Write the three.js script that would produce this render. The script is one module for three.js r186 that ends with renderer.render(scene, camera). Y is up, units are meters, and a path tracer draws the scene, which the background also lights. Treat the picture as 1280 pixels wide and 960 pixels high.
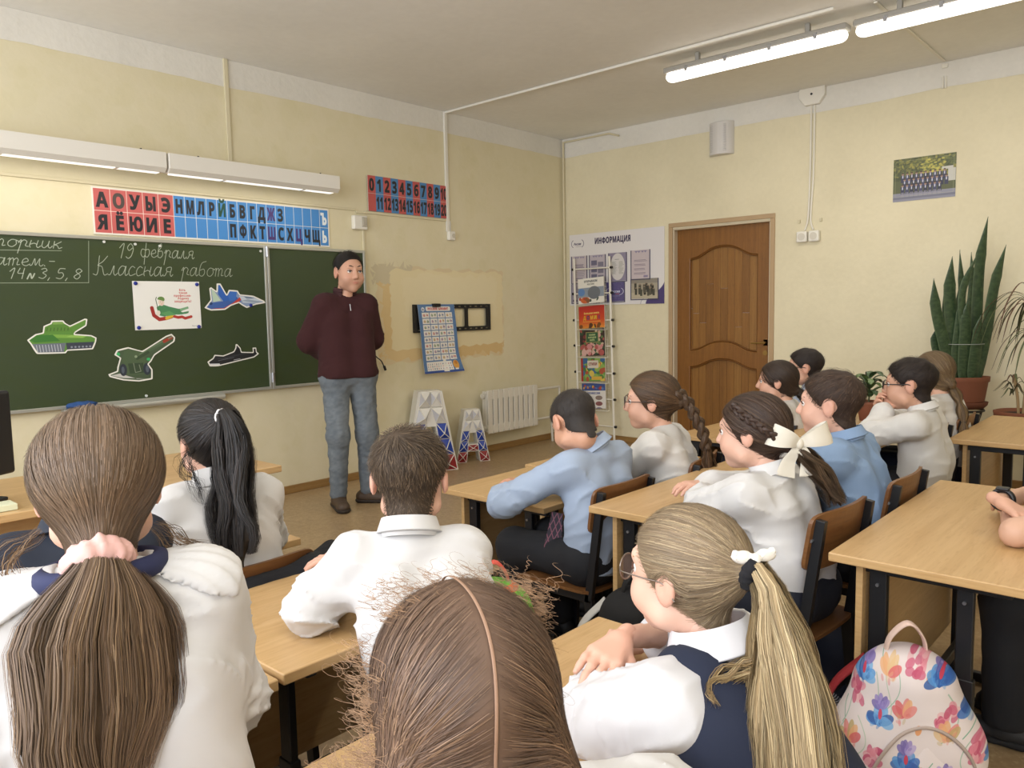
import * as THREE from 'three';
import { RoundedBoxGeometry } from 'three/addons/geometries/RoundedBoxGeometry.js';
import { mergeGeometries } from 'three/addons/utils/BufferGeometryUtils.js';
import { RectAreaLightUniformsLib } from 'three/addons/lights/RectAreaLightUniformsLib.js';

// ---------------------------------------------------------------- camera, daylight, exposure
// corner of the front wall (z = 0) and the door wall (x = 0) is the origin; the class sits at z > 0, x < 0
RectAreaLightUniformsLib.init();
const scene = new THREE.Scene();
const camera = new THREE.PerspectiveCamera(2 * Math.atan(480 / 974.95) * 180 / Math.PI, 4 / 3, 0.05, 60);
camera.position.set(-6.509, 1.34, 5.133);
camera.rotation.set(-0.09364, -0.83465, -0.01852, 'YXZ');
const renderer = new THREE.WebGLRenderer({ antialias: true });
renderer.toneMapping = THREE.LinearToneMapping;
renderer.toneMappingExposure = 0.57;
renderer.shadowMap.enabled = true;
scene.background = new THREE.Color(0.75, 0.82, 0.92);          // overcast sky outside the windows
const RH = 3.089, WX0 = -8.0, WZ1 = 7.4;                        // room height, window wall, back wall
const WINDOWS = [[0.75, 2.35], [3.0, 4.6], [5.2, 6.8]];         // openings of the window wall, along z
for (const [a, b] of WINDOWS) {                                 // daylight that comes in through each opening
  const l = new THREE.RectAreaLight(0xf2f6ff, 15, b - a, 1.75);
  l.position.set(WX0 + 0.02, 1.85, (a + b) / 2); l.lookAt(0, 1.6, (a + b) / 2);
  l.name = 'window_daylight'; l.castShadow = true; scene.add(l);
}
const LAMP_NITS = 42, LAMP_COLOR = 0xfff7ea;                    // ceiling battens
// ---------------------------------------------------------------- helpers
const V = (x, y, z) => new THREE.Vector3(x, y, z);
let seed = 7;
const rnd = (a = 1, b) => { seed = (seed * 1664525 + 1013904223) >>> 0; const t = seed / 4294967296; return b === undefined ? t * a : a + t * (b - a); };
const lerp = (a, b, t) => a + (b - a) * t, clamp = (x, a, b) => Math.min(b, Math.max(a, x)), sstep = (a, b, x) => { const t = clamp((x - a) / (b - a), 0, 1); return t * t * (3 - 2 * t); };
const hash3 = (x, y, z) => { let h = Math.imul(x, 374761393) + Math.imul(y, 668265263) + Math.imul(z, 2147483647 ^ 0x5bd1e995) | 0; h = Math.imul(h ^ (h >>> 13), 1274126177); return ((h ^ (h >>> 16)) >>> 0) / 4294967296; };
function noise3(x, y, z) {
  const X = Math.floor(x), Y = Math.floor(y), Z = Math.floor(z); let u = x - X, v = y - Y, w = z - Z;
  u = u * u * (3 - 2 * u); v = v * v * (3 - 2 * v); w = w * w * (3 - 2 * w);
  const h = (i, j, k) => hash3(X + i, Y + j, Z + k);
  return lerp(lerp(lerp(h(0, 0, 0), h(1, 0, 0), u), lerp(h(0, 1, 0), h(1, 1, 0), u), v), lerp(lerp(h(0, 0, 1), h(1, 0, 1), u), lerp(h(0, 1, 1), h(1, 1, 1), u), v), w) * 2 - 1;
}
const fbm = (x, y, z, n = 4) => { let s = 0, a = 0.5; for (let i = 0; i < n; i++) { s += a * noise3(x, y, z); x *= 2.03; y *= 2.03; z *= 2.03; a *= 0.5; } return s; };

const taken = new Map();
function numbered(name) { const n = taken.get(name) || 0; taken.set(name, n + 1); return n ? name + '_' + String(n).padStart(3, '0') : name; }
function tag(o, label, category, group) { o.userData.label = label; o.userData.category = category; if (group) o.userData.group = group; return o; }
function thing(name, label, category, [x, y, z] = [0, 0, 0], turn = 0, group) {
  const o = new THREE.Group(); o.name = numbered(name); o.position.set(x, y, z); o.rotation.y = turn; scene.add(o);
  return tag(o, label, category, group);
}
function part(name, geo, m, parent, label) {
  const o = new THREE.Mesh(Array.isArray(geo) ? join(geo) : geo, m); o.name = name; o.castShadow = o.receiveShadow = true; parent.add(o);
  if (label) o.userData.label = label; return o;
}
function solo(name, geo, m, label, category, group) { const o = part(numbered(name), geo, m, scene); return tag(o, label, category, group); }
function struct(name, geo, m, parent = scene) { const o = part(name, geo, m, parent); if (parent === scene) o.userData.kind = 'structure'; return o; }
function join(list) {
  const flat = list.map((g) => {
    g = g.index ? g.toNonIndexed() : g;
    if (!g.attributes.uv) g.setAttribute('uv', new THREE.BufferAttribute(new Float32Array(g.attributes.position.count * 2), 2));
    for (const k of Object.keys(g.attributes)) if (!['position', 'normal', 'uv', 'color'].includes(k)) g.deleteAttribute(k);
    return g;
  });
  return flat.length === 1 ? flat[0] : mergeGeometries(flat);
}
function uvBox(g, grain = 'x') {                                // uv in metres by the way each face points; u runs along the grain
  g = g.index ? g.toNonIndexed() : g; const p = g.attributes.position, n = g.attributes.normal, uv = new Float32Array(p.count * 2);
  for (let i = 0; i < p.count; i += 3) {
    let nx = 0, ny = 0, nz = 0; for (let k = 0; k < 3; k++) { nx += Math.abs(n.getX(i + k)); ny += Math.abs(n.getY(i + k)); nz += Math.abs(n.getZ(i + k)); }
    for (let k = 0; k < 3; k++) {
      const x = p.getX(i + k), y = p.getY(i + k), z = p.getZ(i + k); let a, b;
      if (nx >= ny && nx >= nz) [a, b] = grain === 'y' ? [y, z] : [z, y]; else if (ny >= nz) [a, b] = grain === 'z' ? [z, x] : [x, z]; else [a, b] = grain === 'y' ? [y, x] : [x, y];
      uv[(i + k) * 2] = a; uv[(i + k) * 2 + 1] = b;
    }
  }
  g.setAttribute('uv', new THREE.BufferAttribute(uv, 2)); return g;
}
const rbox = (w, h, d, x = 0, y = 0, z = 0, r = 0.003, grain = 'x', seg = 1) => { const g = new RoundedBoxGeometry(w, h, d, seg, Math.min(r, w / 2.01, h / 2.01, d / 2.01)); g.translate(x, y, z); return uvBox(g, grain); };
const span = (x0, x1, y0, y1, z0, z1, r = 0.003, grain = 'x') => rbox(x1 - x0, y1 - y0, z1 - z0, (x0 + x1) / 2, (y0 + y1) / 2, (z0 + z1) / 2, r, grain);
const slab = (x0, x1, y0, y1, z0, z1) => { const g = new THREE.BoxGeometry(x1 - x0, y1 - y0, z1 - z0); g.translate((x0 + x1) / 2, (y0 + y1) / 2, (z0 + z1) / 2); return uvBox(g); };
const pts = (a) => a.map((p) => (p.isVector3 ? p : V(...p)));
const tube = (a, r, n = 24, k = 8, closed = false) => new THREE.TubeGeometry(new THREE.CatmullRomCurve3(pts(a), closed, 'centripetal'), n, r, k, closed);
function rod(a, b, r, k = 10, r2 = r) { const A = V(...a), B = V(...b), d = B.clone().sub(A), g = new THREE.CylinderGeometry(r2, r, d.length(), k, 1); g.translate(0, d.length() / 2, 0); g.applyQuaternion(new THREE.Quaternion().setFromUnitVectors(V(0, 1, 0), d.clone().normalize())); g.translate(A.x, A.y, A.z); return g; }
function pipePath(list, r, k = 8) { return list.slice(1).map((p, i) => rod(list[i], p, r, k)).concat(list.slice(1, -1).map((p) => { const g = new THREE.SphereGeometry(r * 1.02, k, 6); g.translate(...p); return g; })); }
function bar(a, b, w, t, up = [0, 1, 0], r = 0.002) {           // flat bar from a to b, w across, t along up
  const A = V(...a), B = V(...b), z = B.clone().sub(A), L = z.length(); z.normalize(); const x = V(...up).cross(z).normalize(), y = z.clone().cross(x);
  const g = new RoundedBoxGeometry(w, t, L, 1, Math.min(r, w / 2.1, t / 2.1)); g.applyMatrix4(new THREE.Matrix4().makeBasis(x, y, z)); g.translate((A.x + B.x) / 2, (A.y + B.y) / 2, (A.z + B.z) / 2); return g;
}
function sweep(list, rad, { n = 32, k = 12, up = [0, 0, 1], cap = true } = {}) {   // tube of changing section: rad(t, angle) -> radius or [r, ry]
  const c = new THREE.CatmullRomCurve3(pts(list), false, 'centripetal'), P = c.getSpacedPoints(n), pos = [], idx = [], uv = []; let U = V(...up);
  for (let i = 0; i <= n; i++) {
    const T = P[Math.min(i + 1, n)].clone().sub(P[Math.max(i - 1, 0)]).normalize(); U = U.clone().addScaledVector(T, -U.dot(T)).normalize(); const W = T.clone().cross(U);
    for (let j = 0; j <= k; j++) { const a = j / k * Math.PI * 2, r = rad(i / n, a), [rx, ry] = Array.isArray(r) ? r : [r, r]; const q = P[i].clone().addScaledVector(W, Math.cos(a) * rx).addScaledVector(U, Math.sin(a) * ry); pos.push(q.x, q.y, q.z); uv.push(j / k, i / n); }
  }
  for (let i = 0; i < n; i++) for (let j = 0; j < k; j++) { const a = i * (k + 1) + j, b = a + k + 1; idx.push(a, a + 1, b, b, a + 1, b + 1); }
  if (cap) for (const [i, f] of [[0, 1], [n, 0]]) { const m = pos.length / 3; pos.push(P[i].x, P[i].y, P[i].z); uv.push(0.5, i / n); for (let j = 0; j < k; j++) { const a = i * (k + 1) + j; f ? idx.push(m, a + 1, a) : idx.push(m, a, a + 1); } }
  const g = new THREE.BufferGeometry(); g.setAttribute('position', new THREE.Float32BufferAttribute(pos, 3)); g.setAttribute('uv', new THREE.Float32BufferAttribute(uv, 2)); g.setIndex(idx); g.computeVertexNormals(); return g;
}
function extrude(points, depth, bevel = 0, holes = []) {
  const s = points.isShape || points.getPoints ? points : new THREE.Shape(points.map((p) => new THREE.Vector2(...p))); for (const h of holes) s.holes.push(h.getPoints ? h : new THREE.Path(h.map((p) => new THREE.Vector2(...p))));
  return new THREE.ExtrudeGeometry(s, { depth, bevelEnabled: bevel > 0, bevelSize: bevel, bevelThickness: bevel, bevelSegments: 1, curveSegments: 16 });
}

// canvases and textures
function canvasTex(w, h, draw, rough) { const c = document.createElement('canvas'); c.width = w; c.height = h; const x = c.getContext('2d'); draw(x, w, h); const t = new THREE.CanvasTexture(c); t.colorSpace = THREE.SRGBColorSpace; t.anisotropy = 8; return t; }
function dataTex(w, h, f, srgb = true) {                        // f(u, v) -> [r, g, b] 0..1, tiles
  const d = new Uint8Array(w * h * 4); for (let j = 0; j < h; j++) for (let i = 0; i < w; i++) { const c = f(i / w, j / h), o = (j * w + i) * 4; for (let k = 0; k < 3; k++) d[o + k] = clamp(c[k] * 255, 0, 255); d[o + 3] = 255; }
  const t = new THREE.DataTexture(d, w, h); t.wrapS = t.wrapT = THREE.RepeatWrapping; t.magFilter = THREE.LinearFilter; t.minFilter = THREE.LinearMipmapLinearFilter; t.generateMipmaps = true; if (srgb) t.colorSpace = THREE.SRGBColorSpace; t.needsUpdate = true; return t;
}
const tileNoise = (u, v, fx, fy, s = 0, n = 4) => { // periodic fbm on the unit square
  let a = 0.5, r = 0; for (let o = 0; o < n; o++) {
    const x = u * fx, y = v * fy, X = Math.floor(x), Y = Math.floor(y); let p = x - X, q = y - Y; p = p * p * (3 - 2 * p); q = q * q * (3 - 2 * q);
    const h = (i, j) => hash3(((X + i) % fx + fx) % fx, ((Y + j) % fy + fy) % fy, s + o * 17); r += a * (lerp(lerp(h(0, 0), h(1, 0), p), lerp(h(0, 1), h(1, 1), p), q) * 2 - 1); a *= 0.5; fx *= 2; fy *= 2;
  } return r;
};
const rgb = (h) => [(h >> 16 & 255) / 255, (h >> 8 & 255) / 255, (h & 255) / 255];
const mix3 = (a, b, t) => [lerp(a[0], b[0], t), lerp(a[1], b[1], t), lerp(a[2], b[2], t)];
const rep = (t, x, y) => { const c = t.clone(); c.wrapS = c.wrapT = THREE.RepeatWrapping; c.repeat.set(x, y); c.needsUpdate = true; return c; };
const std = (color, roughness = 0.6, o = {}) => new THREE.MeshStandardMaterial({ color, roughness, ...o });

const woodTex = (a, b, c, s) => dataTex(512, 256, (u, v) => {   // 1 m x 0.5 m, grain along u
  const warp = tileNoise(u, v, 2, 4, s, 3) * 0.03, g = tileNoise(u, v + warp, 3, 48, s + 1, 3), f = tileNoise(u, v, 24, 128, s + 2, 2), big = tileNoise(u, v + warp * 2, 2, 10, s + 3, 3);
  let k = mix3(rgb(a), rgb(b), clamp(0.5 + g * 0.8 + big * 0.5, 0, 1)); return mix3(k, rgb(c), clamp(f * 0.7 - 0.1, 0, 0.5));
});
const beechTex = woodTex(0xcaa878, 0xbb9766, 0xa0794a, 11), plyTex = woodTex(0x8a6640, 0x785434, 0x593b22, 31), doorTex = woodTex(0x9a7036, 0x8a602b, 0x68441d, 51);
const M = {
  beech: std(0xffffff, 0.34, { map: rep(beechTex, 1, 2) }), beechEdge: std(0xc9a06a, 0.5), ply: std(0xe2d4c4, 0.4, { map: rep(plyTex, 1, 2) }),
  black: std(0x17181b, 0.42), blackMatte: std(0x14151a, 0.8), steel: std(0xb8bac0, 0.3, { metalness: 0.9 }), white: std(0xe6e3da, 0.5), plasticWhite: std(0xe9e6dc, 0.4), offWhite: std(0xd8cfb0, 0.6),
  wireWhite: std(0xe9e5d8, 0.4),
};
// ---------------------------------------------------------------- the room
const paint = (base, seedN) => dataTex(512, 512, (u, v) => { const n = tileNoise(u, v, 5, 5, seedN, 5) * 0.03 + tileNoise(u, v, 90, 90, seedN + 9, 2) * 0.012; return base.map((c) => c + n); });
const WALL = 0xe1d8b9;
const wallBump = dataTex(256, 256, (u, v) => { const n = 0.5 + tileNoise(u, v, 24, 24, 5, 4) * 0.5; return [n, n, n]; }, false);
const wallMat = std(0xffffff, 0.62, { map: rep(paint(rgb(WALL), 3), 0.5, 0.5), bumpMap: rep(wallBump, 1.2, 1.2), bumpScale: 0.0015 });
const bandMat = std(0xffffff, 0.8, { map: rep(paint(rgb(0xe4e1d8), 8), 0.5, 0.5), bumpMap: rep(wallBump, 1.2, 1.2), bumpScale: 0.003 });
const ceilMat = std(0xffffff, 0.85, { map: rep(paint(rgb(0xecebe6), 14), 0.3, 0.3), bumpMap: rep(wallBump, 0.5, 0.5), bumpScale: 0.0012 });
const floorTex = dataTex(512, 512, (u, v) => {
  const a = tileNoise(u, v, 60, 60, 21, 3), b = tileNoise(u, v, 6, 6, 22, 4), c = tileNoise(u, v, 120, 120, 23, 2);
  return mix3(mix3(rgb(0xb09773), rgb(0x977d5b), clamp(0.5 + a * 0.7 + b * 0.18, 0, 1)), rgb(0xcdb893), clamp(c * 1.4 - 0.35, 0, 0.6));
});
const floorMat = std(0xffffff, 0.33, { map: rep(floorTex, 1, 1) });
struct('floor', slab(WX0 - 0.3, 0.25, -0.1, 0, -0.25, WZ1 + 0.2), floorMat);
struct('ceiling', slab(WX0 - 0.3, 0.25, RH, RH + 0.2, -0.25, WZ1 + 0.2), ceilMat);

// front wall: a bare, sanded patch of older paint is left round the television bracket
const frontTex = canvasTex(2048, 790, (x, w, h) => {            // 8 m x 3.089 m
  const S = w / 8, X = (m) => (m + 8) * S, Y = (m) => h - m * S;
  x.fillStyle = '#e1d8b9'; x.fillRect(0, 0, w, h); seed = 91;
  for (let i = 0; i < 5200; i++) { const r = rnd(2, 26); x.fillStyle = rnd() < 0.5 ? 'rgba(235,222,180,0.035)' : 'rgba(196,180,132,0.035)'; x.beginPath(); x.ellipse(rnd(w), rnd(h), r, r * rnd(0.5, 1.4), rnd(3), 0, 7); x.fill(); }
  const ragged = (x0, x1, y0, y1, j, fill) => { x.fillStyle = fill; x.beginPath(); const n = 26, P = []; for (let i = 0; i < n; i++) P.push([lerp(x0, x1, i / n), y1]); for (let i = 0; i < n; i++) P.push([x1, lerp(y1, y0, i / n)]); for (let i = 0; i < n; i++) P.push([lerp(x1, x0, i / n), y0]); for (let i = 0; i < n; i++) P.push([x0, lerp(y0, y1, i / n)]); P.forEach(([a, b], i) => { const q = [X(a + rnd(-j, j)), Y(b + rnd(-j, j))]; i ? x.lineTo(...q) : x.moveTo(...q); }); x.fill(); };
  ragged(-2.47, -0.95, 0.92, 1.72, 0.02, '#ddcca6'); ragged(-2.44, -2.2, 1.0, 1.6, 0.05, '#dcc390'); ragged(-2.4, -1.0, 0.94, 1.03, 0.035, '#dec593'); ragged(-1.75, -0.97, 0.95, 1.06, 0.03, '#d9bc86');
  ragged(-2.5, -2.1, 1.58, 1.74, 0.035, '#cfc4a6'); ragged(-2.33, -0.96, 1.03, 1.70, 0.015, '#e7dab2'); ragged(-2.2, -1.05, 1.3, 1.66, 0.03, '#e9ddb8');
});
const frontMat = std(0xffffff, 0.62, { map: frontTex, bumpMap: rep(wallBump, 9.6, 3.6), bumpScale: 0.0015 });
{ const g = slab(WX0, 0.25, -0.1, RH + 0.2, -0.25, 0), p = g.attributes.position, uv = g.attributes.uv; for (let i = 0; i < p.count; i++) uv.setXY(i, (p.getX(i) + 8) / 8, p.getY(i) / RH); struct('wall_front', g, frontMat); }
// door wall with its opening
const DZ0 = 1.30, DZ1 = 2.255, DTOP = 2.075;
struct('wall_right', [slab(0, 0.25, 0, RH, 0, DZ0), slab(0, 0.25, 0, RH, DZ1, WZ1), slab(0, 0.25, DTOP, RH, DZ0, DZ1)], wallMat);
struct('wall_back', slab(WX0, 0.25, 0, RH, WZ1, WZ1 + 0.2), wallMat);
// window wall, outside the picture on the left: three openings let the day in
const wl = []; { let z = 0; for (const [a, b] of WINDOWS) { wl.push(slab(WX0 - 0.3, WX0, 0, RH, z, a), slab(WX0 - 0.3, WX0, 0, 0.95, a, b), slab(WX0 - 0.3, WX0, 2.75, RH, a, b)); z = b; } wl.push(slab(WX0 - 0.3, WX0, 0, RH, z, WZ1)); }
struct('wall_left', wl, wallMat);
WINDOWS.forEach(([a, b], i) => {
  const w = new THREE.Group(); w.name = 'window_' + (i + 1); w.userData.kind = 'structure'; scene.add(w); const m = (a + b) / 2, X = WX0 - 0.2;
  part('window_frame', [span(X - 0.03, X + 0.03, 0.95, 1.01, a, b), span(X - 0.03, X + 0.03, 2.69, 2.75, a, b), span(X - 0.03, X + 0.03, 1.01, 2.69, a, a + 0.06), span(X - 0.03, X + 0.03, 1.01, 2.69, b - 0.06, b), span(X - 0.03, X + 0.03, 1.01, 2.69, m - 0.04, m + 0.04)], M.plasticWhite, w);
  part('pane', [slab(X - 0.004, X + 0.004, 1.01, 2.69, a + 0.06, m - 0.04), slab(X - 0.004, X + 0.004, 1.01, 2.69, m + 0.04, b - 0.06)], new THREE.MeshPhysicalMaterial({ color: 0xffffff, roughness: 0.02, transmission: 1, thickness: 0 }), w);
  part('window_sill', span(WX0 - 0.17, WX0 + 0.12, 0.91, 0.95, a - 0.06, b + 0.06, 0.01), M.plasticWhite, w);
});
// the whitewashed band under the ceiling, with its brushed lower edge
function band(len, y0, axis, name) {
  const s = new THREE.Shape(); s.moveTo(0, RH - 0.001); s.lineTo(len, RH - 0.001); const n = Math.round(len * 14); for (let i = 0; i <= n; i++) { const t = len * (1 - i / n); s.lineTo(t, y0 + fbm(t * 2.3, axis, 1.7) * 0.018); } s.closePath();
  const g = new THREE.ExtrudeGeometry(s, { depth: 0.003, bevelEnabled: false }); if (axis) { g.rotateY(Math.PI / 2); g.translate(-0.003, 0, len); } else g.translate(-len, 0, 0);
  struct(name, uvBox(g), bandMat);
}
band(8, 2.905, 0, 'trim_1'); band(WZ1, 2.9, 1, 'trim_2');
const skirt = std(0xffffff, 0.4, { map: rep(woodTex(0x9c7a4a, 0x8a6838, 0x6b4c26, 71), 1, 2) });
struct('baseboard_front', span(-8, -0.012, 0, 0.062, 0, 0.016, 0.005), skirt);
struct('baseboard_right', [span(-0.016, 0, 0, 0.062, 0, DZ0 - 0.05, 0.005, 'z'), span(-0.016, 0, 0, 0.062, DZ1 + 0.05, WZ1, 0.005, 'z')], skirt);

// the door: frame, leaf of glued staves behind two arched frames, lever handle
{
  const d = new THREE.Group(); d.name = 'door_1'; d.userData.kind = 'structure'; scene.add(d);
  const fr = std(0xb59a76, 0.5), jamb = std(0xcdc0a6, 0.6);
  part('door_frame', [span(-0.014, 0.0, 0, 2.085, 1.262, 1.302, 0.003), span(-0.014, 0.0, 0, 2.085, 2.253, 2.293, 0.003), span(-0.014, 0.0, 2.0855, 2.125, 1.262, 2.293, 0.003)], fr, d);
  part('door_lining', [span(0.001, 0.11, 0, 2.06, 1.301, 1.315, 0.003), span(0.001, 0.11, 0, 2.06, 2.24, 2.254, 0.003), span(0.001, 0.11, 2.0605, 2.0745, 1.301, 2.254, 0.003)], jamb, d);
  const z0 = 1.318, z1 = 2.238, X = 0.075, w = z1 - z0, tones = [0x9a7444, 0x8f6a3b, 0xa27b49, 0x85612f, 0x94703f].map((c) => std(new THREE.Color(c).convertSRGBToLinear().multiplyScalar(1).getHex(THREE.SRGBColorSpace), 0.42, { map: rep(doorTex, 1, 2) }));
  tones.forEach((t, i) => t.color.setHex([0xffffff, 0xf0e8dc, 0xf8f2e6, 0xe2d8c8, 0xf4ecdf][i]));
  seed = 12; const n = 13; for (let i = 0; i < n; i++) { const a = z0 + w * i / n, split = rnd(0.9, 1.6); let k = Math.floor(rnd(5)); for (const [y0, y1] of [[0.05, split], [split + 0.001, 2.05]]) { const g = span(X + 0.012, X + 0.035, y0, y1, a + 0.0006, a + w / n - 0.0006, 0.002, 'y'); const uv = g.attributes.uv, o = rnd(), q = rnd(); for (let j = 0; j < uv.count; j++) uv.setXY(j, uv.getX(j) + o, uv.getY(j) + q); part('stave', g, tones[k % 5], d); k += 1 + Math.floor(rnd(3)); } }
  // the frame round the panels, cut with two arched openings
  const s = new THREE.Shape(); s.moveTo(0, 0.006); s.lineTo(w, 0.006); s.lineTo(w, 2.066); s.lineTo(0, 2.066); s.closePath();
  const open = (y0, y1, up, dn) => { const p = new THREE.Path(), a = 0.125, b = w - 0.125, m = w / 2; p.moveTo(a, y0); if (dn) p.bezierCurveTo(a + 0.16, y0, a + 0.16, y0 + dn, m, y0 + dn), p.bezierCurveTo(b - 0.16, y0 + dn, b - 0.16, y0, b, y0); else p.lineTo(b, y0); p.lineTo(b, y1); if (up) p.bezierCurveTo(b - 0.14, y1, b - 0.16, y1 + up, m, y1 + up), p.bezierCurveTo(a + 0.16, y1 + up, a + 0.14, y1, a, y1); else p.lineTo(a, y1); p.closePath(); return p; };
  s.holes.push(open(0.93, 1.80, 0.10, 0.085), open(0.17, 0.79, 0.085, 0));
  const g = new THREE.ExtrudeGeometry(s, { depth: 0.016, bevelEnabled: true, bevelSize: 0.006, bevelThickness: 0.006, bevelSegments: 2, curveSegments: 20 }); g.rotateY(Math.PI / 2); g.translate(X - 0.006, 0, z1);
  g.rotateY(0); part('leaf_frame', uvBox(g, 'y'), std(0xe6d6ba, 0.4, { map: rep(doorTex, 1, 2) }), d);
  const mould = (p) => { const q = p.getPoints(16).map((v) => V(X - 0.004, v.y, z1 - v.x)); return new THREE.TubeGeometry(new THREE.CatmullRomCurve3(q, true, 'catmullrom', 0), 160, 0.007, 6, true); };
  part('moulding', [mould(open(0.945, 1.785, 0.10, 0.085)), mould(open(0.185, 0.775, 0.085, 0))], std(0xc9b48e, 0.4, { map: rep(doorTex, 1, 2) }), d);
  const brass = std(0x9a7a40, 0.35, { metalness: 0.6 });
  const h = part('door_handle', [rod([X - 0.006, 1.02, 2.19], [X - 0.05, 1.02, 2.19], 0.011), rod([X - 0.045, 1.02, 2.195], [X - 0.045, 1.015, 2.07], 0.009, 10, 0.007), rbox(0.008, 0.06, 0.045, X - 0.008, 1.02, 2.19, 0.003)], brass, d, 'brass lever handle');
  part('lock_rosette', [rod([X - 0.006, 0.93, 2.19], [X - 0.02, 0.93, 2.19], 0.022, 16)], brass, d);
}
// ---------------------------------------------------------------- things on the front wall
const printMat = (t, r = 0.55) => std(0xffffff, r, { map: t });
const sheetBox = (w, h, t, tex, edge = M.white, rough = 0.5) => { const g = new THREE.BoxGeometry(w, h, t); return [g, [edge, edge, edge, edge, printMat(tex, rough), edge]]; };   // print on the +z face

// handwriting in chalk: cursive strokes, x-height 1
const GL = {
  'о': [0.95, [[.8, .9], [.4, 1], [.1, .6], [.2, .1], [.5, 0], [.8, .4], [.75, .85], [.95, .8]]], 'р': [0.95, [[0, .6], [.2, 1], [.1, -.9]], [[.15, .6], [.45, 1], [.7, .8], [.65, .2], [.9, .1]]],
  'н': [1.02, [[.1, 1], [.05, .2], [.12, 0]], [[.1, .45], [.4, .6], [.65, .45]], [[.7, 1], [.65, .2], [.78, 0], [1, .25]]], 'и': [1.02, [[.1, 1], [.1, .2], [.3, 0], [.6, .5], [.65, 1], [.65, .2], [.8, 0], [1, .3]]],
  'к': [0.9, [[.1, 1], [.1, 0]], [[.7, 1], [.3, .6], [.15, .5], [.4, .4], [.6, 0], [.85, .15]]], 'т': [1.2, [[0, .8], [.15, 1], [.15, 0]], [[.15, .7], [.4, 1], [.5, .8], [.5, 0]], [[.5, .7], [.75, 1], [.9, .8], [.88, .1], [1.1, .15]]],
  'а': [1, [[.7, .9], [.35, 1], [.05, .5], [.2, 0], [.5, .2], [.72, 1], [.7, .2], [.8, 0], [1, .2]]], 'е': [0.82, [[.05, .4], [.6, .65], [.45, 1], [.15, .8], [.15, .2], [.45, 0], [.82, .25]]],
  'м': [1.2, [[0, .05], [.15, .1], [.35, 1], [.5, .1], [.8, 1], [.85, .15], [1, 0], [1.2, .2]]], 'л': [0.88, [[0, .05], [.15, .05], [.45, 1], [.5, .2], [.65, 0], [.88, .25]]],
  'я': [1.02, [[0, .05], [.15, .05], [.35, .5]], [[.75, .5], [.35, .55], [.3, .9], [.75, 1], [.72, .2], [.85, 0], [1, .2]]], 'ф': [1.15, [[.5, 1.8], [.5, -.9]], [[.5, .9], [.1, 1], [0, .4], [.3, 0], [.5, .2]], [[.5, .9], [.85, 1], [1, .5], [.75, 0], [.5, .2]]],
  'в': [0.85, [[.1, .1], [.1, 1.4], [.35, 1.8], [.4, 1.4], [.1, .8], [.5, .85], [.65, .4], [.4, 0], [.1, .1]]], 'с': [0.75, [[.6, .85], [.35, 1], [.05, .5], [.2, 0], [.72, .2]]], 'б': [0.9, [[.75, 1.8], [.3, 1.6], [.1, .9], [.15, .1], [.45, 0], [.7, .4], [.55, .85], [.15, .7]]],
  'К': [1.25, [[.25, 2], [.15, 0], [-.15, .1]], [[1, 2], [.6, 1.4], [.2, 1], [.55, .9], [.9, 0], [1.2, .15]]], 'В': [1.0, [[.15, 2], [.1, 0], [.6, .1], [.75, .7], [.2, 1], [.65, 1.4], [.5, 1.95], [0, 1.8]]], 'М': [1.5, [[0, 0], [.3, 2], [.6, .3], [1.1, 2], [1.15, 0], [1.4, .2]]],
  '1': [0.75, [[0, 1.3], [.4, 1.9], [.3, 0]]], '9': [0.95, [[.7, 1.5], [.4, 1.9], [.1, 1.4], [.3, 1], [.7, 1.4], [.6, .3], [.3, 0], [.05, .2]]], '4': [0.95, [[.2, 1.9], [.1, 1], [.65, 1]], [[.65, 1.9], [.6, 0]]], '3': [0.85, [[.1, 1.7], [.4, 1.9], [.6, 1.5], [.3, 1.05], [.65, .6], [.4, 0], [.05, .2]]],
  '5': [0.9, [[.65, 1.9], [.2, 1.9], [.15, 1.1], [.45, 1.15], [.65, .6], [.4, 0], [.05, .15]]], '8': [0.9, [[.65, 1.6], [.35, 1.95], [.1, 1.5], [.6, .6], [.35, 0], [.05, .4], [.6, 1.4], [.65, 1.6]]], ',': [0.7, [[.15, .15], [.05, -.35]]], '.': [0.5, [[.1, .12], [.16, .02]]], '-': [0.8, [[0, .7], [.5, .7]]], '№': [0.9, [[0, 0], [.15, 1], [.4, .1], [.55, 1]]], ' ': [0.7],
};
function chalk(c, text, px, py, xh, width, lw) {               // fits the text to width, pixel units
  let adv = 0; for (const ch of text) adv += GL[ch][0]; const sx = width / adv; let X = px; c.lineCap = c.lineJoin = 'round';
  for (const ch of text) { const [a, ...st] = GL[ch]; for (const s of st) { const k = new THREE.CatmullRomCurve3(s.map(([u, v]) => V(u + v * 0.16, v, 0)), false, 'centripetal').getPoints(s.length * 8); for (let p = 0; p < 2; p++) { c.lineWidth = lw * (p ? 0.6 : 1); c.strokeStyle = p ? 'rgba(214,220,208,0.65)' : 'rgba(190,200,184,0.5)'; c.beginPath(); k.forEach((q, i) => { const A = [X + q.x * sx + rnd(-0.7, 0.7), py - q.y * xh + rnd(-0.7, 0.7)]; i ? c.lineTo(...A) : c.moveTo(...A); }); c.stroke(); } } X += a * sx; }
}
const BX0 = -5.28, BX1 = -3.5, BY0 = 0.825, BY1 = 1.818;
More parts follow.
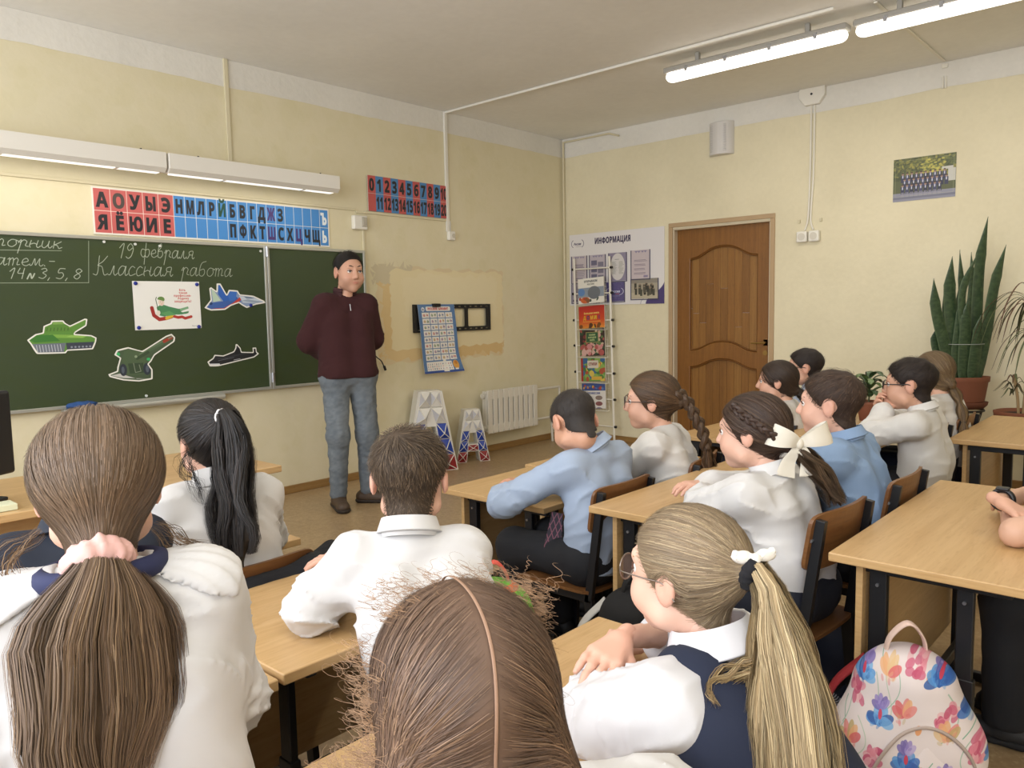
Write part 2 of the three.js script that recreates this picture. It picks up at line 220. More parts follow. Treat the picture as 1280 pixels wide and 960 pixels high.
const boardTex = (w, h, f) => canvasTex(w, h, (c) => { c.fillStyle = '#37452a'; c.fillRect(0, 0, w, h); for (let i = 0; i < 900; i++) { const r = rnd(20, 150); c.fillStyle = rnd() < 0.6 ? 'rgba(96,108,78,0.012)' : 'rgba(26,38,20,0.02)'; c.beginPath(); c.ellipse(rnd(w), rnd(h), r * 2, r * 0.6, rnd(-0.4, 0.4), 0, 7); c.fill(); } f && f(c); });
seed = 501;
const centreTex = boardTex(2048, 1142, (c) => {
  const S = 2048 / (BX1 - BX0), X = (m) => (m - BX0) * S, Y = (m) => 1142 - (m - BY0) * S, W = (m) => m * S;
  chalk(c, 'Вторник', X(-5.245), Y(1.754), W(0.04), W(0.42), 5.5); chalk(c, 'Матем.-', X(-5.26), Y(1.648), W(0.042), W(0.4), 5); chalk(c, '14', X(-5.115), Y(1.574), W(0.031), W(0.085), 5.5);
  chalk(c, '№', X(-5.02), Y(1.574), W(0.03), W(0.05), 10); chalk(c, '3,5,8', X(-4.965), Y(1.577), W(0.031), W(0.24), 5.5);
  chalk(c, '19', X(-4.51), Y(1.711), W(0.048), W(0.095), 5.5); chalk(c, 'февраля', X(-4.374), Y(1.722), W(0.05), W(0.35), 5); chalk(c, 'Классная', X(-4.655), Y(1.604), W(0.058), W(0.48), 5); chalk(c, 'работа', X(-4.12), Y(1.61), W(0.055), W(0.36), 4.5);
  c.strokeStyle = 'rgba(200,208,194,0.6)'; c.lineWidth = 4.5; for (const [a, b, d, e] of [[-5.28, 1.728, -4.83, 1.741], [-4.676, 1.806, -4.692, 1.556], [-5.28, 1.546, -4.692, 1.556]]) { c.beginPath(); c.moveTo(X(a), Y(b)); c.lineTo(X(d), Y(e)); c.stroke(); }
});
{
  const b = thing('blackboard', 'large green folding chalkboard with aluminium frame on the front wall', 'chalkboard', [-4, 0, 0]);
  const wing = printMat(boardTex(512, 572), 0.5), alu = std(0xb9bab2, 0.38, { metalness: 0.55 });
  const panel = (x0, x1, mat, name) => { const w = x1 - x0, h = BY1 - BY0, g = new THREE.BoxGeometry(w, h, 0.016); g.translate((x0 + x1) / 2 + 4, (BY0 + BY1) / 2, 0.036); return part(name, g, mat, b); };
  panel(BX0, BX1, printMat(centreTex, 0.5), 'writing_panel'); panel(BX1 + 0.02, -2.625, wing, 'wing_panel'); panel(-6.17, BX0 - 0.02, wing, 'wing_panel');
  const frame = (x0, x1) => { x0 += 4; x1 += 4; const t = 0.021; return [span(x0, x1, BY1, BY1 + t, 0.02, 0.052, 0.003), span(x0, x1, BY0 - t, BY0, 0.02, 0.052, 0.003), span(x0 - 0.008, x0 + 0.012, BY0 - t, BY1 + t, 0.02, 0.053, 0.003), span(x1 - 0.012, x1 + 0.008, BY0 - t, BY1 + t, 0.02, 0.053, 0.003)]; };
  for (const [a, c] of [[BX0, BX1], [BX1 + 0.02, -2.625], [-6.17, BX0 - 0.02]]) part('frame', frame(a, c), alu, b);
  for (const y of [BY0 + 0.03, BY1 - 0.06]) part('hinge', [rod([BX1 + 4.01, y, 0.06], [BX1 + 4.01, y + 0.07, 0.06], 0.011, 12)], M.steel, b);
  part('chalk_tray', [tube([[-0.89, 0.79, 0.075], [-0.3, 0.79, 0.075], [0.12, 0.79, 0.075]], 0.02, 4, 10), span(-0.89, 0.12, 0.788, 0.803, 0.02, 0.08, 0.003)], alu, b);
  part('board_mount', [span(-2.1, 1.3, 1.2, 1.3, 0, 0.022, 0.002), span(-2.1, 1.3, 1.5, 1.6, 0, 0.022, 0.002)], M.steel, b);
  const rag = solo('cleaning_cloth', (() => { const g = new THREE.SphereGeometry(1, 28, 16), p = g.attributes.position; for (let i = 0; i < p.count; i++) { const x = p.getX(i), y = p.getY(i), z = p.getZ(i), k = 1 + 0.5 * fbm(x * 2.2 + 3, y * 2.2, z * 2.2); p.setXYZ(i, x * 0.085 * k, Math.max(-0.012, y * 0.025 * k), z * 0.03 * k); } g.computeVertexNormals(); g.translate(-4.79, 0.822, 0.09); return g; })(), std(0x2c4f86, 0.9), 'crumpled blue cleaning cloth on the chalk tray', 'cloth');
  for (const [x, y, s] of [[-4.59, 1.806, 'between the chalk frame and the date'], [-4.404, 1.801, 'just above the chalked month'], [-4.25, 1.797, 'above the middle of the chalked month'], [-4.394, 0.84, 'on the bottom edge below the howitzer'], [-3.535, 1.795, 'near the hinge above the jet cutout']]) solo('round_magnet', (() => { const g = new THREE.CylinderGeometry(0.008, 0.008, 0.008, 14); g.rotateX(Math.PI / 2); g.translate(x, y, 0.048); return g; })(), std(0xd9dbd6, 0.35), 'small white round magnet ' + s, 'magnet', 'white magnets on the chalkboard');
}
const BZ = 0.0445;                                              // face of the chalkboard
const magnet = (x, y, label, z = BZ + 0.006, group) => solo('blue_magnet', (() => { const g = new THREE.LatheGeometry([[0, 0.009], [0.008, 0.009], [0.0115, 0.006], [0.0125, 0], [0, 0]].map((p) => new THREE.Vector2(...p)), 18); g.rotateX(Math.PI / 2); g.translate(x, y, z); return g; })(), std(0x1f2f8c, 0.35), label, 'magnet', group);
// child's drawing held by four magnets
{
  const t = canvasTex(640, 456, (c, w, h) => {
    c.fillStyle = '#eeeee9'; c.fillRect(0, 0, w, h); c.lineJoin = c.lineCap = 'round';
    const blob = (col, P, lw) => { c.beginPath(); P.forEach((p, i) => (i ? c.lineTo(...p) : c.moveTo(...p))); if (lw) { c.lineWidth = lw; c.strokeStyle = col; c.stroke(); } else { c.closePath(); c.fillStyle = col; c.fill(); } };
    blob('#a3302c', [[165, 250], [180, 320], [230, 360], [300, 350], [350, 335]], 34); blob('#d9b93c', [[300, 350], [350, 330]], 30); blob('#b23a30', [[375, 335], [410, 345], [450, 340], [480, 355], [540, 340]], 26);
    blob('#4d8a5c', [[210, 245], [260, 215], [330, 240], [420, 262], [505, 255], [440, 290], [500, 310], [420, 318], [340, 315], [280, 335], [225, 320]]); blob('#5f9e63', [[250, 300], [330, 280], [390, 320], [300, 330]]); blob('#7fae86', [[430, 262], [515, 240], [520, 260], [440, 285]]); blob('#4d8a5c', [[440, 300], [520, 285], [515, 305], [440, 318]]);
    c.fillStyle = '#e9d6c6'; c.beginPath(); c.ellipse(258, 198, 28, 34, 0, 0, 7); c.fill(); c.fillStyle = '#6b8f4c'; c.beginPath(); c.ellipse(256, 170, 34, 26, 0, Math.PI, 7); c.fill(); c.fillStyle = '#444'; c.fillRect(248, 192, 5, 5); c.fillRect(266, 192, 5, 5); blob('#c96a62', [[255, 214], [268, 214]], 4); blob('#54644a', [[222, 258], [206, 170], [214, 150]], 7);
    c.fillStyle = '#e6ded2'; c.beginPath(); c.ellipse(222, 300, 20, 26, 0.3, 0, 7); c.fill(); c.fillStyle = '#c5463f'; c.font = 'bold 30px sans-serif'; c.textAlign = 'center'; ['Есть', 'такая', 'профессия-', 'Родину', 'защищать!'].forEach((s, i) => c.fillText(s, 470 + (i % 2) * 6 - 3, 92 + i * 27)); c.fillStyle = '#777'; c.font = 'italic 16px serif'; c.fillText('Рисунок', 575, 436);
  });
  const [g, m] = sheetBox(0.436, 0.31, 0.0015, t); const o = solo('childs_drawing', g, m, "child's drawing of a soldier lying in green on white paper, pinned by magnets", 'drawing'); o.position.set(-4.219, 1.416, BZ + 0.002); o.rotation.z = 0.004;
  for (const [x, y, s] of [[-4.418, 1.556, 'top corner of the drawing on the tank side'], [-4.018, 1.554, 'top corner of the drawing beside the jet cutout'], [-4.414, 1.276, 'bottom corner of the drawing above the howitzer'], [-4.02, 1.272, 'bottom corner of the drawing by its signature']]) magnet(x, y, 'blue round magnet at the ' + s, BZ + 0.004, 'magnets that hold the drawing');
}
// printed cut-outs: white outline, printed face
function cutout(name, label, x0, y0, w, h, outline, base, draw) {
  const s = new THREE.Shape(new THREE.CatmullRomCurve3(outline.map(([a, b]) => V(a * w, b * h, 0)), true, 'catmullrom', 0.12).getPoints(outline.length * 5).map((p) => new THREE.Vector2(p.x, p.y)));
  const g = new THREE.ExtrudeGeometry(s, { depth: 0.0015, bevelEnabled: false }), p = g.attributes.position, uv = g.attributes.uv; for (let i = 0; i < p.count; i++) uv.setXY(i, p.getX(i) / w, p.getY(i) / h);
  const t = canvasTex(512, Math.round(512 * h / w), (c, W, H) => { c.fillStyle = '#eeece4'; c.fillRect(0, 0, W, H); c.lineJoin = c.lineCap = 'round'; const q = (P) => P.map(([a, b]) => [a * W, (1 - b) * H]); c.fillStyle = base; c.strokeStyle = '#eeece4'; c.lineWidth = 24; c.beginPath(); q(outline).forEach((k, i) => (i ? c.lineTo(...k) : c.moveTo(...k))); c.closePath(); c.fill(); draw({ c, W, H, poly: (col, P) => { c.fillStyle = col; c.beginPath(); q(P).forEach((k, i) => (i ? c.lineTo(...k) : c.moveTo(...k))); c.closePath(); c.fill(); }, line: (col, lw, P) => { c.strokeStyle = col; c.lineWidth = lw; c.beginPath(); q(P).forEach((k, i) => (i ? c.lineTo(...k) : c.moveTo(...k))); c.stroke(); }, oval: (col, a, b, rx, ry, ro = 0) => { c.fillStyle = col; c.beginPath(); c.ellipse(a * W, (1 - b) * H, rx * W, ry * W, ro, 0, 7); c.fill(); } }); c.strokeStyle = '#eeece4'; c.lineWidth = 20; c.beginPath(); q(outline).forEach((k, i) => (i ? c.lineTo(...k) : c.moveTo(...k))); c.closePath(); c.stroke(); });
  const o = solo(name, g, [printMat(t, 0.45), M.white], label, 'cutout'); o.position.set(x0, y0, BZ + 0.001); return o;
}
cutout('tank_cutout', 'printed paper cutout of a green tank on the chalkboard', -5.045, 1.137, 0.375, 0.205, [[0, .42], [.04, .3], [.12, .02], [.52, .0], [.56, .07], [.93, .08], [.99, .3], [1, .42], [.92, .5], [.68, .55], [.7, .6], [.86, .78], [.88, .97], [.84, .99], [.62, .8], [.55, .88], [.52, .95], [.36, .95], [.34, .88], [.24, .8], [.22, .62], [.12, .58]], '#5f8f3e', ({ poly, line, oval, c }) => {
  poly('#5f8f3e', [[.02, .42], [.14, .55], [.4, .58], [.9, .5], [.98, .4], [.96, .28], [.04, .3]]); poly('#7fae4c', [[.3, .56], [.88, .5], [.8, .42], [.34, .46]]); poly('#3f7a34', [[.03, .42], [.14, .54], [.36, .55], [.46, .36], [.1, .34]]); poly('#93bd5c', [[.62, .52], [.85, .48], [.78, .43], [.55, .47]]);
  poly('#5c8a3a', [[.24, .62], [.26, .78], [.36, .86], [.54, .85], [.62, .76], [.66, .62]]); poly('#7ea552', [[.37, .84], [.38, .93], [.52, .93], [.53, .84]]); line('#6f9a45', 15, [[.6, .74], [.84, .95]]); line('#8fb863', 6, [[.6, .76], [.84, .97]]); for (let i = 0; i < 7; i++) line('#3c5c2a', 5, [[.28 + i * .05, .66], [.29 + i * .05, .74]]);
  poly('#6d7480', [[.06, .3], [.54, .3], [.5, .03], [.14, .05]]); poly('#3d4350', [[.54, .3], [.96, .3], [.92, .11], [.55, .1]]); for (let i = 0; i < 9; i++) { line('#c4c8d0', 5, [[.12 + i * .042, .26], [.13 + i * .042, .07]]); if (i < 6) oval('#8c93a0', .62 + i * .055, .17, .016, .016); }
});
cutout('howitzer_cutout', 'printed paper cutout of a green field gun with two wheels', -4.615, 0.935, 0.43, 0.295, [[.0, .2], [.02, .14], [.2, .05], [.42, 0], [.62, .03], [.63, .24], [.58, .36], [.62, .42], [.68, .55], [.98, .82], [1, .92], [.95, 1], [.86, .96], [.5, .66], [.3, .75], [.14, .7], [.1, .6], [.17, .52], [.13, .34], [.12, .26]], '#4a5c44', ({ poly, line, oval }) => {
  poly('#c9c9c4', [[.03, .17], [.16, .2], [.4, .06], [.55, .05], [.2, .1]]); poly('#4f6347', [[.2, .5], [.24, .68], [.36, .71], [.48, .62], [.56, .4], [.5, .15], [.26, .16]]); poly('#3b4d38', [[.28, .4], [.5, .4], [.5, .18], [.3, .18]]); line('#52684c', 26, [[.46, .56], [.92, .9]]); line('#6d8264', 8, [[.46, .59], [.92, .93]]); line('#3c4f38', 22, [[.42, .5], [.58, .62]]); line('#a2402f', 24, [[.83, .84], [.94, .92]]); line('#7a8873', 10, [[.9, .9], [.95, .94]]);
  oval('#2f3742', .21, .27, .052, .088); oval('#59636f', .205, .27, .022, .05); oval('#2f3742', .55, .26, .055, .09); oval('#59636f', .555, .26, .024, .052); oval('#3fb46a', .15, .61, .028, .028); oval('#3fb46a', .58, .47, .028, .022); oval('#8fa084', .4, .54, .02, .02); line('#88937f', 5, [[.36, .4], [.38, .2], [.46, .22], [.44, .36]]);
});
cutout('jet_cutout', 'printed paper cutout of a blue and white fighter jet', -3.972, 1.375, 0.455, 0.19, [[0, .12], [.1, .02], [.32, .04], [.42, .18], [.55, .28], [.6, .2], [.68, .1], [.76, .16], [.84, .22], [1, .28], [.98, .36], [.8, .55], [.58, .6], [.54, .74], [.4, .76], [.36, .6], [.27, .98], [.21, .98], [.2, .72], [.12, .85], [.09, .8], [.1, .4]], '#8a9dbd', ({ poly, line, oval }) => {
  poly('#3f62a8', [[.03, .13], [.12, .05], [.33, .07], [.45, .24], [.6, .35], [.5, .55], [.3, .35], [.12, .3]]); poly('#c2463e', [[.1, .1], [.3, .1], [.46, .3], [.6, .55], [.62, .45], [.48, .2], [.3, .06]]); poly('#2f62b8', [[.24, .93], [.27, .92], [.45, .4], [.3, .35], [.22, .6]]); poly('#3c6fc0', [[.38, .6], [.42, .73], [.53, .7], [.5, .4], [.4, .34]]); poly('#bcd2bd', [[.12, .78], [.15, .76], [.26, .38], [.14, .32]]);
  poly('#c9d3df', [[.56, .54], [.78, .5], [.97, .33], [.84, .27], [.62, .3]]); poly('#9aa9bb', [[.58, .36], [.84, .28], [.97, .32], [.7, .42]]); poly('#6d7f96', [[.64, .52], [.76, .5], [.82, .44], [.68, .45]]); oval('#24406e', .1, .27, .028, .022);
});
magnet(-3.632, 1.412, 'blue round magnet on the nose of the jet cutout', BZ + 0.003);
cutout('submarine_cutout', 'printed paper cutout of a black submarine', -3.972, 0.995, 0.385, 0.15, [[0, .25], [.04, .04], [.2, .02], [.62, .2], [.9, .32], [1, .48], [.96, .58], [.95, .78], [.88, .78], [.88, .58], [.66, .62], [.64, .8], [.58, .98], [.55, .98], [.54, .82], [.5, .66], [.3, .5], [.14, .55], [.1, .4]], '#2a2c31', ({ poly, line }) => {
  poly('#26282c', [[.03, .25], [.08, .14], [.3, .16], [.65, .3], [.94, .46], [.9, .55], [.6, .55], [.28, .42], [.1, .4]]); poly('#383b40', [[.1, .38], [.3, .4], [.62, .53], [.88, .54], [.6, .46], [.3, .32]]); poly('#222428', [[.53, .5], [.54, .8], [.62, .8], [.64, .56]]); line('#3a3c42', 7, [[.575, .8], [.57, .95]]); poly('#1f2124', [[.89, .5], [.9, .74], [.94, .74], [.94, .5]]); poly('#d9dade', [[.04, .16], [.22, .14], [.24, .05], [.06, .06]]); line('#8a8d94', 3, [[.2, .27], [.5, .38]]); line('#c7c9cd', 5, [[.5, .26], [.62, .3]]);
});

// alphabet and number strips, flat prints on board
const cond = (c, s, x, y, size, col, sx = 0.82) => { c.save(); c.translate(x, y); c.scale(sx, 1); c.font = `bold ${size}px sans-serif`; c.fillStyle = col; c.strokeStyle = col; c.lineWidth = size * 0.05; c.textAlign = 'center'; c.fillText(s, 0, 0); c.strokeText(s, 0, 0); c.restore(); };
{
  const t = canvasTex(1536, 258, (c, w, h) => {
    c.fillStyle = '#e8e4da'; c.fillRect(0, 0, w, h); const cols = 22, red = 5, x0 = 8, wr = 88.6, wb = (w - 16 - wr * red) / (cols - red), ch = (h - 16) / 2;
    const top = ['А', 'О', 'У', 'Ы', 'Э', 'Н', 'М', 'Л', 'Р', 'Й', 'Б', 'В', 'Г', 'Д', 'Ж', 'З', '', '', '', '', '', 'Ъ'], bot = ['Я', 'Ё', 'Ю', 'И', 'Е', '', '', '', '', '', 'П', 'Ф', 'К', 'Т', 'Ш', 'С', 'Х', 'Ц', 'Ч', 'Щ', '', 'Ь'];
    [top, bot].forEach((row, r) => { let list = row; if (r) list = ['Я', 'Ё', 'Ю', 'И', 'Е', '', '', '', '', '', 'П', 'Ф', 'К', 'Т', 'Ш', 'С', 'Х', 'Ц', 'Ч', 'Щ', 'Ь']; else list = ['А', 'О', 'У', 'Ы', 'Э', 'Н', 'М', 'Л', 'Р', 'Й', 'Б', 'В', 'Г', 'Д', 'Ж', 'З', '', '', '', '', 'Ъ'];
      const wB = (w - 16 - wr * red) / (list.length - red); list.forEach((s, i) => { const isR = i < red, X = isR ? x0 + i * wr : x0 + red * wr + (i - red) * wB, W = isR ? wr : wB, Y = 8 + r * ch; c.fillStyle = isR ? '#c4605f' : '#4488cc'; c.fillRect(X + 1.5, Y + 1.5, W - 3, ch - 3); if (s) cond(c, s, X + W / 2, Y + ch * 0.83, ch * 0.9, s === 'Ъ' || s === 'Ь' ? '#e6edf2' : s === 'О' ? '#4c4341' : s === 'Й' ? '#1d4a38' : 'ЖШЦ'.includes(s) ? '#4a3470' : '#22252c', W / 88 * (s.match(/[ЖШЩЮФМЫ]/) ? 0.72 : 0.85)); }); });
  });
  const [g, m] = sheetBox(1.712, 0.288, 0.004, t); const o = solo('alphabet_strip', g, m, 'red and blue alphabet strip above the chalkboard', 'poster'); o.position.set(-3.773, 1.999, 0.004);
  const t2 = canvasTex(880, 288, (c, w, h) => { const cw = w / 11, ch = h / 2; for (let i = 0; i < 11; i++) for (let r = 0; r < 2; r++) { c.fillStyle = i % 2 ? '#4d86bd' : '#c25a57'; c.fillRect(i * cw, r * ch, cw, ch); const s = r ? (i ? String(i === 10 ? 20 : 10 + i) : '') : String(i); if (s) cond(c, s, i * cw + cw / 2, r * ch + ch * 0.84, ch * 0.92, '#25262c', s.length > 1 ? 0.5 : 0.72); } c.fillStyle = '#d8c9c0'; c.fillRect(0, ch - 1.5, w, 3); });
  const [g2, m2] = sheetBox(0.868, 0.282, 0.004, t2); const o2 = solo('number_strip', g2, m2, 'red and blue strip of numbers from 0 to 20', 'poster'); o2.position.set(-2.105, 2.304, 0.012);
}
// the two board lamps
const lampGlow = new THREE.MeshStandardMaterial({ color: 0xffffff, roughness: 0.5, emissive: 0xfffaf0, emissiveIntensity: 1.7 });
const lampBody = std(0xe4e1d8, 0.35);
for (const [a, b, label] of [[-5.552, -4.288, 'white box light above the tank cutout, nearer the windows'], [-4.28, -3.015, 'white box light above the alphabet strip, ending near the number strip']]) {
  const l = thing('chalkboard_light', label, 'light', [(a + b) / 2, 2.24, 0.25], 0, 'chalkboard lights'), w = (b - a) / 2;
  const s = new THREE.Shape([[-0.06, 0.0], [0.03, -0.012], [0.055, 0.012], [0.055, 0.098], [-0.06, 0.104]].map((p) => new THREE.Vector2(...p))), g = new THREE.ExtrudeGeometry(s, { depth: 2 * w - 0.012, bevelEnabled: true, bevelSize: 0.004, bevelThickness: 0.004, bevelSegments: 1 }); g.rotateY(-Math.PI / 2); g.scale(-1, 1, 1); g.scale(-1, 1, 1); g.translate(w - 0.006, 0, 0); g.scale(1, 1, 1);
  const gg = g.clone(); gg.scale(1, 1, 1); part('housing', gg, lampBody, l);
  part('diffuser_light', rbox(2 * w - 0.06, 0.012, 0.05, 0, -0.012, -0.012, 0.005), lampGlow, l);
  for (const x of [-0.25, 0.35]) part('clip', rbox(0.02, 0.006, 0.06, x, -0.016, -0.01, 0.002), M.plasticWhite, l);
  for (const x of [-w + 0.2, w - 0.15]) part('bracket', [bar([x, 0.09, -0.25], [x, 0.1, -0.03], 0.025, 0.004), rod([x, 0.1, 0.02], [x + 0.02, 0.115, 0.0], 0.006)], M.black, l);
  const r = new THREE.RectAreaLight(0xfff4e2, 16, 2 * w - 0.08, 0.05); r.position.set((a + b) / 2, 2.218, 0.238); r.lookAt((a + b) / 2, 1.2, 0.14); r.name = 'chalkboard_tube_light'; r.castShadow = true; scene.add(r);
}
// cable ducts and sockets on the front wall
solo('cable_duct', [span(-3.727, -3.697, 2.34, RH, 0.001, 0.018, 0.003)], M.offWhite, 'cream upright cable duct above the chalkboard lights', 'cable duct');
solo('cable_duct', [span(-6.5, -2.66, 2.152, 2.172, 0.001, 0.012, 0.003), span(-2.66, -2.56, 2.135, 2.152, 0.001, 0.012, 0.003), span(-2.578, -1.65, 2.138, 2.16, 0.001, 0.014, 0.003)], M.offWhite, 'cream cable duct running level above the alphabet strip', 'cable duct');
solo('cable_duct', [span(-1.682, -1.65, 2.05, RH - 0.002, 0.001, 0.02, 0.003), span(-1.677, -1.655, RH - 0.02, RH - 0.002, 0.02, 3.36, 0.003)], M.plasticWhite, 'white cable duct down the wall beside the number strip and along the ceiling', 'cable duct');
solo('cable_duct', [span(-2.605, -2.585, 0.9, 2.06, 0.001, 0.016, 0.003)], M.offWhite, 'cream upright cable duct at the right edge of the chalkboard', 'cable duct');
{ const s = thing('wall_socket', 'square white socket box on the wall left of the number strip', 'socket', [-2.64, 2.06, 0]); part('box', rbox(0.13, 0.11, 0.045, 0, 0, 0.023, 0.008), M.plasticWhite, s); part('switch_plate', [rbox(0.05, 0.075, 0.012, 0.03, 0.005, 0.048, 0.004), rbox(0.03, 0.05, 0.006, 0.03, 0.005, 0.056, 0.002)], std(0xb9b3a4, 0.5), s);
  const t = thing('wall_socket', 'small round-holed white socket under the number strip', 'socket', [-1.637, 2.014, 0]); part('box', rbox(0.075, 0.08, 0.04, 0, 0, 0.02, 0.008), M.plasticWhite, t); part('outlet', [rod([0.012, 0, 0.038], [0.012, 0, 0.043], 0.02, 18)], std(0xc9c3b4, 0.5), t); part('cable', [rod([0, 0.04, 0.012], [0, 0.13, 0.012], 0.005)], M.plasticWhite, t); }
// television bracket, chart clipped to it, loose cable
{
  const t = thing('television_bracket', 'black steel television wall bracket on the bare paint patch', 'bracket', [-1.63, 1.287, 0]);
  const s = new THREE.Shape([[-0.47, -0.121], [0.47, -0.121], [0.47, 0.121], [-0.47, 0.121]].map((p) => new THREE.Vector2(...p))), hole = (x, w) => { const p = new THREE.Path(), h = 0.082, r = 0.015, a = x - w / 2, b = x + w / 2; p.moveTo(a + r, -h); p.lineTo(b - r, -h); p.quadraticCurveTo(b, -h, b, -h + r); p.lineTo(b, h - r); p.quadraticCurveTo(b, h, b - r, h); p.lineTo(a + r, h); p.quadraticCurveTo(a, h, a, h - r); p.lineTo(a, -h + r); p.quadraticCurveTo(a, -h, a + r, -h); return p; };
  s.holes.push(hole(0.293, 0.235), hole(0.0, 0.26), hole(-0.293, 0.235)); for (const y of [0.101, -0.101]) for (let i = -6; i <= 6; i++) { const x = i * 0.07, p = new THREE.Path(); p.moveTo(x - 0.014, y - 0.005); p.lineTo(x + 0.014, y - 0.005); p.lineTo(x + 0.014, y + 0.005); p.lineTo(x - 0.014, y + 0.005); p.closePath(); s.holes.push(p); }
  const g = new THREE.ExtrudeGeometry(s, { depth: 0.003, bevelEnabled: false }); g.translate(0, 0, 0.024); part('plate', g, M.black, t); part('lip', [span(-0.47, 0.47, 0.113, 0.121, 0, 0.03, 0.001), span(-0.47, 0.47, -0.121, -0.113, 0, 0.03, 0.001), span(-0.47, -0.462, -0.12, 0.12, 0, 0.03, 0.001), span(0.462, 0.47, -0.12, 0.12, 0, 0.03, 0.001)], M.black, t);
  const tex = canvasTex(512, 700, (c, w, h) => {
    c.fillStyle = '#5b7fae'; c.fillRect(0, 0, w, h); c.fillStyle = '#e9e6e0'; c.beginPath(); c.roundRect(105, 22, 345, 46, 16); c.fill(); cond(c, 'РУССКИЙ', 200, 57, 34, '#c0484c', 0.85); cond(c, 'АЛФАВИТ', 350, 57, 34, '#c0484c', 0.85); c.fillStyle = '#dfe6ee'; c.beginPath(); c.arc(66, 50, 22, 0, 7); c.fill(); cond(c, 'Аа', 66, 60, 26, '#667', 0.8);
    const L = 'АБВГДЕЁЖЗИЙКЛМНОПРСТУФХЦЧШЩЪЫЬЭЮЯ', col = ['#b5524c', '#56774f', '#4b5f8c', '#a9803c', '#7b5a86']; let k = 0; for (let r = 0; r < 8; r++) for (let q = 0; q < 4; q++) { const x = 44 + q * 108, y = 82 + r * 62; c.fillStyle = '#ebe8e2'; c.fillRect(x, y, 98, 54); c.fillStyle = col[(r * 3 + q) % 5]; c.globalAlpha = 0.5; c.beginPath(); c.ellipse(x + 30, y + 28, 15, 13, q, 0, 7); c.fill(); c.fillRect(x + 18, y + 34, 26, 6); c.globalAlpha = 1; cond(c, L[k] + L[k].toLowerCase(), x + 72, y + 34, 26, col[(r + q) % 5], 0.8); c.fillStyle = '#999'; c.fillRect(x + 56, y + 42, 30, 3); k++; }
    c.fillStyle = '#ebe8e2'; c.fillRect(44, 584, 330, 92); for (let i = 0; i < 33; i++) cond(c, L[i], 62 + (i % 11) * 29, 616 + Math.floor(i / 11) * 24, 18, i % 3 ? '#5a6a8a' : '#b5524c', 0.8); c.fillStyle = '#e0a54e'; c.beginPath(); c.ellipse(425, 625, 42, 46, 0, 0, 7); c.fill(); c.fillStyle = '#c8823a'; c.beginPath(); c.ellipse(430, 605, 20, 18, 0, 0, 7); c.fill(); c.fillStyle = '#eee'; c.fillRect(396, 662, 46, 14); c.fillStyle = '#2f4f98'; c.fillRect(0, 680, w, 20);
  });
  const g2 = new THREE.BoxGeometry(0.432, 0.6, 0.0015, 8, 14, 1); { const p = g2.attributes.position; for (let i = 0; i < p.count; i++) { const y = 0.3 - p.getY(i), x = p.getX(i); p.setZ(i, p.getZ(i) + 0.004 + 0.012 * Math.sin(y * 5) + Math.pow(Math.max(0, y - 0.35), 2) * 0.9 * (x > 0 ? 1 : 0.4)); p.setX(i, x + y * 0.075 + Math.max(0, y - 0.45) * 0.1 * (x > 0 ? 1 : 0)); } g2.computeVertexNormals(); }
  const o = solo('alphabet_chart', g2, [M.white, M.white, M.white, M.white, printMat(tex, 0.5), M.white], 'blue paper chart of letters hanging from the black bracket', 'poster'); o.position.set(-1.857, 1.108, 0.032);
  solo('binder_clip', [rbox(0.085, 0.03, 0.03, -1.86, 1.4, 0.042, 0.004), rod([-1.88, 1.41, 0.05], [-1.84, 1.41, 0.05], 0.004)], M.black, 'black clip that holds the letter chart to the bracket', 'clip');
  const c = thing('loose_cable', 'black cable end hanging from the wall beside the teacher', 'cable', [-2.55, 0.9, 0.02]); part('cord', tube([[0.0, 0.12, 0], [0.03, 0.08, 0.012], [0.07, 0.05, 0.014], [0.1, 0.0, 0.012]], 0.005, 20), M.black, c); part('plug', rod([0.1, 0.005, 0.012], [0.115, -0.03, 0.012], 0.011), M.black, c);
}
